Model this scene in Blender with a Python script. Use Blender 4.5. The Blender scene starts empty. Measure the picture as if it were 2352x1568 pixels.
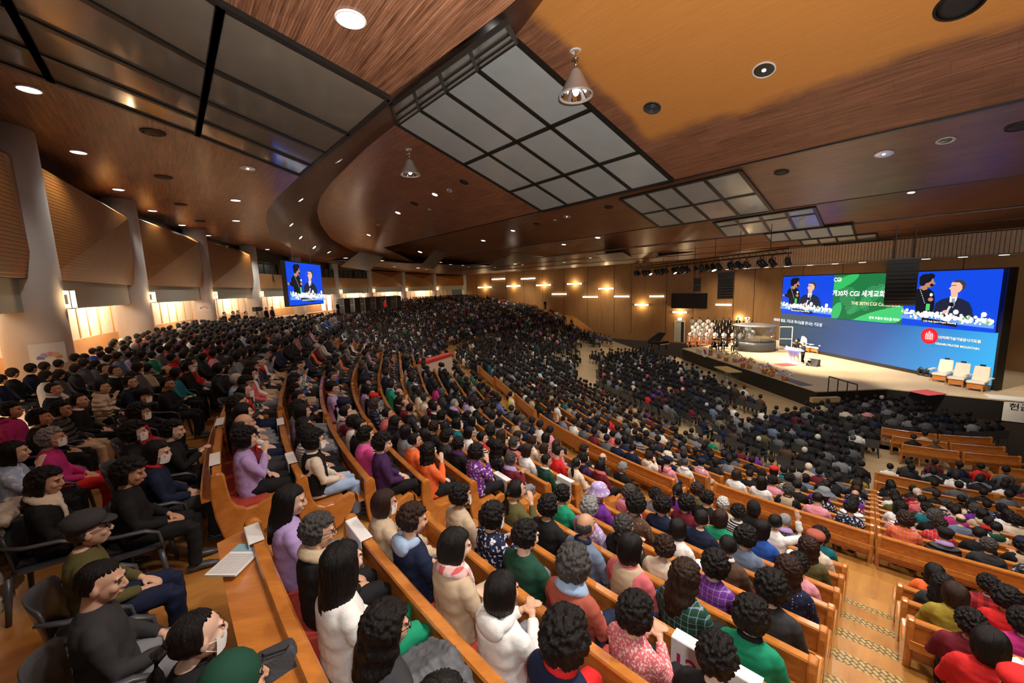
import bpy, bmesh, math, random
import numpy as np
from mathutils import Vector, Matrix
C = bpy.context.scene.collection
SC = bpy.context.scene
PI = math.pi
random.seed(7); np.random.seed(7)

# ---------------------------------------------------------------- camera, world, exposure
F_PX = 915.0
ROLL = math.radians(1.74); PITCH = math.radians(7.84)
FW = np.array([0, math.cos(PITCH), -math.sin(PITCH)])
_r0 = np.array([1.0, 0, 0]); _u0 = np.cross(_r0, FW)
RT = _r0*math.cos(ROLL) - _u0*math.sin(ROLL)
UP = _u0*math.cos(ROLL) + _r0*math.sin(ROLL)
cam_data = bpy.data.cameras.new('camera'); cam = bpy.data.objects.new('camera', cam_data); C.objects.link(cam)
cam_data.sensor_width = 36.0; cam_data.lens = F_PX/2352*36.0
cam_data.clip_start = 0.05; cam_data.clip_end = 400
cam.matrix_world = Matrix(((RT[0], UP[0], -FW[0], 0), (RT[1], UP[1], -FW[1], 0), (RT[2], UP[2], -FW[2], 0), (0, 0, 0, 1)))
SC.camera = cam
SC.view_settings.view_transform = 'Standard'; SC.view_settings.look = 'None'
SC.view_settings.exposure = 0.0; SC.view_settings.gamma = 1.0; SC.view_settings.use_curve_mapping = False
world = bpy.data.worlds.new('world'); SC.world = world; world.use_nodes = True
world.node_tree.nodes['Background'].inputs[0].default_value = (0.9, 0.78, 0.66, 1)
world.node_tree.nodes['Background'].inputs[1].default_value = 0.045

def light(name, kind, loc, power, color=(1, 1, 1), aim=None, size=0.3, spot=None, blend=0.6):
    d = bpy.data.lights.new(name, kind); d.energy = power; d.color = color
    if kind == 'AREA': d.shape = 'DISK'; d.size = size
    else: d.shadow_soft_size = size
    if kind == 'SPOT': d.spot_size = math.radians(spot or 100); d.spot_blend = blend
    o = bpy.data.objects.new(name, d); C.objects.link(o); o.location = loc
    if aim is not None:
        o.rotation_euler = (Vector(aim)-Vector(loc)).to_track_quat('-Z', 'Y').to_euler()
    return o
LIGHTS_PLACEHOLDER = 0

def ray(x, y): return FW + RT*(x-1176)/F_PX - UP*(y-784)/F_PX
def onz(x, y, z): r = ray(x, y); return r*(z/r[2])
def proj(P):
    P = np.asarray(P, float); d = P@FW
    return 1176+F_PX*(P@RT)/d, 784-F_PX*(P@UP)/d, d

# ---------------------------------------------------------------- hall plan (camera at the origin, metres)
CEN = np.array([20.7, 21.85])
DIRL = np.array([-0.276, 0.961]); LEN = 20.0
CEN2 = CEN + DIRL*LEN
S1 = 74.0
def station(R, s):
    """fan coordinates: s = degrees along the first arc, then metres, then degrees of the far arc"""
    if s <= S1:
        a = math.radians(-90-s); return CEN + R*np.array([math.cos(a), math.sin(a)]), a
    a = math.radians(-90-S1)
    if s <= S1+LEN:
        return CEN + DIRL*(s-S1) + R*np.array([math.cos(a), math.sin(a)]), a
    a = math.radians(-90-S1-(s-S1-LEN))
    return CEN2 + R*np.array([math.cos(a), math.sin(a)]), a
FLOOR0 = -2.76; FLAT = -7.7; STAGE = -6.6
RR = [29.785-.78*i for i in range(10)]; ZR = [FLOOR0-.28*i for i in range(10)]
FR = [20.9-.85*j for j in range(18)]; ZF = [max(FLAT, -5.75-.25*j) for j in range(18)]
def offr(s): return -.2 if s < 51.8 else 0.0
def offf(s): return -.6 if s < 52.3 else 0.0
RSTEPS = []   # (inner radius, outer radius, z, family)
for i in range(10):
    RSTEPS.append(((RR[i+1] if i < 9 else RR[9]-.78)+.03, RR[i]+.03 if i else 30.3, ZR[i], 'r'))
RSTEPS.append((FR[0]+.03, RR[9]-.75, -5.5, 'c'))
for j in range(17):
    RSTEPS.append((FR[j+1]+.03, FR[j]+.03, ZF[j], 'f'))
def tier(R, s):
    if R > 29: r = R-offr(s)
    elif R > 21.9: r = R-offr(s)
    else: r = R-offf(s)
    if r >= 29.785+.03: return FLOOR0
    if R > 21.9:
        for (a, b, z, k) in RSTEPS[:10]:
            if r > a: return z
        return -5.5
    if r > FR[0]+.03: return -5.5
    for (a, b, z, k) in RSTEPS[11:]:
        if r > a: return z
    return FLAT
def sm(x): x = max(0, min(1, x)); return x*x*(3-2*x)
def floorz(R, s):
    w = sm((s-76)/22)
    far = max(FLAT, min(FLOOR0, -7.7+.135*(R-16)))
    t = tier(R, s)
    return t*(1-w)+far*w

# ---------------------------------------------------------------- helpers
def tag(o, label=None, cat=None, group=None, kind=None):
    if label: o['label'] = label
    if cat: o['category'] = cat
    if group: o['group'] = group
    if kind: o['kind'] = kind
    return o
def empty(name, loc=(0, 0, 0), rz=0.0):
    o = bpy.data.objects.new(name, None); o.empty_display_size = .1
    o.location = loc; o.rotation_euler = (0, 0, rz); C.objects.link(o); return o
class MB:
    def __init__(s): s.v = []; s.f = []; s.m = []; s.sm = False
    def add(s, V, Fc, m=0):
        o = len(s.v); s.v.extend([tuple(map(float, p)) for p in V]); s.f.extend([tuple(o+i for i in f) for f in Fc]); s.m.extend([m]*len(Fc))
    def box(s, c, d, rz=0.0, m=0, M=None):
        x, y, z = d[0]/2, d[1]/2, d[2]/2
        P = [(-x, -y, -z), (x, -y, -z), (x, y, -z), (-x, y, -z), (-x, -y, z), (x, -y, z), (x, y, z), (-x, y, z)]
        ca, sa = math.cos(rz), math.sin(rz)
        P = [(c[0]+a*ca-b*sa, c[1]+a*sa+b*ca, c[2]+e) for a, b, e in P]
        s.add(P, [(0, 3, 2, 1), (4, 5, 6, 7), (0, 1, 5, 4), (1, 2, 6, 5), (2, 3, 7, 6), (3, 0, 4, 7)], m)
    def tube(s, pts, rad, n=8, m=0, flat=1.0, capped=True):
        pts = [Vector(p) for p in pts]; k = len(pts)
        if not hasattr(rad, '__len__'): rad = [rad]*k
        V = []; up0 = Vector((0, 0, 1))
        for i, p in enumerate(pts):
            t = (pts[min(i+1, k-1)]-pts[max(i-1, 0)]).normalized()
            u = up0 if abs(t.z) < .95 else Vector((0, 1, 0))
            a = t.cross(u).normalized(); b = a.cross(t).normalized()
            for j in range(n):
                q = 2*PI*j/n; V.append(p+a*math.cos(q)*rad[i]+b*math.sin(q)*rad[i]*flat)
        Fc = [(i*n+j, i*n+(j+1) % n, (i+1)*n+(j+1) % n, (i+1)*n+j) for i in range(k-1) for j in range(n)]
        if capped: Fc += [tuple(range(n))[::-1], tuple((k-1)*n+j for j in range(n))]
        s.add(V, Fc, m)
    def lathe(s, prof, c=(0, 0, 0), n=20, m=0, axis=None):
        V = []
        for r, z in prof:
            for j in range(n):
                q = 2*PI*j/n; V.append((r*math.cos(q), r*math.sin(q), z))
        if axis is not None:
            Mx = Vector((0, 0, 1)).rotation_difference(Vector(axis)).to_matrix(); V = [Mx@Vector(p) for p in V]
        V = [(p[0]+c[0], p[1]+c[1], p[2]+c[2]) for p in V]
        k = len(prof)
        s.add(V, [(i*n+j, i*n+(j+1) % n, (i+1)*n+(j+1) % n, (i+1)*n+j) for i in range(k-1) for j in range(n)]
              + [tuple(range(n))[::-1], tuple((k-1)*n+j for j in range(n))], m)
    def ball(s, c, r, n=12, k=7, m=0, M=None):
        if not hasattr(r, '__len__'): r = (r, r, r)
        V = []; 
        for i in range(1, k):
            ph = PI*i/k
            for j in range(n):
                q = 2*PI*j/n; V.append((r[0]*math.sin(ph)*math.cos(q), r[1]*math.sin(ph)*math.sin(q), r[2]*math.cos(ph)))
        V += [(0, 0, r[2]), (0, 0, -r[2])]
        if M is not None: V = [M@Vector(p) for p in V]
        V = [(p[0]+c[0], p[1]+c[1], p[2]+c[2]) for p in V]
        t = len(V)-2
        Fc = [(i*n+j, (i+1)*n+j, (i+1)*n+(j+1) % n, i*n+(j+1) % n) for i in range(k-2) for j in range(n)]
        Fc += [(t, j, (j+1) % n) for j in range(n)] + [(t+1, (k-2)*n+(j+1) % n, (k-2)*n+j) for j in range(n)]
        s.add(V, Fc, m)
    def slab(s, quad, th, m=0):
        """polygon (list of 3D points) extruded by th (vector)"""
        n = len(quad); V = [tuple(p) for p in quad]+[tuple(np.asarray(p, float)+np.asarray(th, float)) for p in quad]
        s.add(V, [tuple(range(n))[::-1], tuple(range(n, 2*n))]+[(i, (i+1) % n, n+(i+1) % n, n+i) for i in range(n)], m)
    def mesh(s, name, mats, smooth=False):
        me = bpy.data.meshes.new(name); me.from_pydata(s.v, [], s.f); me.update()
        mats = mats if isinstance(mats, (list, tuple)) else [mats]
        for q in mats: me.materials.append(q)
        me.polygons.foreach_set('material_index', s.m)
        if smooth: me.polygons.foreach_set('use_smooth', [True]*len(s.f))
        return me
    def build(s, name, mats, parent=None, smooth=False, **k):
        o = bpy.data.objects.new(name, s.mesh(name, mats, smooth)); C.objects.link(o)
        if parent: o.parent = parent
        if k: tag(o, **k)
        return o
def fix_normals(o):
    bm = bmesh.new(); bm.from_mesh(o.data); bmesh.ops.recalc_face_normals(bm, faces=bm.faces); bm.to_mesh(o.data); bm.free(); return o
def struct(name, mb, mats, smooth=False, parent=None):
    o = mb.build(name, mats, parent, smooth)
    if not parent: o['kind'] = 'structure'
    return o

# ---------------------------------------------------------------- materials
def new_mat(name):
    m = bpy.data.materials.new(name); m.use_nodes = True
    nt = m.node_tree; b = nt.nodes['Principled BSDF']; return m, nt, b
def N(nt, t, **k):
    n = nt.nodes.new(t)
    for a, v in k.items():
        if a.startswith('i_'): n.inputs[a[2:].replace('_', ' ')].default_value = v
        else: setattr(n, a, v)
    return n
def basic(name, col, rough=.6, metal=0.0, spec=.5, noise=0.0, nscale=8.0, bump=0.0, bscale=60.0, coat=0.0):
    m, nt, b = new_mat(name)
    b.inputs['Base Color'].default_value = (*col, 1); b.inputs['Roughness'].default_value = rough
    b.inputs['Metallic'].default_value = metal; b.inputs['Specular IOR Level'].default_value = spec
    b.inputs['Coat Weight'].default_value = coat
    if noise > 0 or bump > 0:
        tc = N(nt, 'ShaderNodeTexCoord')
    if noise > 0:
        n = N(nt, 'ShaderNodeTexNoise', i_Scale=nscale, i_Detail=4.0); nt.links.new(tc.outputs['Object'], n.inputs['Vector'])
        mx = N(nt, 'ShaderNodeMix', data_type='RGBA')
        mx.inputs[6].default_value = (*[c*(1-noise) for c in col], 1); mx.inputs[7].default_value = (*[min(1, c*(1+noise)) for c in col], 1)
        nt.links.new(n.outputs[0], mx.inputs[0]); nt.links.new(mx.outputs[2], b.inputs['Base Color'])
    if bump > 0:
        n = N(nt, 'ShaderNodeTexNoise', i_Scale=bscale, i_Detail=3.0); nt.links.new(tc.outputs['Object'], n.inputs['Vector'])
        bp = N(nt, 'ShaderNodeBump', i_Strength=bump, i_Distance=.01); nt.links.new(n.outputs[0], bp.inputs['Height']); nt.links.new(bp.outputs[0], b.inputs['Normal'])
    return m
def emis(name, col, st):
    m, nt, b = new_mat(name); b.inputs['Base Color'].default_value = (0, 0, 0, 1) if st else (*col, 1)
    b.inputs['Emission Color'].default_value = (*col, 1); b.inputs['Emission Strength'].default_value = st
    b.inputs['Roughness'].default_value = .5; b.inputs['Specular IOR Level'].default_value = .1
    return m
def wood(name, c0, c1, rough=.3, rz=0.0, sx=1.5, sy=25.0, coat=.3, bump=.05, coords='Object', reed=False):
    """grain runs along local x after turning by rz"""
    m, nt, b = new_mat(name); L = nt.links.new
    tc = N(nt, 'ShaderNodeTexCoord'); mp = N(nt, 'ShaderNodeMapping'); mp.inputs['Rotation'].default_value = (0, 0, rz)
    L(tc.outputs[coords], mp.inputs[0])
    m2 = N(nt, 'ShaderNodeMapping'); m2.inputs['Scale'].default_value = (sx, sy, sy); L(mp.outputs[0], m2.inputs[0])
    n = N(nt, 'ShaderNodeTexNoise', i_Scale=1.0, i_Detail=6.0, i_Roughness=.65, i_Distortion=.3); L(m2.outputs[0], n.inputs['Vector'])
    cr = N(nt, 'ShaderNodeValToRGB'); cr.color_ramp.elements[0].position = .3; cr.color_ramp.elements[1].position = .72
    cr.color_ramp.elements[0].color = (*c0, 1); cr.color_ramp.elements[1].color = (*c1, 1); L(n.outputs[0], cr.inputs[0])
    L(cr.outputs[0], b.inputs['Base Color']); b.inputs['Roughness'].default_value = rough
    b.inputs['Coat Weight'].default_value = coat; b.inputs['Coat Roughness'].default_value = .12
    bp = N(nt, 'ShaderNodeBump', i_Strength=bump, i_Distance=.01); L(n.outputs[0], bp.inputs['Height']); L(bp.outputs[0], b.inputs['Normal'])
    return m
CEIL_ROT = math.radians(50)     # reeds run across the hall
def reed_mat(name, c0, c1, orange=False, rot=CEIL_ROT, dens=26.0):
    m, nt, b = new_mat(name); L = nt.links.new
    tc = N(nt, 'ShaderNodeTexCoord'); mp = N(nt, 'ShaderNodeMapping'); mp.inputs['Rotation'].default_value = (0, 0, rot); L(tc.outputs['Object'], mp.inputs[0])
    # fine reeds
    a = N(nt, 'ShaderNodeMapping'); a.inputs['Scale'].default_value = (.7, dens, .3); L(mp.outputs[0], a.inputs[0])
    n1 = N(nt, 'ShaderNodeTexNoise', i_Scale=1.0, i_Detail=5.0, i_Roughness=.7); L(a.outputs[0], n1.inputs['Vector'])
    # reed joints: thin dark gaps
    sz = N(nt, 'ShaderNodeSeparateXYZ'); L(mp.outputs[0], sz.inputs[0]); jm = N(nt, 'ShaderNodeMath', operation='MULTIPLY'); jm.inputs[1].default_value = 19.0; L(sz.outputs[1], jm.inputs[0]); jf = N(nt, 'ShaderNodeMath', operation='FRACT'); L(jm.outputs[0], jf.inputs[0]); jr = N(nt, 'ShaderNodeMapRange', interpolation_type='SMOOTHSTEP'); jr.inputs[1].default_value = .02; jr.inputs[2].default_value = .30; jr.inputs[3].default_value = .45; jr.inputs[4].default_value = 1.0; L(jf.outputs[0], jr.inputs[0])
    # mat panels: big blocks with slightly different tone
    br = N(nt, 'ShaderNodeTexBrick', i_Scale=.42, offset=.5); br.inputs['Color1'].default_value = (.8, .8, .8, 1); br.inputs['Color2'].default_value = (1.15, 1.15, 1.15, 1)
    br.inputs['Mortar'].default_value = (.55, .5, .5, 1); br.inputs['Mortar Size'].default_value = .002; L(mp.outputs[0], br.inputs['Vector'])
    n2 = N(nt, 'ShaderNodeTexNoise', i_Scale=.55, i_Detail=4.0); L(mp.outputs[0], n2.inputs['Vector'])
    cr = N(nt, 'ShaderNodeValToRGB'); e = cr.color_ramp.elements; e[0].position = .34; e[1].position = .68
    e[0].color = (*c0, 1); e[1].color = (*c1, 1); L(n1.outputs[0], cr.inputs[0])
    mu = N(nt, 'ShaderNodeMix', data_type='RGBA', blend_type='MULTIPLY'); mu.inputs[0].default_value = .7
    L(cr.outputs[0], mu.inputs[6]); L(br.outputs[0], mu.inputs[7]); mj = N(nt, 'ShaderNodeMix', data_type='RGBA', blend_type='MULTIPLY'); mj.inputs[0].default_value = 1.0; L(mu.outputs[2], mj.inputs[6]); L(jr.outputs[0], mj.inputs[7]); out = mj.outputs[2]
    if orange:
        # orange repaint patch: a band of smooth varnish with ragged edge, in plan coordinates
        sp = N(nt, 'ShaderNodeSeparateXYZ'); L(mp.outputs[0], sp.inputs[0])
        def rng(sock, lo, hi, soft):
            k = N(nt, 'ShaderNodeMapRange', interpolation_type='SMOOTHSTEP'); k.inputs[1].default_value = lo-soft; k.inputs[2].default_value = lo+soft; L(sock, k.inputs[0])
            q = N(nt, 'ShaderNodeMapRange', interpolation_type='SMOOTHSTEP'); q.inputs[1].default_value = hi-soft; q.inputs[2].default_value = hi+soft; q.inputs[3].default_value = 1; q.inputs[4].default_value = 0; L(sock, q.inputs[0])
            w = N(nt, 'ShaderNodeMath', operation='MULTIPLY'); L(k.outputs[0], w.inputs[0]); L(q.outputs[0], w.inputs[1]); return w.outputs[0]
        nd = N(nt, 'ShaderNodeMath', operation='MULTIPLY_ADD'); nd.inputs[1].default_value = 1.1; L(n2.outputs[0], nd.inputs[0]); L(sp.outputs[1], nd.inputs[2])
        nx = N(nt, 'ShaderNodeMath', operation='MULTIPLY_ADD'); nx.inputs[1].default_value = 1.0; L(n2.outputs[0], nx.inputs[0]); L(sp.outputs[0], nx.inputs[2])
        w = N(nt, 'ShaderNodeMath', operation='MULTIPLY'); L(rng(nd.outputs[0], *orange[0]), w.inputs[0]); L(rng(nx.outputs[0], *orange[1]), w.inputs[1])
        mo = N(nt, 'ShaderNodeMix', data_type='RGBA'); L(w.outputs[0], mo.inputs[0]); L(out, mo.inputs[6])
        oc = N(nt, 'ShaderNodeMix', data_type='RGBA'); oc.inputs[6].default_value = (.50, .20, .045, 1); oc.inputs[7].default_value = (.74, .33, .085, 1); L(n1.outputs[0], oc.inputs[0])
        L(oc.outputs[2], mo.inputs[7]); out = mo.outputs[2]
    L(out, b.inputs['Base Color']); b.inputs['Roughness'].default_value = .38; b.inputs['Coat Weight'].default_value = .15; b.inputs['Coat Roughness'].default_value = .2
    bp = N(nt, 'ShaderNodeBump', i_Strength=.35, i_Distance=.02); L(n1.outputs[0], bp.inputs['Height']); L(bp.outputs[0], b.inputs['Normal'])
    return m
M = {}
M['pew'] = wood('pew_wood', (.42, .135, .022), (.66, .25, .05), rough=.28, sx=1.2, sy=14, coat=.5)
M['pew_end'] = wood('pew_end_wood', (.40, .13, .02), (.62, .23, .045), rough=.24, sx=3, sy=9, coat=.6)
M['cushion'] = basic('cushion_red', (.42, .05, .035), .75, noise=.2, bump=.2)
M['floor'] = wood('floor_board', (.34, .14, .03), (.52, .25, .06), rough=.35, sx=.8, sy=5, coat=.3, rz=math.radians(-45))
M['reedL'] = reed_mat('ceiling_reed', (.10, .038, .018), (.38, .175, .095), dens=16.0)
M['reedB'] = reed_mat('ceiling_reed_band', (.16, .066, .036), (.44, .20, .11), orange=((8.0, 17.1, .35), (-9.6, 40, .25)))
M['reedC'] = reed_mat('ceiling_reed_far', (.13, .05, .025), (.33, .135, .062))
M['soffit'] = wood('soffit_board', (.075, .028, .013), (.14, .052, .024), rough=.45, coat=.1)
M['black'] = basic('black_metal', (.012, .011, .010), .45)
M['glassp'] = basic('frosted_skylight_pane', (.40, .46, .48), .14, spec=.6, noise=.10, nscale=1.2)
M['glassL'] = basic('smoked_skylight_pane', (.17, .145, .115), .10, spec=.6, noise=.25, nscale=.8)
M['facet'] = basic('dull_glazed_facet', (.05, .042, .032), .45)
M['white'] = basic('white_plaster', (.78, .77, .75), .75, noise=.05, nscale=2, bump=.15, bscale=14)
M['whitepaint'] = basic('white_paint', (.75, .74, .71), .5)
M['cream'] = basic('cream_panel', (.62, .50, .38), .6, noise=.05)
M['slat'] = None
M['wallwood'] = wood('wall_veneer', (.40, .20, .072), (.50, .27, .105), rough=.5, coat=.05, sx=6, sy=.6)
M['beige'] = basic('beige_stage_carpet', (.50, .39, .26), .85, noise=.15, nscale=3, bump=.2, bscale=40)
M['aisle'] = basic('beige_vinyl', (.50, .36, .2), .4, noise=.12, nscale=2)
M['darkfl'] = basic('dark_vinyl', (.06, .06, .055), .4)
M['chrome'] = basic('chrome', (.75, .75, .76), .12, metal=1.0)
M['speaker'] = basic('speaker_grille', (.018, .018, .02), .6, bump=.3, bscale=200)
M['paper'] = basic('white_paper', (.82, .82, .80), .7)
M['lamp'] = emis('lamp_glow', (1, .97, .92), 14.0)
M['lampdim'] = emis('lamp_glow_dim', (1, .95, .88), 2.2)
M['bar'] = emis('light_bar_glow', (1, .78, .45), 5.0)
M['sconce'] = emis('sconce_glow', (1, .62, .28), 9.0)
M['tube'] = emis('tube_glow', (1, .86, .68), 9.0)
M['grey'] = basic('grey_metal', (.28, .28, .29), .35, metal=.7)
M['greyplastic'] = basic('grey_plastic', (.055, .058, .065), .35)
def slat_mat(name, c0, c1, period, axis=2, rough=.45, depth=.02):
    m, nt, b = new_mat(name); L = nt.links.new
    tc = N(nt, 'ShaderNodeTexCoord'); sp = N(nt, 'ShaderNodeSeparateXYZ'); L(tc.outputs['Object'], sp.inputs[0])
    w = N(nt, 'ShaderNodeMath', operation='MULTIPLY'); w.inputs[1].default_value = 1/period; L(sp.outputs[axis], w.inputs[0])
    fr = N(nt, 'ShaderNodeMath', operation='FRACT'); L(w.outputs[0], fr.inputs[0])
    cr = N(nt, 'ShaderNodeValToRGB'); e = cr.color_ramp.elements; e[0].position = .12; e[1].position = .2; e[0].color = (*[c*.25 for c in c0], 1); e[1].color = (*c1, 1)
    L(fr.outputs[0], cr.inputs[0])
    n = N(nt, 'ShaderNodeTexNoise', i_Scale=3.0, i_Detail=5.0); L(tc.outputs['Object'], n.inputs['Vector'])
    mx = N(nt, 'ShaderNodeMix', data_type='RGBA', blend_type='MULTIPLY'); mx.inputs[0].default_value = .5; L(cr.outputs[0], mx.inputs[6]); L(n.outputs[1], mx.inputs[7])
    L(mx.outputs[2], b.inputs['Base Color']); b.inputs['Roughness'].default_value = rough
    bp = N(nt, 'ShaderNodeBump', i_Strength=.7, i_Distance=depth); L(cr.outputs[0], bp.inputs['Height']); L(bp.outputs[0], b.inputs['Normal'])
    return m
M['slat'] = slat_mat('wall_slats', (.38, .14, .025), (.48, .19, .035), .105)
M['slatv'] = None
# ---------------------------------------------------------------- floor
def build_floor():
    mb = MB()
    rings = []
    for (a, b, z, k) in RSTEPS: rings.append((a, b, k))
    r = rings[-1][0]
    inner = []
    while r > .6: inner.append((max(.6, r-2.0), r, 'i')); r -= 2.0
    outer = []; r = 30.3
    while r < 78: outer.append((r, r+1.5, 'o')); r += 1.5
    allr = sorted(outer+rings+inner, key=lambda q: -q[0])
    chunks = [list(np.arange(8, 51.9, 1.2))+[52.0], [52.0]+list(np.arange(53, 73, 1.5))+[74]+list(np.arange(75, 94, 1))+list(np.arange(94, 196, 3))]
    for ci, ss in enumerate(chunks):
        prev = None
        sm_ = [.5*(p+q) for p, q in zip(ss, ss[1:])]
        for (a, b, k) in allr:
            def rad(r, s):
                o = (offr(s) if (k == 'r' or r > 21.9) else offf(s)) if k in 'rcf' else 0
                return r+o*(1-sm((s-76)/10))
            sec = []
            for s in ss:
                s_ = min(max(s, ss[0]+.01), ss[-1]-.01)
                zz = floorz(.5*(rad(a, s_)+rad(b, s_)), s_) if k != 'o' else None
                if k == 'i': zz = FLAT
                pa, _ = station(rad(a, s_), s); pb, _ = station(rad(b, s_), s)
                za = zb = zz
                if k == 'o': za = floorz(a, s_); zb = floorz(b, s_)
                sec.append(((pa[0], pa[1], za), (pb[0], pb[1], zb)))
            V = [p for q in sec for p in q]; n = len(ss)
            mi = 1 if (k in 'fi' and b < 15.5) else 0
            mb.add(V, [(2*i, 2*i+1, 2*i+3, 2*i+2) for i in range(n-1)], mi)
            if prev is not None:      # riser between the previous (outer) ring's inner edge and this ring's outer edge
                V = []
                for i in range(n): V += [prev[i][0], sec[i][1]]
                mb.add(V, [(2*i, 2*i+1, 2*i+3, 2*i+2) for i in range(n-1)], mi)
            prev = sec
    # ground under the camera side, behind and to the left of the last arc
    o = struct('floor', mb, [M['floor'], M['aisle']]); return o
build_floor()
mb = MB(); mb.slab([(-45, -25, -12), (70, -25, -12), (70, 110, -12), (-45, 110, -12)], (0, 0, -.1)); struct('floor_base', mb, M['floor'])

# ---------------------------------------------------------------- stage
stage_pts = [(16.9, 39.1), (17.7, 22.6), (22.0, 22.75), (25.4, 20.0), (31.5, 16.2), (37, 16.2), (37, 42.6), (25.5, 42.6), (20.5, 40.5)]
mb = MB(); mb.slab([(x, y, STAGE) for x, y in stage_pts], (0, 0, -.06), 0)
struct('trim_1', mb, [M['beige']]).name = 'stage_floor'
mb = MB()
def inset(p, d=.04): return p
cx, cy = 27.0, 30.0
st2 = [(cx+(x-cx)*.995, cy+(y-cy)*.997) for x, y in stage_pts]
mb.slab([(x, y, STAGE-.06) for x, y in st2], (0, 0, -1.1), 0)
struct('stage_base', mb, [M['black']])
# pale apron strip in front of the stage
mb = MB(); mb.slab([(14.4, 40.5, FLAT+.004), (15.0, 22.0, FLAT+.004), (17.8, 22.0, FLAT+.004), (16.9, 40.5, FLAT+.004)], (0, 0, .012)); struct('stage_apron_floor', mb, M['aisle'])

# ---------------------------------------------------------------- ceiling
NX, NY = math.sin(math.radians(50)), math.cos(math.radians(50))   # direction s: from the camera towards the stage
NV = np.array([NX, NY]); TV = np.array([-NY, NX])
def st(s, t, z): p = NV*s+TV*t; return (p[0], p[1], z)
# bands: (s_near, s_far, z_far, slope)
BANDS = [(9.6, 19.6, 5.0, .37), (19.9, 29.3, 4.25, .21), (29.5, 36.2, 3.6, .17), (36.35, 39.0, 3.1, .15), (39.1, 41.6, 2.75, .15), (41.7, 44.2, 2.4, .12)]
def bz(k, s): a, b, z, m = BANDS[k]; return z+m*(b-s)
def onband(x, y, k):
    a, b, z, m = BANDS[k]; r = ray(x, y)
    # z = z_far + m*(b - s)
    w = r[2]+m*(r[0]*NX+r[1]*NY)
    return r*((z+m*b)/w)
def onplane(x, y, n, d): r = ray(x, y); return r*(d/np.dot(r, n))
ZC = 4.8
def ceilL_z(y): return ZC-.0-(max(0, y-38)/60)*1.75
def onL(x, y):
    z = ZC
    for _ in range(12): p = onz(x, y, z); z = ceilL_z(p[1])
    return p
outer = [(4.6, 2.2), (2.3, 4.9), (.3, 7.45), (-2.9, 10.7), (-5.6, 13.9), (-8.4, 17.1), (-11.6, 20.9), (-14.2, 24.3), (-16.4, 27.9), (-19.6, 33.8), (-22.0, 39.9), (-23.8, 47), (-24.6, 54), (-24.2, 62), (-22.5, 70), (-19, 79), (-14.5, 87.5), (-9, 95)]
inner_px = [(1700, -560), (1420, -230), (1180, 90), (1050, 182), (912, 283), (835, 345), (760, 420), (735, 455), (728, 484), (736, 515), (760, 548), (800, 572), (850, 590), (905, 598), (960, 602)]
inner = [onband(x, y, 0) for x, y in inner_px]
wall_left = [(-4, -6), (-9.6, 4.0), (-14.3, 11.6), (-19.3, 20.4), (-23.0, 29.8), (-26.0, 40), (-27.6, 50), (-27.6, 61), (-26.2, 71.3), (-22.8, 81), (-18.3, 90), (-12.6, 98.4)]
def resample(pts, n):
    P = np.array(pts, float); d = np.r_[0, np.cumsum(np.linalg.norm(np.diff(P, axis=0), axis=1))]
    q = np.linspace(0, d[-1], n); return np.stack([np.interp(q, d, P[:, i]) for i in range(P.shape[1])], 1)
mb = MB()
O = resample([(x, y, ceilL_z(y)) for x, y in outer], 60)
W = resample([(x*1.0-1.2, y, ceilL_z(y)) for x, y in [(-9, -9)]+wall_left[1:]], 60)
V = [p for i in range(60) for p in (O[i], W[i])]
mb.add(V, [(2*i, 2*i+1, 2*i+3, 2*i+2) for i in range(59)])
mb.add([(4.6, 2.2, ZC), (-9, -9, ZC), (9.5, -9, ZC)], [(0, 1, 2)])
struct('ceiling_left', mb, M['reedL'])
# sloping soffit between the low left ceiling and the raised hall ceiling
O2 = resample([(x, y, ceilL_z(y)) for x, y in outer], 240)
I2 = resample(inner, 240)
# pair by image-independent parameter: nearest outer point for each inner sample, monotone
idx = []; last = 0
for p in I2:
    d = np.hypot(O2[:, 0]-p[0], O2[:, 1]-p[1]); d[:last] = 1e9; last = int(d.argmin()); idx.append(last)
pairs = [(O2[idx[i]], I2[i]) for i in range(0, 240, 3)]+[(O2[idx[239]], I2[239])]
V = [p for q in pairs for p in q]; n = len(pairs)
mb = MB(); mb.add(V, [(2*i, 2*i+1, 2*i+3, 2*i+2) for i in range(n-1)])
far_out = O2[idx[239]:]
struct('ceiling_soffit', mb, M['soffit'], smooth=True)
TR = [-75, -75, -75, -75, -75, -75]
# band 1 polygon: inner curve + far edge to the right
pts1 = [tuple(p) for p in I2[::4]]
e1l = onband(960, 602, 0)
t_l = float(np.dot(e1l[:2], TV))
poly = pts1 + [st(19.6, t_l, 5.0)] + [st(19.6, tt, 5.0) for tt in np.linspace(t_l-1, -22, 10)] + [st(9.6, -22, bz(0, 9.6))]
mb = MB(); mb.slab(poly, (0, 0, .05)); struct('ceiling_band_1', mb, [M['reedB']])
tl = [0, 62, 66, 60, 54, 50]
for k in range(1, 6):
    a, b, z, m = BANDS[k]
    mb = MB(); mb.slab([st(a, -34, bz(k, a)), st(a, tl[k], bz(k, a)), st(b, tl[k], z), st(b, -34, z)], (0, 0, .05)); struct('ceiling_band_%d' % (k+1), mb, [M['reedB'] if k == 9 else M['reedC']])
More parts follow.
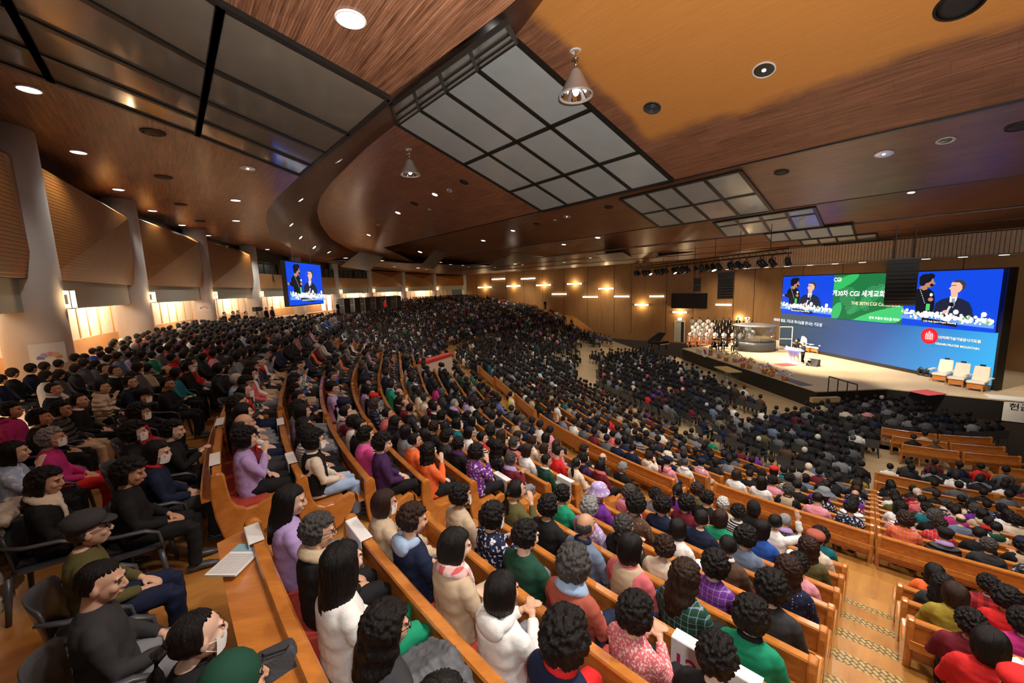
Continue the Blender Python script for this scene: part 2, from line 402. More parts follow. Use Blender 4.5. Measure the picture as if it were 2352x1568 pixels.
# dark shadow-gap edges hanging under the lower edge of each band
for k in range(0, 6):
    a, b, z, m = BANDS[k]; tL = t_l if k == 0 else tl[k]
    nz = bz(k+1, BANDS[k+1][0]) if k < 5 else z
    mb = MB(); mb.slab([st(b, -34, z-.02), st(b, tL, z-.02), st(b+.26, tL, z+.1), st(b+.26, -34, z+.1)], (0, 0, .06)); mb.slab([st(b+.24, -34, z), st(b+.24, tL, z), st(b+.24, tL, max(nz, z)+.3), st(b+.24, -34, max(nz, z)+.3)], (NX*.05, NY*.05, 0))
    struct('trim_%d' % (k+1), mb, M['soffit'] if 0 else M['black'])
# rim ceiling above the far seats
mb = MB()
rim = [(-26.5, 46, 4.3), (-24.6, 62, 4.0), (-19, 79, 3.45), (-9, 95, 3.05), (-9, 98.4, 3.0), (22, 66, 3.0), (40, 54, 3.0), (36, 45, 3.0), (20, 52, 3.1), (8, 58, 3.2), (-4, 56, 3.4), (-15, 48, 4.0)]
fr = [p for p in far_out]
mb.slab([(-23, 58, 3.95), (-21, 72, 3.75), (-14.5, 87.5, 3.2), (-9, 95, 3.0), (-9, 100, 3.0), (22, 70, 3.0), (38, 60, 3.0), (30, 52, 3.0), (14, 56, 3.0), (2, 62, 3.1), (-8, 60, 3.4), (-17, 55, 3.8)], (0, 0, .05))
struct('ceiling_far', mb, M['soffit'])

# skylight grids: black frame, frosted panes, mullions
def grid_unit(c00, c10, c11, c01, nu, nv, label, us=None, vs=None, th=.10, w=.10, n=None, glass='glassp'):
    """corners: c00->c10 along u, c00->c01 along v"""
    c00, c10, c11, c01 = [np.array(c, float) for c in (c00, c10, c11, c01)]
    def P(u, v): return (c00*(1-u)+c10*u)*(1-v)+(c01*(1-u)+c11*u)*v
    nrm = np.cross(c10-c00, c01-c00); nrm /= np.linalg.norm(nrm)
    if nrm[2] > 0: nrm = -nrm
    e = empty('skylight_panel', P(.5, .5)); tag(e, label, 'skylight', 'frosted skylight panels in the ceiling')
    o0 = P(.5, .5)
    us = us or [i/nu for i in range(nu+1)]; vs = vs or [i/nv for i in range(nv+1)]
    for i in range(len(us)-1):
        for j in range(len(vs)-1):
            mb = MB(); q = [P(us[i], vs[j]), P(us[i+1], vs[j]), P(us[i+1], vs[j+1]), P(us[i], vs[j+1])]
            mb.slab([p+nrm*.03-o0 for p in q], nrm*.02); mb.build('pane', M[glass], e)
    mb = MB()
    for u in us:
        a, b = P(u, 0)-o0, P(u, 1)-o0; d = (c10-c00); d = d/np.linalg.norm(d)*w
        mb.slab([a-d, a+d, b+d, b-d], nrm*th)
    for v in vs:
        a, b = P(0, v)-o0, P(1, v)-o0; d = (c01-c00); d = d/np.linalg.norm(d)*w
        mb.slab([a-d, a+d, b+d, b-d], nrm*th)
    mb.build('frame', M['black'], e)
    return e
def G(pts, k, nu, nv, label, **kw):
    q = [onband(x, y, k) for x, y in pts]; return grid_unit(*q, nu, nv, label, **kw)
G([(912, 283), (1185, 90), (1545, 412), (1245, 483)], 0, 4, 3, 'largest frosted grey skylight of twelve panes beside the hanging cone lamps', vs=[0, .40, .73, 1])
G([(1425, 455), (1700, 390), (1774, 483), (1515, 520)], 1, 4, 2, 'frosted skylight of eight panes, next one towards the stage from the largest')
G([(1640, 510), (1870, 474), (1890, 519), (1669, 543)], 2, 4, 2, 'dim frosted skylight of eight panes, third from the cone lamps', vs=[0, .28, 1])
G([(1756, 536), (1957, 513), (1964, 537), (1772, 554)], 3, 4, 1, 'single row skylight reflecting the stage, fourth from the cone lamps', w=.06)
G([(1837, 550), (2013, 534), (2016, 548), (1846, 563)], 4, 4, 1, 'single row skylight with a violet reflection, fifth from the cone lamps', w=.06)
G([(1894, 562), (2047, 548), (2050, 559), (1903, 571)], 5, 4, 1, 'smallest single row skylight just above the slatted stage header', w=.06)
gl = [onL(*p) for p in [(895, 222), (690, 400), (453, 305), (505, 3)]]
grid_unit(gl[0], gl[1], gl[2], gl[3], 4, 1, 'brown-tinted skylight of four long panes above the left seats', us=[0, .34, .60, .81, 1], w=.08, glass='glassL')
g2 = [onL(*p) for p in [(505, 3), (453, 305), (115, 178)]]; far = g2[0]+(g2[2]-g2[1])*1.0
grid_unit(g2[0], g2[1], g2[2], far, 4, 1, 'brown-tinted skylight mirroring wall lamps above the left pillars', us=[0, .34, .60, .81, 1], w=.08, glass='glassL')
g3 = g2[2]+(g2[2]-g2[1]); grid_unit(far, g2[2], g3, far+(g2[2]-g2[1]), 4, 1, 'brown-tinted skylight cut off at the top left corner', us=[0, .34, .60, .81, 1], w=.08, glass='glassL')
# glazed strip in the soffit beside the largest skylight
a = onband(912, 283, 0); b = onband(1185, 90, 0)
oa = np.array([-2.9, 10.7, ZC]); ob = np.array([.0, 7.75, ZC])
mixp = lambda p, q, w: p*(1-w)+q*w
grid_unit(mixp(oa, a, .12)-[0, 0, .04], mixp(ob, b, .12)-[0, 0, .04], b-[0, 0, .06], a-[0, 0, .06], 4, 3, 'narrow dark glazed strip reflecting mullions, in the sloping soffit', w=.07)

# ---------------------------------------------------------------- round fittings
def fitting(kind, p, nrm, r, label, group):
    """kind: lit, chrome, dark, small"""
    nm = {'lit': 'downlight', 'chrome': 'downlight', 'dark': 'ceiling_speaker', 'small': 'smoke_detector', 'rings': 'air_diffuser'}[kind]
    e = empty(nm, p); q = Vector((0, 0, -1)).rotation_difference(Vector(nrm)); e.rotation_mode = 'QUATERNION'; e.rotation_quaternion = q
    tag(e, label, {'downlight': 'ceiling light', 'ceiling_speaker': 'ceiling speaker', 'smoke_detector': 'smoke detector', 'air_diffuser': 'air vent'}[nm], group)
    mb = MB()
    mb.lathe([(r*1.0, .02), (r*1.12, 0), (r*1.12, -.018), (r*.98, -.03), (r*.96, -.01)], n=24)
    if kind in ('lit', 'chrome'):
        mb.build('trim_ring', M['whitepaint'], e, True)
        mb = MB(); mb.lathe([(r*.97, -.012), (r*.97, -.006)], n=24); mb.build('lens', M['lamp'] if kind == 'lit' else M['lampdim'] if kind == 'x' else M['chrome'], e)
        if kind == 'chrome':
            mb = MB(); mb.ball((0, 0, -.015), (r*.22, r*.22, .03)); mb.build('bulb', M['lampdim'], e, True)
    elif kind == 'dark':
        mb.build('trim_ring', M['black'], e, True)
        mb = MB(); mb.lathe([(r*.97, -.02), (r*.6, -.035), (.01, -.04)], n=24); mb.build('grille', M['speaker'], e, True)
    elif kind == 'rings':
        mb.build('trim_ring', M['greyplastic'], e, True)
        for f in (.8, .55, .3):
            mb = MB(); mb.lathe([(r*f, -.02), (r*f, -.05), (r*(f-.12), -.06), (r*(f-.12), -.03)], n=24); mb.build('vane', M['greyplastic'], e, True)
    else:
        mb.build('base', M['whitepaint'], e, True)
        mb = MB(); mb.lathe([(r*.7, -.01), (r*.6, -.04), (.01, -.05)], n=16); mb.build('grille', M['grey'], e, True)
    return e
DN = (0, 0, -1)
def bn(k): m = BANDS[k][3]; v = Vector((-NX*m, -NY*m, -1)); return tuple(v.normalized())
FIT_POS = []
def fit_px(surf, kind, x, y, r, label, group=None):
    if surf == 'L': p = onL(x, y); n_ = DN
    elif surf == 'S':      # search the sloping soffit for the point seen at (x, y)
        best = None
        for i in range(len(pairs)-1):
            a0, b0 = np.array(pairs[i][0]), np.array(pairs[i][1]); a1_, b1_ = np.array(pairs[i+1][0]), np.array(pairs[i+1][1])
            for f in (0, .25, .5, .75):
                for w in (.15, .25, .35, .45, .55, .65, .75, .85):
                    P = (a0*(1-f)+a1_*f)*(1-w)+(b0*(1-f)+b1_*f)*w; qx, qy, qd = proj(P)
                    if qd < .5: continue
                    e = (qx-x)**2+(qy-y)**2
                    if best is None or e < best[0]:
                        n = np.cross(b0-a0, a1_-a0); ln = np.linalg.norm(n)
                        if ln < 1e-6: n = np.cross(b0-a0, b1_-b0); ln = np.linalg.norm(n)
                        if ln < 1e-6: continue
                        best = (e, P, n/ln if n[2] < 0 else -n/ln)
        p, n_ = best[1], tuple(best[2])
    else: p = onband(x, y, surf); n_ = bn(surf)
    FIT_POS.append((kind, tuple(p)))
    p = np.asarray(p)+np.asarray(n_)*(.14 if (surf == 'S' and y < 100) else .012)
    return fitting(kind, p, n_, r, label, group)
lefts = [(805, 42, .24, 'large round lit downlight in the reed ceiling near the top'), (66, 203, .2, 'lit downlight nearest the first white pillar'), (180, 348, .2, 'second lit downlight along the pillar side'), (272, 434, .2, 'third lit downlight along the pillar side'), (350, 483, .2, 'fourth lit downlight along the pillar side'), (418, 516, .2, 'fifth lit downlight along the pillar side'), (478, 540, .2, 'sixth lit downlight along the pillar side'), (530, 556, .2, 'seventh lit downlight along the pillar side'), (541, 459, .22, 'bright downlight of the inner left row, nearest the skylight'), (542, 506, .22, 'bright downlight of the inner left row, second from the skylight'), (583, 557, .22, 'small lit downlight near the hanging video screen, inner one'), (614, 572, .22, 'small lit downlight near the hanging video screen, farther one')]
for x, y, r, l in lefts: fit_px('L', 'lit', x, y, r, l, 'lit downlights in the left ceiling')
fit_px('L', 'chrome', 569, 386, .24, 'unlit chrome downlight below the brown skylight')
for x, y, l in [(351, 303, 'large dark round speaker under the brown skylight'), (376, 406, 'second dark round speaker from the brown skylight'), (415, 469, 'third dark round speaker from the brown skylight'), (460, 507, 'smallest dark round speaker of the left ceiling')]: fit_px('L', 'dark', x, y, .27, l, 'dark round speakers in the left ceiling')
sof = [(1150, 80, .2), (777, 367, .2), (694, 460, .2), (673, 513, .2), (690, 545, .2), (720, 570, .22), (755, 581, .25)]
names = ['lit downlight at the top of the sloping soffit, beside the big skylight corner', 'lit downlight in the soffit below the glazed strip', 'lit downlight on the leftmost bend of the soffit, upper one', 'lit downlight on the leftmost bend of the soffit, lower one', 'lit downlight above the left edge of the hanging screen', 'lit downlight above the right edge of the hanging screen', 'lit downlight in the soffit right of the hanging screen']
for (x, y, r), l in zip(sof, names): fit_px('S', 'lit', x, y, r, l, 'lit downlights in the curved soffit')
for x, y, k, r, kind, l in [
    (999, 446, 0, .2, 'lit', 'lit downlight right of the smaller cone lamp'), (1032, 437, 0, .17, 'small', 'small round detector beside a dark speaker and lit downlight'), (914, 488, 0, .22, 'lit', 'bright lit downlight below the smaller cone lamp'),
    (1066, 418, 0, .26, 'dark', 'dark speaker beneath the largest skylight edge'), (952, 467, 0, .26, 'dark', 'dark speaker directly below the smaller cone lamp'), (986, 481, 0, .12, 'small', 'tiny grey detector under the lit downlight pair'),
    (1498, 247, 0, .30, 'rings', 'dark ringed air vent in the orange patched ceiling'), (1755, 160, 0, .30, 'chrome', 'large chrome downlight glowing in the orange patch'), (2205, 8, 0, .42, 'dark', 'large black ceiling speaker cut off at the top right'),
    (868, 516, 0, .14, 'small', 'small detector on the curved end of the nearest band'), (847, 539, 0, .2, 'lit', 'small lit downlight at the curved end of the nearest band, left'), (965, 578, 0, .24, 'lit', 'small lit downlight at the low end of the nearest band'),
    (1302, 497, 1, .24, 'chrome', 'chrome downlight on the second band, by a skylight corner'), (1275, 505, 1, .13, 'small', 'small detector beside the chrome downlight on the second band'), (1233, 514, 1, .28, 'dark', 'dark speaker left of the chrome downlight on second band'),
    (1178, 529, 1, .2, 'lit', 'lit downlight on the second band, right one of a pair'), (1110, 552, 1, .22, 'lit', 'lit downlight on the second band, left one of a pair'), (1398, 475, 1, .28, 'dark', 'dark speaker left of the eight pane skylight'), (1795, 395, 1, .3, 'dark', 'dark round speaker right of the eight pane skylight'),
    (2030, 353, 1, .3, 'chrome', 'chrome downlight under the dark ceiling step on the right'), (2172, 322, 1, .26, 'small', 'round detector grille right of the chrome downlight'), (2340, 290, 1, .32, 'dark', 'black speaker at the right edge of the second band'),
    (1373, 545, 2, .24, 'lit', 'bright downlight on the third band over the far seats'), (2093, 441, 2, .16, 'lit', 'sparkling small light at the step edge on the right'),
    (1295, 561, 2, .22, 'lit', 'faint lit downlight over the far seats, left of the bright one')]:
    fit_px(k, kind, x, y, r, l, None)
NTH = ['first', 'second', 'third', 'fourth', 'fifth', 'sixth', 'seventh', 'eighth', 'ninth', 'tenth', 'eleventh', 'twelfth', 'thirteenth', 'fourteenth', 'fifteenth', 'sixteenth', 'seventeenth', 'eighteenth', 'nineteenth', 'twentieth', 'twenty-first', 'twenty-second', 'twenty-third', 'twenty-fourth', 'twenty-fifth', 'twenty-sixth', 'twenty-seventh', 'twenty-eighth', 'twenty-ninth', 'thirtieth']
FARL = [(794, 592), (878, 598), (906, 612), (960, 615), (979, 618), (1012, 602), (1035, 607), (1063, 609), (1076, 613), (1137, 614), (1160, 604), (1183, 606), (1200, 608), (1222, 612), (1296, 602), (1312, 605), (1334, 608), (1356, 592)]
for i, (x, y) in enumerate(FARL):
    p = onz(x, y, 2.93); fitting('lit', p, DN, .27 if i in (3, 11) else .2, 'tiny distant lit downlight over the far seats, %s from the left' % NTH[i], 'tiny distant downlights')
# glazed facets in the distant folded ceiling
for q, l in [([(782, 611), (827, 577), (880, 590), (848, 621)], 'leftmost dark glazed facet in the distant folded ceiling'), ([(964, 611), (999, 575), (1026, 583), (996, 617)], 'second dark glazed facet in the distant folded ceiling'), ([(1124, 608), (1186, 578), (1250, 588), (1136, 612)], 'long glazed facet in the distant ceiling above the wall bars'), ([(1371, 584), (1428, 578), (1466, 598), (1392, 600)], 'glazed facet in the distant ceiling left of the truss'), ([(1508, 588), (1597, 577), (1629, 583), (1535, 596)], 'glazed facet in the distant ceiling above the truss')]:
    zs = (2.75, 2.95, 2.95, 2.75); P4 = [onz(x, y, z) for (x, y), z in zip(q, zs)]
    grid_unit(P4[0], P4[1], P4[2], P4[3], 3, 6, l, w=.06, th=.05, glass='facet')
# ---------------------------------------------------------------- pillars, left wall
PIL = [(-9.3, 3.4), (-14.1, 11.8), (-19.3, 20.5), (-22.9, 29.9), (-25.8, 40.3), (-26.9, 51), (-26.5, 61), (-25.0, 71.3), (-21.7, 81.2), (-17.1, 90), (-11.1, 97)]
names = ['', 'thick white round pillar nearest the camera, with a seating plan poster', 'second thick white round pillar from the camera', 'third thick white round pillar from the camera', 'fourth thick white round pillar from the camera', 'white pillar half hidden behind the hanging video screen', 'slim distant white pillar right of the hanging screen', 'distant white pillar left of the pyramid wood panels', 'distant white pillar between pyramid wood panels, left one', 'distant white pillar between pyramid wood panels, right one', 'farthest white pillar at the bright doorway']
for i, (x, y) in enumerate(PIL):
    if i == 0: continue
    zt = ceilL_z(y); mb = MB(); r = .70 if i < 6 else .62
    mb.lathe([(r, FLOOR0-.02), (r, .1), (r, zt-.005)], (x, y, 0), 40)
    o = mb.build('pillar', M['white'], None, True, label=names[i], cat='pillar', group='white pillars along the left side')
    if i in (1, 3):
        mb = MB(); n = 8; V = []
        base = math.atan2(-y, -x)+(.25 if i == 1 else .0); z0, z1 = (-1.85, -1.22) if i == 1 else (-1.1, -.5); hw = .55
        for k in range(n+1):
            a = base-hw+2*hw*k/n; V += [(x+(r+.006)*math.cos(a), y+(r+.006)*math.sin(a), z0), (x+(r+.006)*math.cos(a), y+(r+.006)*math.sin(a), z1)]
        mb.add(V, [(2*k, 2*k+2, 2*k+3, 2*k+1) for k in range(n)])
        ps = mb.build('seating_plan_poster', M['paper'], None, True, label='white seating plan poster on the nearest pillar' if i == 1 else 'small white seating plan poster on the third pillar', cat='poster')
        # coloured fan diagram
        cols = [(.75, .35, .2), (.8, .5, .2), (.75, .3, .35), (.5, .35, .6), (.2, .25, .5)]
        for k in range(5):
            mb = MB(); V = []
            for a_, rr in [(k, .12), (k+.85, .12), (k+.85, .26), (k+.4, .28), (k, .26)]:
                th = PI*(a_/5); u = math.cos(th)*rr; w = math.sin(th)*rr*.8
                aa = base+u/r; V.append((x+(r+.012)*math.cos(aa), y+(r+.012)*math.sin(aa), z0+.16+w))
            mb.add(V, [(0, 1, 2, 3, 4)]); mb.build('diagram_sector', basic('diagram_%d_%d' % (i, k), cols[k], .7), ps)
# beams between pillars, slatted wall panels above, recessed corridor wall behind
def wallbox(p, q, z0, z1, th, mb, off=0.0, m=0):
    p = np.array(p, float); q = np.array(q, float); d = (q-p)/np.linalg.norm(q-p); n = np.array([d[1], -d[0]])  # towards the hall
    p = p+n*off; q = q+n*off
    mb.slab([(p[0], p[1], z0), (q[0], q[1], z0), (q[0], q[1], z1), (p[0], p[1], z1)], (-n[0]*th, -n[1]*th, 0), m)
    return n
M['beam'] = basic('beam_plaster', (.50, .50, .44), .8, noise=.08, nscale=1.5)
for i in range(len(PIL)-1):
    p, q = np.array(PIL[i]), np.array(PIL[i+1]); d = (q-p)/np.linalg.norm(q-p); n = np.array([d[1], -d[0]])
    mb = MB(); wallbox(p, q, -.30, .64, .5, mb, .1); struct('trim_%d' % (20+i), mb, M['beam'])
    zt = min(4.15, ceilL_z(p[1])-.35)
    mb = MB(); wallbox(p, q, .6, 4.8, .2, mb, -.75); struct('wall_left_%d' % i if i else 'wall_left', mb, M['soffit'] if i in (5, 6) else M['black'])
    if i in (4, 5, 6):
        # flat wood front with a band of dark windows above
        mb = MB(); wallbox(p+d*.5, q-d*.5, .62, 2.1, .15, mb, .32); mb.build('wall_panel', M['wallwood'], None, label=['plain wooden wall panel left of the hanging screen', 'plain wooden wall panel beside the hanging screen', 'plain wooden wall panel with dark windows over black booths'][i-4], cat='wall panel')
        for k in range(2):
            a = p+d*(1.0+k*4.4); b = a+d*3.9
            e = empty('control_room_window', (a[0], a[1], 2.14)); tag(e, 'dark upper control room window, %s pillar %s' % (['left half before', 'right half before'][k], ['behind the screen', 'right of the screen', 'left of the pyramid panels'][i-4]), 'window')
            mb = MB(); wallbox((0, 0), (b-a), 0, 1.15, .05, mb, .2); mb.build('glass', M['glassdark'] if 'glassdark' in M else M['speaker'], e)
            mb = MB()
            for f in (0, .33, .66, 1): 
                c = (b-a)*f; mb.box((c[0]+n[0]*.24, c[1]+n[1]*.24, .57), (.06, .06, 1.2), math.atan2(d[1], d[0]))
            for z in (0, 1.15): wallbox((0, 0), (b-a), z-.03, z+.03, .08, mb, .26)
            mb.build('frame', M['black'], e)
    else:
        # faceted slat panel between two pillars: pyramid relief
        a = p+d*.45; b = q-d*.15; L_ = np.linalg.norm(b-a); z0, z1 = .64, zt
        o1 = n*.28; apex = a+d*L_*(.80 if i < 4 else .5); za = z0+(z1-z0)*(.86 if i < 4 else .62)
        A0 = (*(a+o1), z0); B0 = (*(b+o1), z0); B1 = (*(b+o1), z1*(.97 if i < 4 else 1)); A1 = (*(a+o1), z1)
        P = (*(apex+n*(.75 if i < 4 else 1.0)), za)
        mb = MB(); Bk = [(*(v), z) for v, z in ((a, z0), (b, z0), (b, z1), (a, z1))]
        mb.add([A0, B0, B1, A1, P]+Bk, [(0, 1, 4), (1, 2, 4), (2, 3, 4), (3, 0, 4), (0, 5, 6, 1), (1, 6, 7, 2), (2, 7, 8, 3), (3, 8, 5, 0)])
        nm = {0: 'slatted wood wall panel cut off at the left edge', 1: 'largest slatted wood wall panel, between the first two pillars', 2: 'slatted wood wall panel between second and third pillars', 3: 'slatted wood wall panel between third and fourth pillars', 7: 'distant pyramid-shaped wood panel, left of three', 8: 'distant pyramid-shaped wood panel, middle of three', 9: 'distant pyramid-shaped wood panel, right of three'}.get(i, 'slatted wood panel')
        mb.build('wall_panel', M['slat'], None, label=nm, cat='wall panel', group='slatted wood wall panels')
# corridor wall behind the pillars: bright cream panels, lit openings
back = [(x-3.2, y+1.2) for x, y in PIL]
for i in range(len(back)-1):
    p, q = np.array(back[i]), np.array(back[i+1]); d = (q-p)/np.linalg.norm(q-p); L_ = np.linalg.norm(q-p)
    mb = MB(); wallbox(p, q, FLOOR0-.3, .7, .2, mb, 0, 0)
    for k in range(int(L_/1.25)):
        a = p+d*(k*1.25+.05); wallbox(a, a+d*.14, FLOOR0+.9, .5, .03, mb, .03, 1)
    wallbox(p, q, FLOOR0, FLOOR0+.85, .03, mb, .04, 1)
    struct('wall_corridor_%d' % (i+1), mb, [M['cream'], M['wallwood']])
mb = MB(); V = []
for i in range(len(PIL)): V += [(*PIL[i], .62), (*back[i], .62)]
mb.add(V, [(2*i, 2*i+1, 2*i+3, 2*i+2) for i in range(len(PIL)-1)]); struct('ceiling_corridor', mb, M['whitepaint'])
# wall sconces on the pillars
SCONCE = []
for i in range(1, 10):
    x, y = PIL[i]; q = np.array(PIL[min(i+1, 10)]); d = q-PIL[i]; d = d/np.linalg.norm(d)
    tang = np.array([-y, x])/np.hypot(x, y)          # direction seen as the right edge
    tang = -tang if tang[0] < 0 and False else tang
    right = np.array([y, -x])/np.hypot(x, y)
    c = np.array([x, y])+right*.80-np.array([x, y])/np.hypot(x, y)*.12
    r = .10 if i < 6 else .13
    e = empty('wall_sconce', (c[0], c[1], .02)); tag(e, 'glowing glass wall lamp on the %s white pillar' % ['', 'nearest', 'second', 'third', 'fourth', 'screen-hidden', 'first distant', 'second distant', 'third distant', 'fourth distant'][i], 'wall lamp', 'glass wall lamps on the pillars')
    mb = MB()
    for k in range(6):
        a = 2*PI*k/6; mb.tube([(r*math.cos(a), r*math.sin(a), -.26), (r*math.cos(a), r*math.sin(a), .26)], .018, 6)
    mb.build('glass_rod', M['sconce'], e)
    mb = MB(); mb.lathe([(r*1.15, .26), (r*1.15, .29), (.02, .30)]); mb.lathe([(r*1.15, -.29), (r*1.15, -.26), (.02, -.255)]); mb.box((-right[0]*.1, -right[1]*.1, 0), (.1, .1, .3), math.atan2(right[1], right[0])); mb.build('bracket', M['grey'], e)
    SCONCE.append((c[0]+right[0]*.25, c[1]+right[1]*.25, 0))
# bright vertical tube lamps behind the screen side
for k, px in enumerate((649, 742, 756, 836, 919)):
    D = [22, 52, 52, 62, 75][k]; 
    if k == 0: continue
    r_ = ray(px, 690); P = r_*(D/r_[1]); e = empty('tube_lamp', (P[0], P[1], -1.0))
    tag(e, 'tall glowing tube lamp %s' % ['', 'just right of the hanging screen, left one', 'just right of the hanging screen, right one', 'between distant pillars left of the black booths', 'above the black booths'][k], 'lamp')
    mb = MB(); mb.tube([(0, 0, -1.3 if k < 3 else -.2), (0, 0, .6)], .22, 10); mb.build('tube', M['tube'], e, True)
    mb = MB(); mb.lathe([(.26, .6), (.26, .68), (.02, .69)]); mb.build('cap', M['grey'], e)

# ---------------------------------------------------------------- far wall with light bars
FWL = [(-11.5, 98), (19, 63), (26, 57), (31, 51), (33.5, 46), (33.5, 12)]
M['wallv'] = wood('far_wall_veneer', (.36, .19, .075), (.46, .26, .11), rough=.5, coat=.05, sx=3, sy=.3)
for i in range(len(FWL)-1):
    p, q = np.array(FWL[i], float), np.array(FWL[i+1], float)
    mb = MB(); d = (q-p)/np.linalg.norm(q-p); n = np.array([d[1], -d[0]]); L_ = np.linalg.norm(q-p)
    mb.slab([(p[0], p[1], -9), (q[0], q[1], -9), (q[0], q[1], 4.5), (p[0], p[1], 4.5)], (-n[0]*.3, -n[1]*.3, 0))
    k = 0
    while k*5.4 < L_-.2:
        a = p+d*(k*5.4); mb.slab([(*(a+n*.02), -8), (*(a+d*.06+n*.02), -8), (*(a+d*.06+n*.02), 4), (*(a+n*.02), 4)], (-n[0]*.03, -n[1]*.03, 0), 1); k += 1
    struct('wall_far_%d' % (i+1), mb, [M['wallv'], M['soffit']])
def onwall(x, y, i):
    p, q = np.array(FWL[i], float), np.array(FWL[i+1], float); d = (q-p)/np.linalg.norm(q-p); n = np.array([d[1], -d[0], 0])
    return onplane(x, y, n, float(np.dot(n[:2], p))), n
bars = [(1099, 1130, 660, 0), (1131, 1161, 641, 0), (1165, 1196, 657, 0), (1198, 1230, 640, 0), (1233, 1266, 655, 0), (1269, 1302, 675.5, 0), (1304, 1337, 652, 0), (1340, 1374, 682, 0), (1376, 1410, 663, 0), (1412, 1446, 681, 0), (1459, 1490, 700, 1), (1493, 1526, 680.5, 1), (1546, 1578, 717, 1), (1645, 1681, 700, 2), (1683, 1723, 730, 3)]
BARP = []
for k, (x0, x1, y, w) in enumerate(bars):
    dy = -1.2; A, n = onwall(x0, y+.5, w); B, _ = onwall(x1, y+dy, w)
    z = .5*(A[2]+B[2]); e = empty('light_bar', ((A+B)/2)[:2].tolist()+[z])
    tag(e, 'glowing horizontal wall light bar, number %s from the left on the wood wall' % ['one', 'two', 'three', 'four', 'five', 'six', 'seven', 'eight', 'nine', 'ten', 'eleven', 'twelve', 'thirteen', 'fourteen', 'fifteen'][k], 'wall light', 'light bars on the far wood wall')
    d = (B-A); d[2] = 0; L_ = np.linalg.norm(d); ang = math.atan2(d[1], d[0])
    mb = MB(); mb.box((n[0]*.16, n[1]*.16, 0), (L_, .10, .24), ang); mb.build('diffuser', M['bar'], e)
    mb = MB(); mb.box((n[0]*.05, n[1]*.05, 0), (L_+.04, .10, .28), ang); mb.build('housing', M['wallv'], e)
    BARP.append((*(np.array([(A+B)[0]/2, (A+B)[1]/2])+n[:2]*.5), z))
# black side screen on the wall
A, n = onwall(1545, 674, 1); A2, _ = onwall(1545, 706, 1); B, _ = onwall(1627, 675, 1)
d = B-A; d[2] = 0; z1, z0 = .5*(A[2]+B[2]), A2[2]
e = empty('side_screen', (A[0], A[1], z0)); tag(e, 'switched-off black video screen on the far wood wall', 'screen')
mb = MB(); q = [(n[0]*.5, n[1]*.5, 0), (d[0]+n[0]*.5, d[1]+n[1]*.5, 0), (d[0]+n[0]*.5, d[1]+n[1]*.5, z1-z0), (n[0]*.5, n[1]*.5, z1-z0)]
mb.slab(q, (-n[0]*.3, -n[1]*.3, 0)); mb.build('display', basic('screen_off', (.004, .004, .005), .3), e)
mb = MB(); mb.slab([np.array(p)+np.array([0, 0, -.08 if i < 2 else .08]) for i, p in enumerate(q)], (-n[0]*.32, -n[1]*.32, 0)); o = mb.build('frame', M['black'], e); o.location = (-n[0]*.03, -n[1]*.03, 0)
# exit door
A, n = onwall(1551, 738, 1); B, _ = onwall(1573, 737, 1); d = B-A; d[2] = 0; L_ = np.linalg.norm(d); ang = math.atan2(d[1], d[0])
e = empty('door_1', (A[0]+d[0]/2, A[1]+d[1]/2, A[2])); e['kind'] = 'structure'
H = 3.0
mb = MB(); mb.box((n[0]*.04-d[0]*.14, n[1]*.04-d[1]*.14, -H/2), (L_*.55, .06, H), ang); mb.build('door_leaf', basic('door_pale', (.50, .52, .42), .6), e)
mb = MB(); mb.box((n[0]*.03+d[0]*.27, n[1]*.03+d[1]*.27, -H/2), (L_*.42, .05, H), ang); mb.build('door_opening', M['speaker'], e)
mb = MB(); mb.box((n[0]*.05, n[1]*.05, .05), (L_*1.05, .12, .12), ang); mb.box((n[0]*.05+d[0]*.5, n[1]*.05+d[1]*.5, -H/2), (.12, .12, H), ang); mb.box((n[0]*.05-d[0]*.5, n[1]*.05-d[1]*.5, -H/2), (.12, .12, H), ang); mb.build('door_frame', M['whitepaint'], e)
es = empty('exit_sign', (A[0]+d[0]*.5+n[0]*.12, A[1]+d[1]*.5+n[1]*.12, A[2]+.38)); tag(es, 'small white lit exit sign above the pale far door', 'sign')
mb = MB(); mb.box((0, 0, 0), (.5, .1, .3), ang); mb.build('sign_face', emis('exit_glow', (.8, 1, .9), 6), es)
mb = MB(); mb.box((-n[0]*.06, -n[1]*.06, 0), (.6, .08, .38), ang); mb.build('sign_box', M['whitepaint'], es)

# ---------------------------------------------------------------- slatted header over the stage
P0 = np.array([34.5, 19.0]); P1 = np.array([22.4, 38.2]); P1 = P1+(P1-P0)*.12
d = (P1-P0); L_ = np.linalg.norm(d); ang = math.atan2(d[1], d[0]); 
hd = bpy.data.objects.new('stage_header', None); C.objects.link(hd); hd.location = (P0[0], P0[1], 0); hd.rotation_euler = (0, 0, ang); tag(hd, 'long slatted wooden header above the big stage screen, underside lit', 'header')
mb = MB(); mb.slab([(0, 0, 1.05), (L_, 0, 1.05), (L_, 0, 2.5), (0, 0, 2.5)], (0, -.15, 0)); ss = slat_mat('header_slats', (.50, .30, .17), (.70, .45, .27), .20, axis=0, depth=.05)
mb.build('slat_front', ss, hd)
mb = MB(); mb.slab([(0, 0, 1.05), (L_, 0, 1.05), (L_, -1.5, 1.05), (0, -1.5, 1.05)], (0, 0, .1)); mb.build('underside', M['whitepaint'], hd)
for k in range(14):
    mb = MB(); mb.lathe([(.22, 1.02), (.22, 1.045)], (2+k*1.75, -.55, 0), 14); mb.build('spot_lens', M['lampdim'], hd)
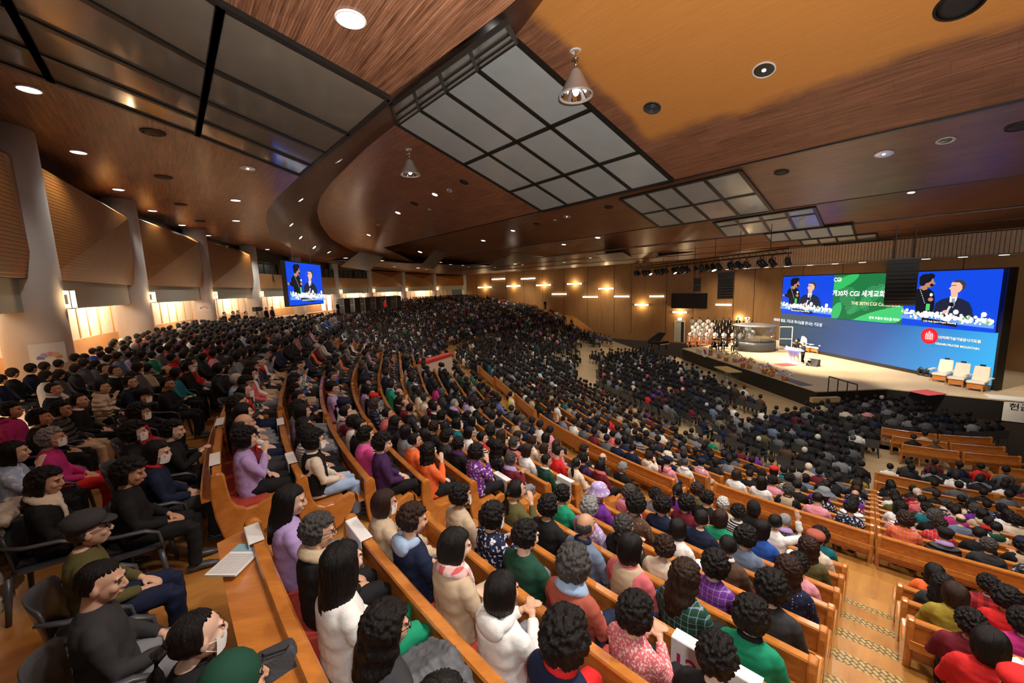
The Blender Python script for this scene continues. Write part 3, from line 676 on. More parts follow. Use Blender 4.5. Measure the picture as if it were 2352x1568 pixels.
# ---------------------------------------------------------------- pews
PEWCOUNT = 0
def arcpts(R, s0, s1, n):
    return [station(R, s0+(s1-s0)*i/n) for i in range(n+1)]
def end_panel(mb, R, s, th=.07, m=0, flip=1):
    p, a = station(R, s); fwd = np.array([-math.cos(a), -math.sin(a)]); side = np.array([-fwd[1], fwd[0]])
    prof = [(-.03, .90), (-.075, .88), (-.09, .80), (-.10, .62), (-.085, .40), (-.04, .18), (.0, .05), (.08, .0), (.2, .03), (.38, .13), (.50, .25), (.56, .38), (.56, .47), (.50, .505), (.40, .47), (.30, .425), (.20, .425), (.12, .47), (.075, .56), (.055, .70), (.045, .86), (.01, .895)]
    return p, fwd, side, prof
def pew(R, s0, s1, z, label, group, ledge=.16, cushion=True, n=8, near=True):
    sm_ = .5*(s0+s1); c, a = station(R, sm_); c3 = np.array([c[0], c[1], z])
    e = empty('pew', c3); tag(e, label, 'pew', group)
    def sweep(prof, name, mat, seg=n, ext=0.0):
        mb = MB(); V = []; k = len(prof)
        for i in range(seg+1):
            s = s0+(s1-s0)*i/seg; p, a = station(R, s); f = np.array([-math.cos(a), -math.sin(a)])
            for (u, h) in prof: q = p+f*u; V.append((q[0]-c3[0], q[1]-c3[1], h))
        F = [(i*k+j, i*k+(j+1) % k, (i+1)*k+(j+1) % k, (i+1)*k+j) for i in range(seg) for j in range(k)]
        F += [tuple(range(k))[::-1], tuple(seg*k+j for j in range(k))]
        mb.add(V, F); return fix_normals(mb.build(name, mat, e))
    sweep([(-.02, .42), (.02, .42), (-.01, .84), (-.05, .84)], 'backrest', M['pew'])
    sweep([(-.065, .83), (.015, .83), (.02, .86), (.005, .875), (-.06, .875), (-.07, .86)], 'top_rail', M['pew_end'])
    sweep([(.0, .375), (.44, .39), (.46, .405), (.45, .425), (.0, .405)], 'seat', M['pew'])
    if cushion: sweep([(.02, .41), (.42, .428), (.42, .452), (.02, .434)], 'cushion', M['cushion'])
    if ledge > .2: sweep([(-.06, .80), (-.06-ledge, .765), (-.06-ledge, .79), (-.06, .83)], 'book_ledge', M['pew'])
    elif near: sweep([(-.05, .60), (-.05-ledge, .60), (-.05-ledge, .70), (-.035-ledge, .70), (-.035-ledge, .615), (-.05, .615)], 'book_rack', M['pew'])
    w = math.degrees(.035/R) if sm_ < S1 else .035
    for s in (s0, s1):
        p, fwd, side, prof = end_panel(None, R, s)
        mb = MB(); q = [(p[0]+fwd[0]*u-c3[0]-side[0]*.035, p[1]+fwd[1]*u-c3[1]-side[1]*.035, h) for u, h in prof]
        mb.slab(q, (side[0]*.07, side[1]*.07, 0)); o = fix_normals(mb.build('end_panel', M['pew_end'], e))
        if near:
            b = o.modifiers.new('bevel', 'BEVEL'); b.width = .018; b.segments = 2; b.limit_method = 'ANGLE'
    for f in ((.33, .66) if near else (.5,)):
        p, a = station(R, s0+(s1-s0)*f); fw = np.array([-math.cos(a), -math.sin(a)]); mb = MB()
        mb.box((p[0]-c3[0]+fw[0]*.0, p[1]-c3[1]+fw[1]*.0, .21), (.06, .05, .42), a); mb.box((p[0]-c3[0]+fw[0]*.22, p[1]-c3[1]+fw[1]*.22, .19), (.36, .04, .37), a); mb.build('support', M['pew_end'], e)
    return e
ORD = ['rearmost', 'second', 'third', 'fourth', 'fifth', 'sixth', 'seventh', 'eighth', 'ninth', 'tenth', 'eleventh', 'twelfth', 'thirteenth', 'fourteenth', 'fifteenth', 'sixteenth', 'seventeenth', 'eighteenth']
BLOCKS_R = [  # name, s0, s1, radial offset, words
    ('RA', 24.0, 42.4, -.2, 'lower right block'), ('RB', 43.95, 50.75, -.2, 'near middle block'), ('RC', 53.25, 59.6, 0, 'upper left block'),
    ('RD', 60.2, 68.4, 0, 'second left block'), ('RE', 69.4, 78.0, 0, 'third left block'), ('RF', 79.2, 90.0, 0, 'fourth left block')]
BLOCKS_F = [('FA', 16.0, 42.9, -.6, 'right front block'), ('FB', 43.2, 51.2, -.6, 'centre front block'), ('FC', 53.3, 70.2, 0, 'left front block'), ('FD', 71.8, 84.0, 0, 'far left front block')]
SLOTS = []
def slot_row(Rb, s0, s1, z, blk, row, dz=0, step=.50, hipoff=.22, m=.34, kind='pew', jit=.05):
    Rh = Rb-hipoff
    def L(s): return s*math.radians(1)*Rh if s < S1 else s
    tot = (s1-s0)*math.radians(1)*Rh if s1 <= S1 else ((s1-s0) if s0 >= S1 else (S1-s0)*math.radians(1)*Rh+(s1-S1))
    nseat = int((tot-2*m+.15)/step)+1
    for i in range(nseat):
        q = m+(tot-2*m)*i/max(1, nseat-1)
        s = s0+q/(math.radians(1)*Rh)
        if s > S1: s = S1+(q-max(0, (S1-s0))*math.radians(1)*Rh) if s0 < S1 else s0+q
        p, a = station(Rh+random.uniform(-jit, jit), s)
        SLOTS.append(dict(p=np.array([p[0], p[1], z+dz]), a=math.atan2(-math.sin(a), -math.cos(a)), blk=blk, row=row, seat=i, kind=kind))
for bn_, s0, s1, off, words in BLOCKS_R:
    for i in range(10):
        Rb = RR[i]+off
        # number of pews in this block row
        L_ = (s1-s0)*math.radians(1)*Rb if s1 <= S1 else (S1-s0)*math.radians(1)*Rb+(s1-S1)
        k = max(1, round(L_/3.6))
        for j in range(k):
            a0 = s0+(s1-s0)*j/k+(.12 if j else 0); a1 = s0+(s1-s0)*(j+1)/k-(.12 if j < k-1 else 0)
            zz = floorz(Rb-.3, .5*(a0+a1))
            mid = station(Rb, .5*(a0+a1))[0]; x, y, d = proj([mid[0], mid[1], zz+.8])
            if d < .3 and not (bn_ == 'RB'): continue
            if np.hypot(mid[0]+4.25, mid[1]-21.9) < 2.3: continue
            if bn_ == 'RB' and i == 0: a0 = 40.5
            if x > 3000 or y > 2100: 
                continue
            pew(Rb, a0, a1, zz, '%s%s wooden pew from the back in the %s' % (ORD[i], '' if k == 1 else ' row %s' % ['first', 'next', 'third', 'fourth'][j], words) if i else 'rearmost wooden pew %s in the %s' % (['', 'second section', 'third section', 'fourth section'][j], words), 'curved wooden pews with high end panels', ledge=.21 if (i == 0 and bn_ in ('RB', 'RA')) else .13, near=d < 9, cushion=d < 6)
        slot_row(Rb, s0, s1, floorz(Rb-.3, .5*(s0+s1)), bn_, i)
for bn_, s0, s1, off, words in BLOCKS_F:
    nrow = {'FA': 11, 'FB': 9, 'FC': 9, 'FD': 9}[bn_]
    for i in range(nrow):
        Rb = FR[i]+off
        L_ = (s1-s0)*math.radians(1)*Rb if s1 <= S1 else (S1-s0)*math.radians(1)*Rb+(s1-S1)
        k = max(1, round(L_/3.4))
        for j in range(k):
            a0 = s0+(s1-s0)*j/k+(.14 if j else 0); a1 = s0+(s1-s0)*(j+1)/k-(.14 if j < k-1 else 0)
            zz = floorz(Rb-.3, .5*(a0+a1)); mid = station(Rb, .5*(a0+a1))[0]; x, y, d = proj([mid[0], mid[1], zz+.8])
            if x > 2700: continue
            pew(Rb, a0, a1, zz, '%s wooden pew from the back%s in the %s' % (ORD[i], '' if k == 1 else ', %s section' % ['first', 'second', 'third', 'fourth', 'fifth'][j], words), 'curved wooden pews with high end panels', near=d < 12 and i < 2, cushion=False)
        slot_row(Rb, s0, s1, floorz(Rb-.3, .5*(s0+s1)), bn_, i, step=.51)
# front right pews on the flat floor, yellow-lit
for i, (R_, s0) in enumerate([(9.3, 22.5), (8.05, 37.5), (7.1, 39.0), (6.05, 41.5)]):
    s1 = {0: 2, 1: 14, 2: 12, 3: 8}[i]
    k = 2
    for j in range(k):
        a0, a1 = s0+(s1-s0)*j/k-(.6 if j else 0), s0+(s1-s0)*(j+1)/k+(.6 if j < k-1 else 0)
        pew(R_, a1, a0, FLAT, '%s yellow wood pew facing the stage, %s half, right of open floor' % (['Empty rear', 'Second', 'Third', 'Frontmost'][i], ['left', 'right'][j]), 'front right pews on the flat floor', near=True, cushion=False)
    if i: slot_row(R_, s1, s0, FLAT, 'FR', i, step=.62)
# ---------------------------------------------------------------- text helper
def text_mesh(s, extr=0.0, bold=0.0):
    cu = bpy.data.curves.new('t', 'FONT'); cu.body = s; cu.size = 1.0; cu.align_x = 'LEFT'; cu.extrude = extr; cu.offset = bold
    o = bpy.data.objects.new('t', cu); C.objects.link(o); dg = bpy.context.evaluated_depsgraph_get()
    me = bpy.data.meshes.new_from_object(o.evaluated_get(dg)); bpy.data.objects.remove(o); bpy.data.curves.remove(cu); return me
def put_text(s, parent, origin, udir, vdir, width, mat, name='lettering', bold=0.012, height=None):
    me = text_mesh(s, 0, bold)
    n = len(me.vertices); co = np.empty(n*3, 'f'); me.vertices.foreach_get('co', co); co = co.reshape(-1, 3)
    x0, x1, y0 = co[:, 0].min(), co[:, 0].max(), co[:, 1].min(); k = width/(x1-x0); kv = k if height is None else height/(co[:, 1].max()-y0)
    u = np.array(udir, float); v = np.array(vdir, float); P = np.array(origin, float)+np.outer((co[:, 0]-x0)*k, u)+np.outer((co[:, 1]-y0)*kv, v)
    me.vertices.foreach_set('co', P.astype('f').ravel()); me.update(); me.materials.clear(); me.materials.append(mat); me.name = name
    o = bpy.data.objects.new(name, me); C.objects.link(o); o.parent = parent; return o
E_ = {}
def em(c, st=1.0):
    k = (c, st)
    if k not in E_: E_[k] = emis('screen_%d' % len(E_), c, st)
    return E_[k]
SB = 1.35      # screen brightness
BLUE = (.005, .055, .62)
class Screen:
    """flat display; polygons given as (u, v) metres on the face, layered millimetres apart"""
    def __init__(s, e, O, U, V, N_): s.e = e; s.O = np.array(O, float); s.U = U; s.V = V; s.N = N_; s.k = 0
    def P(s, u, v): return s.O+s.U*u+s.V*v+s.N*(.004*s.k)
    def poly(s, pts, col, name='picture', st=None):
        s.k += 1; mb = MB(); mb.add([s.P(*p) for p in pts], [tuple(range(len(pts)))]); return mb.build(name, em(col, SB if st is None else st), s.e)
    def disc(s, u, v, ru, rv, col, name='picture', n=16, rot=0): 
        return s.poly([(u+ru*math.cos(q)*math.cos(rot)-rv*math.sin(q)*math.sin(rot), v+ru*math.cos(q)*math.sin(rot)+rv*math.sin(q)*math.cos(rot)) for q in [2*PI*i/n for i in range(n)]], col, name)
    def text(s, t, u, v, w, col, bold=.012, name='lettering', h=None): s.k += 1; return put_text(t, s.e, s.P(u, v), s.U, s.V, w, em(col, SB), name, bold, h)
    def discs(s, lst, name):
        """many small discs, one mesh per colour"""
        by = {}
        for u, v, r, c in lst: by.setdefault(c, []).append((u, v, r))
        for c, l in by.items():
            s.k += 1; mb = MB()
            for i, (u, v, r) in enumerate(l): mb.add([s.P(u+r*math.cos(q), v+r*math.sin(q))+s.N*.0002*(i % 9) for q in [2*PI*j/7 for j in range(7)]], [tuple(range(7))])
            mb.build(name, em(c, SB), s.e)
def speakers_picture(S, u0, v0, w, h):
    q = lambda pts: [(u0+x*w, v0+(1-y)*h) for x, y in pts]
    d = lambda x, y, rx, ry, c, nm='picture', rot=0: S.disc(u0+x*w, v0+(1-y)*h, rx*w, ry*h, c, nm, 18, rot)
    SK = (.42, .19, .11); SK2 = (.72, .42, .30); BK = (.006, .007, .012); NV = (.012, .016, .04)
    S.poly(q([(0, 0), (1, 0), (1, 1), (0, 1)][::-1]), BLUE, 'picture_background')
    S.poly(q([(.02, .47), (.0, .50), (.035, .535), (.06, .52), (.05, .49)]), SK, 'pictured_hand')
    S.poly(q([(.10, .40), (.14, .33), (.20, .295), (.30, .31), (.35, .37), (.37, .47), (.375, .62), (.36, .76), (.16, .76), (.15, .58), (.06, .53), (.05, .49), (.11, .45)]), BK, 'pictured_suit')
    S.poly(q([(.20, .24), (.27, .24), (.275, .32), (.23, .34), (.19, .30)]), SK, 'pictured_neck')
    S.poly(q([(.21, .12), (.28, .10), (.335, .14), (.345, .19), (.365, .215), (.345, .235), (.34, .27), (.30, .285), (.24, .27), (.21, .20)]), SK, 'pictured_face')
    d(.245, .125, .075, .085, BK, 'pictured_hair'); d(.30, .085, .05, .05, BK, 'pictured_hair'); d(.215, .19, .04, .07, BK, 'pictured_hair'); d(.325, .245, .022, .028, BK, 'pictured_beard')
    for i in range(9): d(.19+.010*i, .30+.033*i, .006, .008, (.7, .7, .7), 'pictured_beads')
    S.poly(q([(.29, .58), (.335, .58), (.335, .70), (.29, .70)]), (.08, .5, .15), 'pictured_badge')
    d(.335, .50, .030, .035, SK, 'pictured_hand'); d(.338, .415, .018, .03, (.8, .8, .8), 'pictured_microphone')
    S.poly(q([(.38, .76), (.40, .56), (.46, .49), (.55, .455), (.66, .47), (.74, .53), (.78, .64), (.80, .80), (.38, .80)]), NV, 'pictured_suit')
    S.poly(q([(.545, .43), (.62, .43), (.615, .50), (.575, .62), (.545, .52)]), (.85, .85, .88), 'pictured_shirt')
    S.poly(q([(.567, .47), (.60, .47), (.605, .58), (.585, .64), (.568, .58)]), (.25, .28, .36), 'pictured_tie')
    S.poly(q([(.545, .33), (.62, .33), (.625, .44), (.56, .46)]), SK2, 'pictured_neck')
    S.poly(q([(.56, .185), (.62, .17), (.665, .20), (.665, .30), (.64, .36), (.59, .385), (.555, .365), (.545, .325), (.525, .305), (.545, .27), (.545, .22)]), SK2, 'pictured_face')
    S.poly(q([(.555, .195), (.60, .150), (.66, .165), (.695, .22), (.69, .30), (.665, .34), (.66, .25), (.63, .20)]), (.04, .04, .045), 'pictured_hair')
    S.poly(q([(.545, .245), (.60, .245), (.60, .255), (.545, .255)]), BK, 'pictured_glasses')
    d(.52, .71, .035, .035, SK2, 'pictured_hand'); d(.575, .575, .024, .04, BK, 'pictured_microphone', .4); S.poly(q([(.55, .60), (.575, .61), (.55, .70), (.525, .70)]), (.6, .6, .62), 'pictured_microphone')
    S.poly(q([(-.0, .80), (1, .86), (1, .93), (.0, .87)]), (.12, .30, .75), 'pictured_table')
    L = []; rr = random.Random(5)
    for i in range(210):
        x = rr.uniform(.02, .98); y = .755+.075*x+rr.gauss(0, .028); L.append((u0+x*w, v0+(1-y)*h, rr.uniform(.008, .022)*w, rr.choice([(.95, .95, .95)]*5+[(.75, .85, .70), (.25, .45, .2), (.95, .75, .85)])))
    for x, y, r in ((.63, .70, .03), (.90, .715, .028)): L.append((u0+x*w, v0+(1-y)*h, r*w, (.95, .95, .95)))
    S.discs(L, 'pictured_flowers')
    S.poly(q([(.27, .83), (.66, .885), (.66, .955), (.27, .90)]), (.01, .008, .012), 'pictured_sign')
# big stage screen
LB0 = onz(1773, 788.5, -6.35); LB1 = onz(2276.8, 885, -6.35)
LB0[0] = .5*LB0[0]+.5*27.2
Uv = LB1-LB0; Uv[2] = 0; LW = float(np.linalg.norm(Uv)); Uv = Uv/LW; LH = 6.5
Nv = np.array([Uv[1], -Uv[0], 0]); Nv = Nv if np.dot(Nv, -LB0) > 0 else -Nv
Zv = np.array([0, 0, 1.0])
led = empty('stage_screen', (0, 0, 0)); tag(led, 'huge wide LED screen at the back of the stage showing two speakers and blue panels', 'screen')
mb = MB(); mb.slab([LB0-Uv*.1-Nv*.03-Zv*.25, LB1+Uv*.1-Nv*.03-Zv*.25, LB1+Uv*.1-Nv*.03+Zv*(LH+.08), LB0-Uv*.1-Nv*.03+Zv*(LH+.08)], -Nv*.5); mb.build('screen_housing', M['black'], led)
S = Screen(led, LB0, Uv, Zv, Nv)
dN = float(np.dot(Nv, LB0))
def luv(x, y): p = onplane(x, y, Nv, dN)-LB0; return float(np.dot(p, Uv)), float(p[2])
u1 = luv(1916, 700)[0]; u2 = luv(2081, 700)[0]; vb = luv(1776, 719.5)[1]; vr = luv(2200, 752)[1]; vb = .5*(vb+vr)
# lower gradient: dark teal to bright cyan in vertical strips of a smooth emission ramp
gm, nt, b = new_mat('screen_gradient'); L_ = nt.links.new
tc = N(nt, 'ShaderNodeTexCoord'); vm = N(nt, 'ShaderNodeVectorMath', operation='DOT_PRODUCT'); vm.inputs[1].default_value = tuple(Uv/LW*.9-Zv*.03); L_(tc.outputs['Object'], vm.inputs[0])
ad = N(nt, 'ShaderNodeMath', operation='ADD'); ad.inputs[1].default_value = -float(np.dot(LB0, Uv/LW*.9-Zv*.03)); L_(vm.outputs['Value'], ad.inputs[0])
cr = N(nt, 'ShaderNodeValToRGB'); cr.color_ramp.elements[0].color = (.003, .045, .075, 1); cr.color_ramp.elements[1].color = (.04, .55, .95, 1)
for ps, c in ((.2, (.006, .055, .16, 1)), (.48, (.012, .10, .36, 1)), (.75, (.03, .32, .72, 1))): e_ = cr.color_ramp.elements.new(ps); e_.color = c
L_(ad.outputs[0], cr.inputs[0]); L_(cr.outputs[0], b.inputs['Emission Color']); b.inputs['Emission Strength'].default_value = SB*.85; b.inputs['Base Color'].default_value = (0, 0, 0, 1)
mb = MB(); mb.add([S.P(0, 0), S.P(LW, 0), S.P(LW, vb), S.P(0, vb)], [(0, 1, 2, 3)]); mb.build('blue_panel', gm, led)
speakers_picture(S, 0, vb, u1, LH-vb)
S.poly([(u1, vb), (u2, vb), (u2, LH), (u1, LH)], (.012, .15, .045), 'green_panel')
for (cu, cv, ru, rv, c, ro) in [(.12, .80, .30, .07, (.03, .42, .10), .5), (.75, .1, .5, .10, (.05, .50, .14), .35), (.05, .1, .22, .08, (.04, .42, .12), 1.2), (.55, .45, .4, .06, (.02, .24, .07), .7)]:
    W_ = u2-u1; pts = [(u1+W_*cu+ru*W_*math.cos(t)*math.cos(ro)-rv*W_*math.sin(t)*math.sin(ro), vb+(LH-vb)*cv+ru*W_*math.cos(t)*math.sin(ro)*.8+rv*W_*math.sin(t)*math.cos(ro)) for t in [2*PI*i/20 for i in range(20)]]
    S.poly([(min(u2, max(u1, a)), min(LH, max(vb, b_))) for a, b_ in pts], c, 'green_swirl')
L = []; W_ = u2-u1; H_ = LH-vb
for i in range(46):      # dotted world map
    for j in range(24):
        x, y = i/46, j/24
        land = (abs(x-.22) < .13 and .25 < y < .78 and (x-.22)**2*8+(y-.55)**2*2 < .16) or ((x-.30)**2*30+(y-.25)**2*6 < .28) or ((x-.52)**2*40+(y-.38)**2*5 < .25) or ((x-.72)**2*5+(y-.68)**2*9 < .22) or ((x-.88)**2*40+(y-.28)**2*30 < .2)
        if land: L.append((u1+W_*(x*.95+.02), vb+H_*(y*.8+.1), W_*.0065, (.10, .40, .16)))
S.discs(L, 'dotted_map')
WH = (.95, .95, .95); CRM = (1, .80, .50)
ua, va = luv(1920, 646.5); ub, _ = luv(1937, 645.5); S.text('CGI', ua, va, ub-ua, WH, .03)
ua, va = luv(1917, 678); ub, _ = luv(2095, 690); S.text('제30차 CGI 세계교회성장대회', ua, va-.05, (ub-ua)*1.02, WH, .02)
ua, va = luv(1960, 699); ub, _ = luv(2074, 698); S.text('THE 30TH CGI Conference', ua, va, ub-ua, CRM, .015)
ua, va = luv(2001, 732); ub, _ = luv(2072, 736); S.text('영적 부흥의 파도를 타라!', ua, va, ub-ua, WH, .02)
speakers_picture(S, u2, vb, LW-u2, LH-vb)
ua, va = luv(2163, 756.5); ub, _ = luv(2222, 760); S.text('CGI Holy Spirit Prayer Meeting', u2+(LW-u2)*.29, vb+(LH-vb)*.085, (LW-u2)*.36, WH, .02)
S.text('CGI Holy Spirit Prayer Meeting', u1*.29, vb+(LH-vb)*.085, u1*.36, WH, .02)
ua, va = luv(1785, 737); ub, _ = luv(1897, 746); S.text('예배와 말씀, 기도로 하나님을 만나는 기도원', ua, va, ub-ua, (.85, .92, .95), .015)
ua, va = luv(2162, 776); ub, vb2 = luv(2266, 786); S.text('오산리최자실기념금식기도원', ua, .5*(va+vb2)-.02, ub-ua, (1, .88, .50), .025)
ua, va = luv(2161, 787); ub, vb2 = luv(2263, 797); S.text('OSANRI PRAYER MOUNTAIN', ua, .5*(va+vb2)-.12, ub-ua, (1, .88, .50), .02)
uc, vc = luv(2147, 771); S.disc(uc, vc, .50, .50, (.75, .01, .02), 'round_red_emblem', 28); S.disc(uc, vc, .36, .36, (.85, .03, .04), 'round_red_emblem', 28)
for dx in (-.16, 0, .16):
    k_ = .30 if dx == 0 else .18
    S.poly([(uc+dx-.06, vc-.22), (uc+dx-.025, vc-.22), (uc+dx-.025, vc+k_-.1), (uc+dx, vc+k_-.04), (uc+dx+.025, vc+k_-.1), (uc+dx+.025, vc-.22), (uc+dx+.06, vc-.22), (uc+dx+.06, vc+k_-.08), (uc+dx, vc+k_+.03), (uc+dx-.06, vc+k_-.08)], WH, 'emblem_arch')
# hanging video screen on the left
HS0 = np.array([-16.2, 29.3, -.90]); HS1 = np.array([-16.25, 34.8, -.90])
HU = HS1-HS0; HW = float(np.linalg.norm(HU)); HU /= HW; HN = np.array([HU[1], -HU[0], 0]); HH = 3.2
hs = empty('hanging_screen', (0, 0, 0)); tag(hs, 'bright hanging video screen showing two speakers, high over the left seats', 'screen')
mb = MB(); mb.slab([HS0-HU*.08-Zv*.08, HS1+HU*.08-Zv*.08, HS1+HU*.08+Zv*(HH+.08), HS0-HU*.08+Zv*(HH+.08)], -HN*.3); mb.build('screen_housing', M['black'], hs)
for f in (.25, .75):
    mb = MB(); p = HS0+HU*HW*f-HN*.15; mb.tube([p+Zv*HH, (p[0], p[1], ZC)], .03, 6); mb.build('hanger', M['grey'], hs)
S2 = Screen(hs, HS0+HN*.01, HU, Zv, HN); speakers_picture(S2, 0, 0, HW, HH); S2.text('CGI Holy Spirit Prayer Meeting', HW*.29, HH*.08, HW*.36, WH, .02)

# ---------------------------------------------------------------- pendant cone lamps
def pendant(x, y, xb, yb, label, bot):
    p = onband(x, y, 0); 
    # lamp bottom directly below the ceiling plate
    zb = None
    for z in np.arange(p[2], p[2]-6, -.01):
        if proj([p[0], p[1], z])[1] >= bot: zb = z; break
    h = p[2]-zb; e = empty('cone_pendant_lamp', p); tag(e, label, 'pendant lamp', 'silver cone lamps hanging from the ceiling')
    r = h*.40
    mb = MB(); mb.lathe([(r*.34, -.005), (r*.36, -.03), (r*.22, -.05), (r*.2, -.01)], n=20); mb.build('ceiling_plate', M['whitepaint'], e, True)
    mb = MB(); mb.tube([(0, 0, 0), (0, 0, -h*.40)], r*.05, 8); mb.lathe([(r*.22, -h*.17), (r*.24, -h*.20), (r*.1, -h*.22)], n=14); mb.build('stem', M['chrome'], e, True)
    mb = MB(); n = 28; prof = [(r*.16, -h*.38), (r*.30, -h*.44), (r*.92, -h*.93), (r*1.0, -h*.955), (r*1.0, -h), (r*.94, -h), (r*.86, -h*.94), (r*.2, -h*.46)]
    mb.lathe(prof, n=n); o = mb.build('cone_shade', basic('pendant_shade', (.55, .52, .50), .35, metal=.3), e, True)
    mb = MB(); V = []; 
    for i in range(n): q = 2*PI*i/n; rr_ = .90 if i % 2 else .78; V += [(r*rr_*math.cos(q), r*rr_*math.sin(q), -h*.965), (r*.25*math.cos(q), r*.25*math.sin(q), -h*.60)]
    mb.add(V, [(2*i, 2*((i+1) % n), 2*((i+1) % n)+1, 2*i+1) for i in range(n)]); mb.build('faceted_reflector', M['chrome'], e)
    mb = MB(); mb.ball((0, 0, -h*.86), (r*.2, r*.2, r*.3)); mb.build('bulb', M['lamp'], e, True)
    return p, zb
PEND = [pendant(1322, 116, 0, 0, 'larger silver cone lamp hanging beside the big skylight', 222), pendant(939, 343, 0, 0, 'smaller silver cone lamp hanging over the left seats', 402)]

# ---------------------------------------------------------------- lighting truss and loudspeakers
T0 = np.array([18.3, 26.6, 1.65]); T1 = np.array([16.6, 53.5, 1.75])
tr = empty('lighting_truss', T0); tag(tr, 'long black lighting truss hung below the ceiling left of the stage', 'truss')
mb = MB(); d = T1-T0
for dx, dz in ((-.2, 0), (.2, 0), (0, .3)): mb.tube([(dx, 0, dz), (d[0]+dx, d[1], d[2]+dz)], .045, 6)
for i in range(40):
    a = d*(i/40); b = d*((i+1)/40); mb.tube([(a[0]-.2, a[1], a[2]), (b[0]+.2, b[1], b[2])], .02, 4); mb.tube([(a[0]-.2, a[1], a[2]), (b[0], b[1], b[2]+.3)], .02, 4)
mb.build('lattice', M['black'], tr)
for i in range(8):
    a = d*(i+.5)/8; mb = MB(); mb.tube([(a[0], a[1], a[2]+.3), (a[0], a[1], 1.6+.5)], .02, 5); mb.build('hanger', M['black'], tr)
NTH = ['first', 'second', 'third', 'fourth', 'fifth', 'sixth', 'seventh', 'eighth', 'ninth', 'tenth', 'eleventh', 'twelfth', 'thirteenth', 'fourteenth', 'fifteenth', 'sixteenth', 'seventeenth', 'eighteenth', 'nineteenth', 'twentieth', 'twenty-first', 'twenty-second', 'twenty-third', 'twenty-fourth', 'twenty-fifth', 'twenty-sixth', 'twenty-seventh', 'twenty-eighth', 'twenty-ninth', 'thirtieth']
for i in range(30):
    f = (i+.3)/30; p = T0+d*f+np.array([random.choice((-.2, .2)), 0, -.12]); k = random.uniform(.8, 1.25)
    e = empty('stage_spotlight', p, random.uniform(-.6, .6)-.3); tag(e, 'black stage spotlight under the lighting truss, %s from its near end' % NTH[i], 'spotlight', 'black spotlights under the lighting truss')
    mb = MB(); mb.tube([(0, 0, .1), (0, 0, -.12)], .03, 6); mb.tube([(-.2*k, 0, -.45), (-.2*k, 0, -.12), (.2*k, 0, -.12), (.2*k, 0, -.45)], .022, 5); mb.build('yoke', M['black'], e)
    ax = Vector((random.uniform(.3, .9), random.uniform(-.3, .3), -.8)).normalized(); c = Vector((0, 0, -.42)); mb = MB()
    mb.tube([c-ax*.3*k, c-ax*.2*k, c+ax*.12*k, c+ax*.3*k], [.09*k, .17*k, .18*k, .23*k], 12); mb.build('lamp_body', M['black'], e, True)
    if i % 3 == 0: mb = MB(); mb.tube([c+ax*.301*k, c+ax*.306*k], [.19*k, .19*k], 12); mb.build('lens', M['lampdim'], e)
def line_array(px, py0, py1, D, w, label, n=10, curve=1.2, top=None):
    a = ray(px, py0); P = a*(D/a[1]); b_ = ray(px, py1); h = P[2]-(b_*(D/b_[1]))[2]
    e = empty('line_array_speaker', P, math.atan2(-P[1], -P[0])+PI/2); tag(e, label, 'loudspeaker')
    y = 0; z = 0; ang = 0
    for i in range(n):
        bh = h/n; c = (0, y, z-bh/2); mb = MB(); dp = w*.55
        ca, sa = math.cos(ang), math.sin(ang)
        def R_(px_, py_, pz_): return (px_, c[1]+py_*ca-pz_*sa, c[2]+py_*sa+pz_*ca)
        V = [R_(sx*w/2*(1 if sy < 0 else .8), sy*dp/2, sz*bh*.47) for sz in (-1, 1) for sx, sy in ((-1, -1), (1, -1), (1, 1), (-1, 1))]
        mb.add(V, [(0, 3, 2, 1), (4, 5, 6, 7), (0, 1, 5, 4), (1, 2, 6, 5), (2, 3, 7, 6), (3, 0, 4, 7)]); mb.build('cabinet', M['speaker'], e)
        ang += curve*(i/n)**1.5*.22; z -= bh*math.cos(ang); y += bh*math.sin(ang)
    mb = MB(); mb.box((0, 0, .06), (w*1.3, w*.3, .08))
    for sx in (-.3, .3): mb.tube([(w*sx, 0, .1), (w*sx, 0, 2.4-P[2] if top is None else top)], .03, 5)
    mb.build('rigging', M['black'], e)
line_array(2075, 597, 700, 23.5, 1.35, 'large black line array loudspeaker hanging in front of the stage screen', 12, top=2.0)
line_array(1668, 626, 684, 45, 1.6, 'distant black line array loudspeaker below the lighting truss', 10, top=1.3)
line_array(1602, 639, 670, 50, .8, 'small two-cabinet black loudspeaker near the far wall', 2, 2.5, top=1.4)

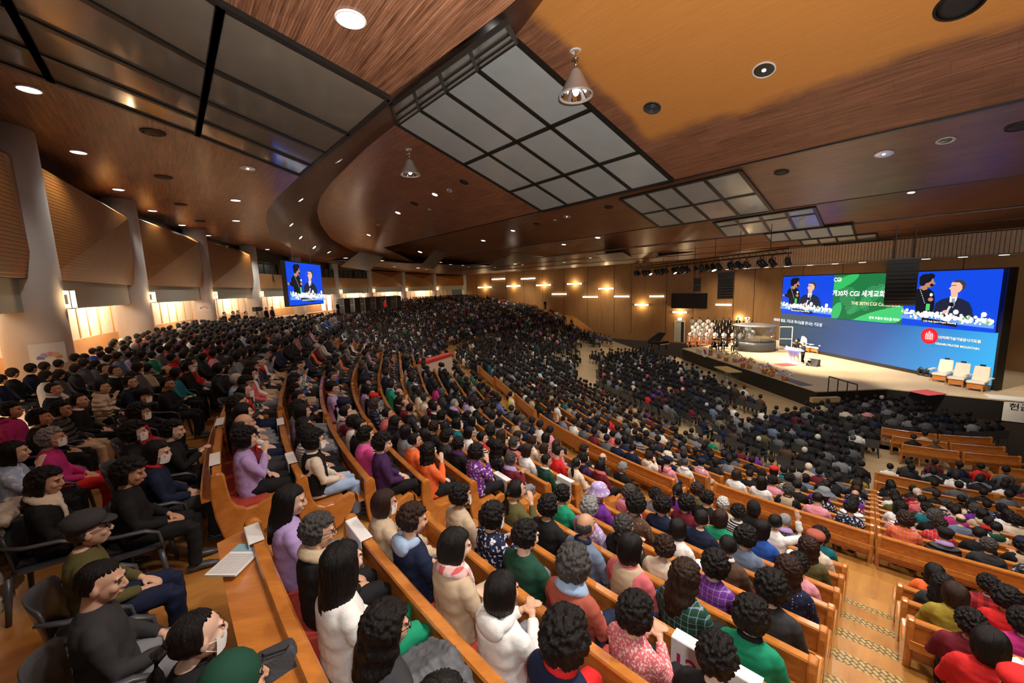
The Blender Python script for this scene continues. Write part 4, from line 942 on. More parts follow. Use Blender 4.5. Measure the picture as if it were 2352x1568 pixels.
# ---------------------------------------------------------------- things on the stage
def onst(x, y): return onz(x, y, STAGE)
def armchair(p, rz, label):
    e = empty('stage_armchair', p, rz); tag(e, label, 'armchair', 'white armchairs on the stage')
    cr_ = M['ivory']
    mb = MB(); mb.slab([(-.36, -.30, .40), (.36, -.30, .40), (.36, .38, .42), (-.36, .38, .42)], (0, 0, .14)); o = mb.build('seat', cr_, e); bv = o.modifiers.new('b', 'BEVEL'); bv.width = .03
    mb = MB(); mb.slab([(-.34, -.28, .5), (.34, -.28, .5), (.31, -.44, 1.32), (-.31, -.44, 1.32)], (0, -.12, 0)); o = mb.build('backrest', cr_, e); bv = o.modifiers.new('b', 'BEVEL'); bv.width = .03
    mb = MB(); mb.box((0, -.5, 1.38), (.22, .05, .1)); mb.build('crest', M['chrome'], e)
    for sx in (-1, 1):
        mb = MB(); mb.box((sx*.46, .0, .74), (.16, .70, .05)); mb.build('armrest', cr_, e)
        mb = MB(); mb.box((sx*.44, .05, .37), (.03, .55, .72)); mb.build('side_panel', M['clear'], e)
    mb = MB(); mb.box((0, .04, .26), (.62, .60, .25)); mb.build('drawer_base', M['pew_end'], e)
    for sx in (-1, 1):
        for sy in (-1, 1): mb = MB(); mb.box((sx*.28, .04+sy*.26, .07), (.06, .06, .14)); mb.build('leg', M['pew_end'], e)
    return e
M['ivory'] = basic('ivory_leather', (.80, .74, .64), .5)
mclear, nt, b = new_mat('clear_acrylic'); tr_ = N(nt, 'ShaderNodeBsdfTransparent'); gl_ = N(nt, 'ShaderNodeBsdfGlossy'); gl_.inputs['Roughness'].default_value = .08; mx_ = N(nt, 'ShaderNodeMixShader'); mx_.inputs[0].default_value = .16; tr_.inputs[0].default_value = (.9, .93, .95, 1)
nt.links.new(tr_.outputs[0], mx_.inputs[1]); nt.links.new(gl_.outputs[0], mx_.inputs[2]); nt.links.new(mx_.outputs[0], nt.nodes['Material Output'].inputs[0]); M['clear'] = mclear
face_aud = math.radians(90)+0  # chairs look towards -X
for (x, y, l) in [(1836, 806, 'white stage armchair behind the lectern, left one'), (1857, 808, 'white stage armchair behind the lectern, middle one'), (1877, 810.5, 'white stage armchair behind the lectern, right one'), (2162, 876, 'white armchair at the right end of the screen, leftmost'), (2199, 886, 'white armchair at the right end of the screen, middle'), (2243, 896, 'white armchair at the right end of the screen, rightmost')]:
    armchair(onst(x, y), math.radians(100) if x < 2000 else math.radians(115), l)
for (x, y, l) in [(1846, 803, 'small stage side table with flowers between left and middle armchairs'), (1867, 806, 'small stage side table with flowers between middle and right armchairs'), (2183, 878, 'small flower table right of the leftmost end armchair'), (2219, 888, 'small flower table left of the rightmost end armchair')]:
    p = onst(x, y); e = empty('side_table', p); tag(e, l, 'side table', 'small flower tables between stage armchairs')
    mb = MB(); mb.box((0, 0, .5), (.3, .3, .04)); mb.build('table_top', M['pew_end'], e)
    mb = MB(); mb.box((0, 0, .24), (.1, .1, .48)); mb.build('leg', M['pew_end'], e)
    mb = MB()
    for i in range(12): mb.ball((random.uniform(-.12, .12), random.uniform(-.12, .12), .56+random.uniform(0, .12)), .05, 6, 4)
    mb.build('flowers', M['paper'], e, True)
def movinghead(x, y, l):
    e = empty('moving_head_light', onst(x, y), random.uniform(0, 3)); tag(e, l, 'stage light', 'black moving head lights on the stage floor')
    mb = MB(); mb.lathe([(.24, 0), (.26, .06), (.24, .14), (.1, .16)], n=16); mb.build('base', M['black'], e, True)
    mb = MB(); mb.ball((0, 0, .36), (.2, .2, .22), 14, 9); mb.build('head', M['black'], e, True)
    for sx in (-1, 1): mb = MB(); mb.box((sx*.23, 0, .28), (.06, .14, .3)); mb.build('arm', M['black'], e)
    mb = MB(); mb.lathe([(.13, .565), (.12, .58), (.01, .585)], n=14); mb.build('lens', M['chrome'], e)
for x, y, l in [(1887, 812, 'left black moving head light beside the middle armchairs'), (1899, 814, 'right black moving head light beside the middle armchairs'), (2117, 861, 'left black moving head light before the end armchairs'), (2132, 864, 'right black moving head light before the end armchairs')]: movinghead(x, y, l)
# lectern
p = onst(1822, 833); e = empty('lectern', p, math.radians(100)); tag(e, 'clear acrylic lectern glowing violet, topped with white flowers', 'lectern')
M['acryl'] = basic('frosted_acrylic', (.85, .83, .86), .2); M['violet'] = emis('violet_edge_glow', (.45, .32, 1), 1.6)
mb = MB(); mb.box((0, 0, .06), (1.15, .6, .12)); mb.build('base', M['acryl'], e)
for sx in (-.34, 0, .34): mb = MB(); mb.tube([(sx, 0, .1), (sx*.8, .05, .55), (sx, 0, 1.0)], [.17, .11, .16], 12, flat=.8); mb.build('column', M['acryl'], e, True)
mb = MB(); mb.slab([(.82*math.cos(q), .42*math.sin(q), 1.0) for q in [2*PI*i/24 for i in range(24)]], (0, 0, .05)); mb.build('table_top', M['violet'], e)
mb = MB(); mb.slab([(.76*math.cos(q), .38*math.sin(q), 1.055) for q in [2*PI*i/24 for i in range(24)]], (0, 0, .03)); mb.build('reading_top', M['acryl'], e)
mb = MB()
for i in range(60): q = random.uniform(.1, PI-.1); mb.ball((.68*math.cos(q), .30*math.sin(q), 1.12+random.uniform(0, .12)), random.uniform(.035, .06), 6, 4)
mb.build('flower_garland', M['paper'], e, True)
# folding chair, wedge monitor
p = onst(1853, 839); e = empty('folding_chair', p, math.radians(60)); tag(e, 'white folding chair behind the speaker on stage', 'chair')
mb = MB(); mb.box((0, 0, .45), (.4, .4, .04)); mb.build('seat', M['whitepaint'], e)
mb = MB(); mb.box((0, -.22, .75), (.4, .03, .25)); mb.build('backrest', M['whitepaint'], e)
for sx in (-.2, .2):
    mb = MB(); mb.tube([(sx, -.24, .88), (sx, .2, 0)], .018, 6); mb.tube([(sx, .16, .44), (sx, -.25, 0)], .018, 6); mb.build('leg_frame', M['whitepaint'], e)
p = onst(1867, 840); e = empty('monitor_speaker', p, math.radians(120)); tag(e, 'black wedge monitor loudspeaker on the stage floor', 'loudspeaker')
mb = MB(); V = [(-.36, -.28, 0), (.36, -.28, 0), (.36, .28, 0), (-.36, .28, 0), (-.36, -.28, .5), (.36, -.28, .5), (.36, .05, .5), (-.36, .05, .5)]; mb.add(V, [(0, 3, 2, 1), (4, 5, 6, 7), (0, 1, 5, 4), (1, 2, 6, 5), (2, 3, 7, 6), (3, 0, 4, 7)]); mb.build('cabinet', M['speaker'], e)
mb = MB(); mb.tube([(-.12, -.29, .3), (-.12, -.33, .38), (.12, -.33, .38), (.12, -.29, .3)], .015, 6); mb.build('handle', M['grey'], e)
for x0, y0, x1, y1, l in [(1782, 838, 1826, 841, 'red square carpet mark beside the lectern'), (2113, 902, 2148, 905, 'red carpet strip at the stage edge, right side')]:
    a, b_ = onst(x0, y0-4), onst(x1, y1); m_ = .5*(a+b_); mb = MB(); mb.box((m_[0], m_[1], STAGE+.008), (1.3, 1.0, .012), .15); mb.build('floor_carpet', basic('red_carpet', (.45, .06, .07), .9), None, label=l, cat='carpet')
mb = MB(); q = [onst(1812, 868), onst(1868, 885), onst(1840, 886), onst(1806, 874)]; mb.slab(q, (0, 0, .012)); mb.build('floor_ramp_plate', M['black'], None, label='dark triangular plate on the stage floor near the front edge', cat='floor plate')
# handrail and stage steps
p = onz(1925, 902, STAGE-.0); e = empty('stage_handrail', (p[0], p[1]-.25, FLAT)); tag(e, 'short black handrail with four posts by the stage steps', 'handrail')
mb = MB(); mb.tube([(-.35, .55, 2.0), (.45, -.45, 1.75)], .04, 8); mb.build('rail', M['black'], e)
for k in range(4): x_ = -.35+.8*k/3; y_ = .55-1.0*k/3; mb = MB(); mb.tube([(x_, y_, 1.0 if k < 2 else .4), (x_, y_, 2.0-.25*k/3)], .028, 6); mb.build('post', M['black'], e)
e = empty('stage_steps', (p[0]-.6, 22.2, FLAT)); tag(e, 'dark steps with pale nosing against the stage front', 'steps')
for k in range(3): mb = MB(); mb.box((0, .12-.25*k, .14+.27*(2-k)-.0), (1.6, .26, .28+.54*(2-k)*0+.0)); mb.build('tread', M['aisle'] if k == 0 else M['black'], e)
# flower arrangements along the front edge of the stage
FC = {k: basic('petal_'+k, c, .7) for k, c in dict(pink=(.75, .30, .35), white=(.85, .82, .75), red=(.60, .08, .05), yellow=(.80, .60, .12), peach=(.80, .45, .28), lilac=(.55, .40, .65)).items()}; FC['leaf'] = basic('leaf_green', (.08, .16, .05), .6)
def flowers(x, y, w, h, cols, l, z0=STAGE):
    p = onz(x, y, z0); e = empty('flower_arrangement', p); tag(e, l, 'flower arrangement', 'flower arrangements along the stage edge')
    mb = MB(); mb.lathe([(.16, 0), (.20, .25), (.17, .27), (.02, .26)], n=12); mb.build('basket', M['pew'], e, True)
    mb = MB()
    for i in range(60):
        q = random.uniform(0, 2*PI); t = random.uniform(.1, 1); a = Vector((math.cos(q)*w*t, math.sin(q)*w*t, .25+random.uniform(0, h)*(1.1-t*.6))); d_ = Vector((random.uniform(-1, 1), random.uniform(-1, 1), .6)).normalized()*.10
        s_ = Vector((-d_.y, d_.x, 0))*.25; mb.add([a-s_, a+d_*.5-s_*2, a+d_, a+d_*.5+s_*2], [(0, 1, 2, 3)])
    mb.build('leaves', FC['leaf'], e)
    for c in cols:
        mb = MB()
        for i in range(16):
            q = random.uniform(0, 2*PI); t = math.sqrt(random.random()); mb.ball((math.cos(q)*w*t, math.sin(q)*w*t, .3+h*(1-t*.7)*random.uniform(.5, 1)), random.uniform(.045, .08), 7, 4)
        mb.build('blossoms', FC[c], e, True)
for k, (x, y, w, h, cols, l) in enumerate([(1632, 815, .35, .4, ('pink', 'yellow'), 'pink and yellow flowers at the far left stage corner'), (1652, 822, .3, .5, ('peach', 'white'), 'peach flower basket, second from the far stage corner'), (1668, 829, .4, .5, ('yellow', 'white'), 'yellow and white flower basket, third from the far stage corner'), (1688, 831, .45, .75, ('white', 'yellow'), 'tall white flower arrangement above the clear table'), (1706, 843, .45, .6, ('pink', 'red'), 'pink and red flowers right behind the clear table'), (1722, 846, .4, .6, ('yellow', 'pink'), 'yellow and pink flowers right of the clear table'), (1755, 858, .5, .65, ('lilac', 'white', 'pink'), 'tall lilac and white flowers before the lectern'), (1772, 864, .35, .45, ('red', 'yellow'), 'small red and yellow flowers beside the lilac arrangement'), (1802, 873, .45, .45, ('lilac', 'white'), 'flower arrangement nearest the dark floor plate')]):
    flowers(x, y, w, h, cols, l)
# banner box with round emblem at the far corner
a = onst(1612, 815); e = empty('flower_box', a, math.radians(95)); tag(e, 'pale floral box with a round red and blue emblem', 'box')
mb = MB(); mb.box((0, 0, .25), (1.4, .3, .5)); mb.build('box_body', basic('pink_box', (.80, .55, .45), .7), e)
mb = MB(); mb.lathe([(.42, 0), (.42, .04)], (-1.0, .3, .42), 24, axis=(-.1, 1, .1)); mb.build('wreath_ring', M['paper'], e)
for k, c in enumerate([(.6, .03, .05), (.03, .08, .4)]):
    mb = MB(); mb.add([(-1.0+.24*math.cos(q), .35, .42+.24*math.sin(q)) for q in [PI*k+PI*i/12 for i in range(13)]], [tuple(range(13))]); mb.build('emblem_half', basic('emblem_%d' % k, c, .6), e)
# clear table in front of the stage
p = onz(1702, 872, FLAT); p[0] = 15.9; e = empty('display_table', (p[0], p[1]*15.9/16.6, FLAT)); tag(e, 'tall gold-topped clear table standing before the stage front', 'table')
mb = MB(); mb.box((0, 0, 1.15), (1.0, 2.0, .06)); mb.build('table_top', basic('gold_top', (.62, .45, .16), .35), e)
for sy in (-.8, .8): mb = MB(); mb.box((0, sy, .57), (.7, .1, 1.12)); mb.build('leg', M['clear'], e)
mb = MB(); mb.lathe([(.3, 0), (.22, .5), (.3, 1.12)], n=16); mb.build('pedestal', M['clear'], e, True)
# drum booth
p = onst(1741, 801); e = empty('drum_booth', (p[0]-.6, p[1]-.3, STAGE)); tag(e, 'round glass drum booth with dark base and white rim roof', 'drum booth')
n = 24; r = 1.75
mb = MB(); mb.lathe([(r, 0), (r, .85), (r-.04, .86), (r-.04, .0)], n=32); mb.build('dark_base', M['greyplastic'], e, True)
mb = MB(); mb.lathe([(r-.02, .85), (r-.02, 2.3), (r-.035, 2.3), (r-.035, .85)], n=32); mb.build('glass_wall', M['clear'], e, True)
mb = MB(); mb.lathe([(r+.1, 2.3), (r+.1, 2.38), (.1, 2.5), (.05, 2.3)], n=32); mb.build('roof_rim', M['grey'], e, True)
ft = Vector((-.75, -.66, 0)); mb = MB()
dx_ = 1.5
for (a_, b_) in (((r, -.9, 0), (r, -.9, 2.2)), ((r+.9, -1.3, 0), (r+.9, -1.3, 2.2)), ((r, -.9, 2.2), (r+.9, -1.3, 2.2)), ((r, -.9, 1.1), (r+.9, -1.3, 1.1)), ((r, -.9, .04), (r+.9, -1.3, .04))): mb.tube([a_, b_], .04, 6)
mb.build('open_door', M['whitepaint'], e)
dk = empty('drum_kit', (p[0]-.6, p[1]-.3, STAGE)); tag(dk, 'drum kit standing inside the round glass booth', 'drum kit')
for (x, y, z, rr_, h_) in ((0, .2, .3, .3, .5), (-.5, -.2, .55, .18, .2), (.4, -.3, .55, .18, .2), (0, -.4, .75, .15, .16)):
    mb = MB(); mb.lathe([(rr_, z-h_/2), (rr_, z+h_/2)], (x, y, 0), 16); mb.build('drum', M['chrome'], dk, True)
for (x, y, z) in ((-.6, .3, 1.3), (.6, .2, 1.35), (.2, .7, 1.5)): mb = MB(); mb.lathe([(.25, z), (.02, z+.03)], (x, y, 0), 16); mb.tube([(x, y, z), (x, y, 0)], .015, 5); mb.build('cymbal', basic('brass%d' % int(x*10), (.6, .45, .15), .3, metal=.9), dk)
# offering box
p = onz(2327, 912, -6.55); e = empty('offering_box', (p[0]-.1, p[1]-.2, FLAT), math.radians(-38)); tag(e, 'white offering box with lettering at the right edge below the stage', 'box')
mb = MB(); mb.box((0, 0, .55), (1.9, .9, 1.1)); mb.build('box_body', M['whitepaint'], e)
mb = MB(); mb.box((0, 0, 1.12), (2.0, 1.0, .05)); mb.build('lid', M['whitepaint'], e)
put_text('헌금', e, (-.3, -.46, .62), (1, 0, 0), (0, 0, 1), .7, M['black'])
# keyboards and piano beside the choir
for x, y, l in [(1652, 800, 'black keyboard on a stand, left one before the choir'), (1676, 801, 'black keyboard on a stand, right one before the choir')]:
    p = onst(x, y); e = empty('keyboard', p, math.radians(15)); tag(e, l, 'keyboard', 'stage keyboards')
    mb = MB(); mb.box((0, 0, .92), (1.3, .35, .1)); mb.build('keyboard_body', M['black'], e)
    mb = MB(); mb.tube([(-.5, 0, .88), (.5, 0, 0)], .025, 6); mb.tube([(.5, 0, .88), (-.5, 0, 0)], .025, 6); mb.build('stand', M['grey'], e)
p = onz(1565, 795, FLAT); e = empty('grand_piano', (17.2, 45.0, FLAT), .5); tag(e, 'black grand piano near the far door', 'piano')
mb = MB(); mb.slab([(-.75, -.2, .65), (.75, -.2, .65), (.75, .6, .65), (.55, 1.1, .65), (.15, 1.5, .65), (-.4, 1.7, .65), (-.75, 1.5, .65)], (0, 0, .33)); mb.build('case', basic('piano_black', (.01, .01, .012), .1), e)
mb = MB(); mb.slab([(-.75, -.2, 1.0), (-.75, 1.5, 1.0), (-.4, 1.7, 1.0), (.4, .9, 1.9), (.4, -.1, 1.9)], (0, 0, .03)); mb.build('lid', M['black'], e)
for x, y in ((-.6, 0), (.6, 0), (-.2, 1.4)): mb = MB(); mb.tube([(x, y, 0), (x, y, .66)], .06, 8); mb.build('leg', M['black'], e)
mb = MB(); mb.slab([(-.65, -.38, .68), (.65, -.38, .68), (.65, -.2, .68), (-.65, -.2, .68)], (0, 0, .06)); mb.build('keyboard', M['paper'], e)
# choir riser
mb = MB()
for k in range(5): mb.box((24.0+.40*k, 45.6+.84*k, FLAT+.15+.15*k), (6.9, .93, .30+.30*k), -.45)
rs = mb.build('choir_riser', M['pew'], None, label='stepped wooden riser under the choir left of the stage', cat='riser')
# interpreters' booths
for k in range(6):
    f = k/6; px = 778+24*k; r_ = ray(px+12, 700); P = r_*((52+2.2*k)/r_[1]); e = empty('interpreter_booth', (P[0], P[1], FLOOR0), -.5); tag(e, 'black framed booth against the left wall, %s in the row' % ['leftmost', 'second', 'third', 'fourth', 'fifth', 'rightmost'][k], 'booth', 'black booths at the back left')
    mb = MB(); mb.box((0, 0, .95), (1.3, .9, 1.9)); mb.build('booth_body', M['speaker'], e)
    mb = MB()
    for sx in (-.73, .73): mb.box((sx, -.61, 1.0), (.05, .05, 2.0))
    mb.box((0, -.61, 1.97), (1.5, .05, .05)); mb.box((0, -.61, 1.0), (1.5, .05, .04)); mb.build('frame', M['grey'], e)
# broadcast desk with a red top in the middle of the seats
e = empty('control_desk', (-4.25, 21.9, floorz(25, 90)), math.radians(66)); tag(e, 'white control desk box with a red top in the middle of the crowd', 'desk')
mb = MB(); mb.box((0, 0, .98), (2.6, .45, 1.96)); mb.build('desk_body', M['cream'], e)
mb = MB(); mb.box((0, 0, 2.04), (2.65, .5, .16)); mb.build('red_top', basic('red_top', (.5, .03, .02), .6), e)
DESK = np.array([-4.25, 21.9])
# red digital clock on the left wall
r_ = ray(620, 638); P = r_*(44/r_[1]); e = empty('digital_clock', P, .4); tag(e, 'black box display with a red digit on the left wall', 'display')
mb = MB(); mb.box((0, 0, 0), (.75, .2, .75)); mb.build('case', M['black'], e)
put_text('8', e, (-.08, -.11, -.25), (1, 0, 0), (0, 0, 1), .26, emis('red_digit', (1, .02, .01), 5), 'digit', .03)
# paper signs hung over pew backs
def pew_sign(R, s, z, txt, col, label, w=.42, h=.30, off=0):
    p, a = station(R+off, s); fwd = np.array([-math.cos(a), -math.sin(a), 0]); side = np.array([fwd[1], -fwd[0], 0])   # right hand side when looking to the stage
    o = np.array([p[0], p[1], z])-fwd*.085
    e = empty('pew_sign', o); tag(e, label, 'sign', 'paper district signs on the pew backs')
    mb = MB(); q = [-side*w/2+np.array([0, 0, .885-h]), side*w/2+np.array([0, 0, .885-h]), side*w/2+np.array([0, 0, .885]), -side*w/2+np.array([0, 0, .885])]; mb.slab(q, -fwd*.004); 
    mb.slab([-side*w/2+np.array([0, 0, .885]), side*w/2+np.array([0, 0, .885]), side*w/2+fwd*.10+np.array([0, 0, .888]), -side*w/2+fwd*.10+np.array([0, 0, .888])], (0, 0, .004)); mb.build('paper', M['paper'], e)
    if txt: put_text(txt, e, -side*w*.42-fwd*.007+np.array([0, 0, .885-h*.80]), side, np.array([0, 0, 1.]), w*.84, basic('ink_'+label[:6], col, .7), 'lettering', .02)
INK = (.45, .01, .08); DK = (.02, .05, .06)
pew_sign(RR[1]-.2, 50.2, ZR[1], '10교구', INK, 'white paper sign with red lettering, end of second near pew')
pew_sign(RR[5], 53.9, ZR[5], '9교구', (.2, .2, .08), 'white paper sign reading nine in dark lettering, upper left block')
pew_sign(RR[7], 54.0, ZR[7], '11교구', DK, 'white paper sign reading eleven in dark lettering')
pew_sign(RR[3]-.2, 45.0, ZR[3], '12교구', (.55, .01, .12), 'large white paper sign with pink lettering by the stepped aisle', w=.6, h=.32)
pew_sign(RR[1], 54.6, ZR[1], '9교구', DK, 'white paper sign facing back, second upper left pew end')
pew_sign(RR[1], 58.2, ZR[1], '9교구', DK, 'white paper sign facing back, second upper left pew far part')
pew_sign(RR[0], 54.2, ZR[0], '', DK, 'blank paper sheet on the rearmost upper left pew')
pew_sign(RR[0], 57.4, ZR[0], '8교구', DK, 'white paper sign with dark lettering on the rearmost upper left pew')
pew_sign(RR[0]-.2, 50.3, ZR[0], '', DK, 'folded blank paper over the corner of the nearest pew', w=.3, h=.2)
pew_sign(FR[8]+.6, 50.0, ZF[8]+.3, '132석', DK, 'white numbered sign standing among the chairs near the stage', w=.55, h=.42)
# newspaper and dark bag on the nearest pew's ledge
pa, aa = station(RR[0]-.2+.17, 49.9); o = np.array([pa[0], pa[1], FLOOR0+.835]); e = empty('newspaper', o, aa+2.4); e.scale = (.8, .8, 1); tag(e, 'folded newspaper with blue headline lying on the nearest pew ledge', 'newspaper')
mb = MB(); mb.slab([(-.14, -.21, .0), (.14, -.21, .0), (.14, .21, .0), (-.14, .21, .0)], (0, 0, .012)); mb.build('front_page', M['paper'], e)
mb = MB(); mb.slab([(-.14, .10, .013), (.14, .10, .013), (.14, .21, .013), (-.14, .21, .013)], (0, 0, .001)); mb.build('blue_banner', basic('pale_blue_print', (.25, .42, .50), .7), e)
mb = MB()
for c in range(3):
    for r in range(11): mb.slab([(-.128+.088*c, -.19+.024*r, .013), (-.046+.088*c, -.19+.024*r, .013), (-.046+.088*c, -.172+.024*r, .013), (-.128+.088*c, -.172+.024*r, .013)], (0, 0, .0008))
mb.build('text_columns', basic('news_ink', (.58, .58, .57), .8), e)
pa, aa = station(RR[0]-.2+.20, 45.9); o = onz(640, 1550, FLOOR0+.80); e = empty('handbag', o, .55); e.scale = (.62, .62, .75); tag(e, 'dark grey fabric bag resting on the nearest pew ledge', 'bag')
mb = MB(); mb.slab([(-.20, -.08, -.02), (.20, -.08, -.02), (.13, .02, .16), (-.15, .03, .14)], (0, .13, 0)); ob = mb.build('bag_body', basic('bag_grey', (.04, .04, .045), .6, bump=.3), e); bv = ob.modifiers.new('b', 'BEVEL'); bv.width = .03; bv.segments = 3
mb = MB(); mb.tube([(-.10, .10, .14), (-.08, .02, .17), (.08, .0, .17), (.10, .09, .14)], .008, 6); mb.build('handle', M['black'], e)
# stepped treads of the aisle through the near block
ht, nt, b = new_mat('honeycomb_tread'); L_ = nt.links.new
tc = N(nt, 'ShaderNodeTexCoord'); mp = N(nt, 'ShaderNodeMapping'); mp.inputs['Rotation'].default_value = (0, 0, math.radians(45)); L_(tc.outputs['Object'], mp.inputs[0])
br = N(nt, 'ShaderNodeTexBrick', i_Scale=1.0, offset=.5); br.inputs['Brick Width'].default_value = .075; br.inputs['Row Height'].default_value = .05; br.inputs['Mortar Size'].default_value = .009; br.inputs['Mortar Smooth'].default_value = .3
br.inputs['Color1'].default_value = (.42, .29, .10, 1); br.inputs['Color2'].default_value = (.50, .36, .14, 1); br.inputs['Mortar'].default_value = (.16, .09, .03, 1); L_(mp.outputs[0], br.inputs['Vector'])
L_(br.outputs[0], b.inputs['Base Color']); b.inputs['Roughness'].default_value = .35; bp = N(nt, 'ShaderNodeBump', i_Strength=.6, i_Distance=.01); L_(br.outputs['Fac'], bp.inputs['Height']); L_(bp.outputs[0], b.inputs['Normal'])
def aisle_step(R, s, w, z, h, label, mat):
    p, a = station(R, s); e = empty('aisle_step', (p[0], p[1], z), a+PI/2)
    tag(e, label, 'step', 'steps of the aisles between pews')
    mb = MB(); mb.box((0, 0, h/2-.01), (w, .38, h)); mb.build('tread_base', M['floor'], e)
    mb = MB(); mb.box((0, 0, h-.004), (w*.92, .30, .014)); mb.build('tread_mat', mat, e)
    mb = MB(); mb.box((0, .185, h-.004), (w, .03, .02)); mb.build('nosing', M['grey'], e)
for i in range(1, 10):
    aisle_step(RR[i]-.2+.18+.05, 43.2, .72, ZR[i], .14, 'patterned aisle step beside the end of %s pew, right side stairs' % ORD[i], ht)
    p, a = station(RR[i]-.2-.30, 43.2); mb = MB(); mb.box((0, 0, .004), (.66, .38, .012)); o = mb.build('step_mat', ht, None, label='honeycomb patterned mat on the stepped aisle, level with the %s pew' % ORD[i], cat='mat', group='honeycomb mats on the stepped aisle'); o.location = (p[0], p[1], ZR[i]); o.rotation_euler = (0, 0, a+PI/2)
for i in range(1, 10): aisle_step(RR[i]+.2, 52.2, .75, ZR[i], .14, 'narrow aisle step beside the %s upper left pew end' % ORD[i], M['greyplastic'])
# ---------------------------------------------------------------- people: prototypes
from mathutils import noise as mnoise
def remesh(mb, voxel, smooth=2, name='m', fold=0.0, fscale=9.0, fn=None):
    me = mb.mesh(name, [])
    o = bpy.data.objects.new('tmp', me); C.objects.link(o)
    r = o.modifiers.new('r', 'REMESH'); r.mode = 'VOXEL'; r.voxel_size = voxel; r.use_smooth_shade = True
    s = o.modifiers.new('s', 'SMOOTH'); s.iterations = smooth; s.factor = .6
    dg = bpy.context.evaluated_depsgraph_get(); ev = o.evaluated_get(dg)
    out = bpy.data.meshes.new_from_object(ev); out.name = name
    bpy.data.objects.remove(o); bpy.data.meshes.remove(me)
    n = len(out.vertices); co = np.empty(n*3, 'f'); out.vertices.foreach_get('co', co); co = co.reshape(-1, 3)
    if fold or fn:
        no = np.empty(n*3, 'f'); out.vertex_normals.foreach_get('vector', no); no = no.reshape(-1, 3)
        if fold:
            d = np.array([mnoise.noise(Vector((p[0]*fscale*.6, p[1]*fscale, p[2]*fscale*1.4))) + .5*mnoise.noise(Vector((p[0]*fscale*2, p[1]*fscale*2.2, p[2]*fscale*2.6))) for p in co])
            co = co+no*(d*fold)[:, None]
        if fn: co = fn(co)
        out.vertices.foreach_set('co', co.astype('f').ravel())
    out.polygons.foreach_set('use_smooth', [True]*len(out.polygons)); out.materials.clear(); out.materials.append(None); out.update()
    return out
def arm_pts(side, pose):
    sx = side; S = (.158*sx, -.01, .900)
    if pose == 'lap': E_ = (.225*sx, .05, .67); Wr = (.085*sx, .25, .585)
    elif pose == 'clasp': E_ = (.215*sx, .10, .69); Wr = (.045*sx, .27, .80)
    elif pose == 'fold': E_ = (.225*sx, .09, .69); Wr = (-.04*sx, .19, .70+.02*sx)
    elif pose == 'chin':
        if side > 0: E_ = (.20, .14, .70); Wr = (.05, .20, .93)
        else: E_ = (-.225, .05, .67); Wr = (-.03, .22, .62)
    elif pose == 'stand': E_ = (.215*sx, -.02, .64); Wr = (.205*sx, .07, .42)
    elif pose == 'mic':
        if side > 0: E_ = (.24, .05, .68); Wr = (.10, .24, .86)
        else: E_ = (-.36, .05, .76); Wr = (-.56, .16, .80)
    elif pose == 'wave':
        if side > 0: E_ = (.30, .12, .98); Wr = (.24, .16, 1.22)
        else: E_ = (-.225, .05, .67); Wr = (-.08, .25, .585)
    return S, E_, Wr
def hand(mb, Wr, E_, side, open_=False, r=1.0):
    W = Vector(Wr); d = (W-Vector(E_)).normalized(); up = Vector((0, 0, 1)) if abs(d.z) < .85 else Vector((0, 1, 0))
    sd = d.cross(up).normalized(); nn = sd.cross(d).normalized()
    P = W+d*.05
    mb.tube([W, W+d*.03, W+d*.06, W+d*.085], [.024, .033, .036, .030], 8, flat=.5)
    for k, (o, l) in enumerate(((-.026, .060), (-.009, .070), (.009, .066), (.025, .052))):
        b = W+d*.078+sd*o; c = (0.0 if open_ else .45)
        m1 = b+d*l*.45-nn*l*.10*c; m2 = m1+d*l*.35-nn*l*.55*c; m3 = m2+d*l*.15-nn*l*.5*c
        mb.tube([b-d*.02, m1, m2, m3], [.0095, .009, .0085, .0065], 6)
    t = -1 if side > 0 else 1
    b = W+d*.025+sd*.026*t
    mb.tube([b, b+d*.025+sd*.022*t-nn*.005, b+d*.055+sd*.026*t-nn*.012], [.012, .0105, .008], 6)
def head_parts(mb, T):
    """head-local shapes, T maps into body space"""
    def ball(c, r, **k): 
        mb.ball(tuple(T@Vector(c)), r, M=T.to_3x3(), **k)
    ball((0, -.012, .028), (.076, .092, .088), n=20, k=14)
    ball((0, .022, -.022), (.064, .068, .088), n=20, k=12)
    ball((0, .040, -.078), (.040, .040, .034), n=14, k=8)
    for s in (-1, 1):
        ball((.078*s, -.002, -.008), (.011, .020, .031), n=10, k=7); ball((.036*s, .066, -.022), (.026, .022, .026), n=10, k=7)
        ball((.030*s, .078, .030), (.024, .012, .008), n=10, k=6)
        ball((.010*s, .103, -.030), (.009, .009, .008), n=8, k=6)
    mb.tube([tuple(T@Vector(p)) for p in ((0, .084, .024), (0, .097, .0), (0, .108, -.022), (0, .098, -.034))], [.008, .010, .013, .008], 8)
    ball((0, .087, -.058), (.022, .012, .007), n=10, k=6); ball((0, .084, -.070), (.018, .011, .007), n=10, k=6)
POSES = {'lap': (0, 0), 'stand': (0, 4), 'mic': (-35, 0), 'lap2': (14, 4), 'lap3': (-16, 12), 'clasp': (-8, 8), 'fold': (10, -2), 'chin': (6, 2), 'wave': (0, 0)}
PROTO = {}
def limbs(mb, pose, infl=0.0, sleeve=True, arms=True):
    for side in (-1, 1):
        S, E_, Wr = arm_pts(side, pose.rstrip('23') if pose.startswith('lap') else pose)
        yield side, Vector(S), Vector(E_), Vector(Wr)
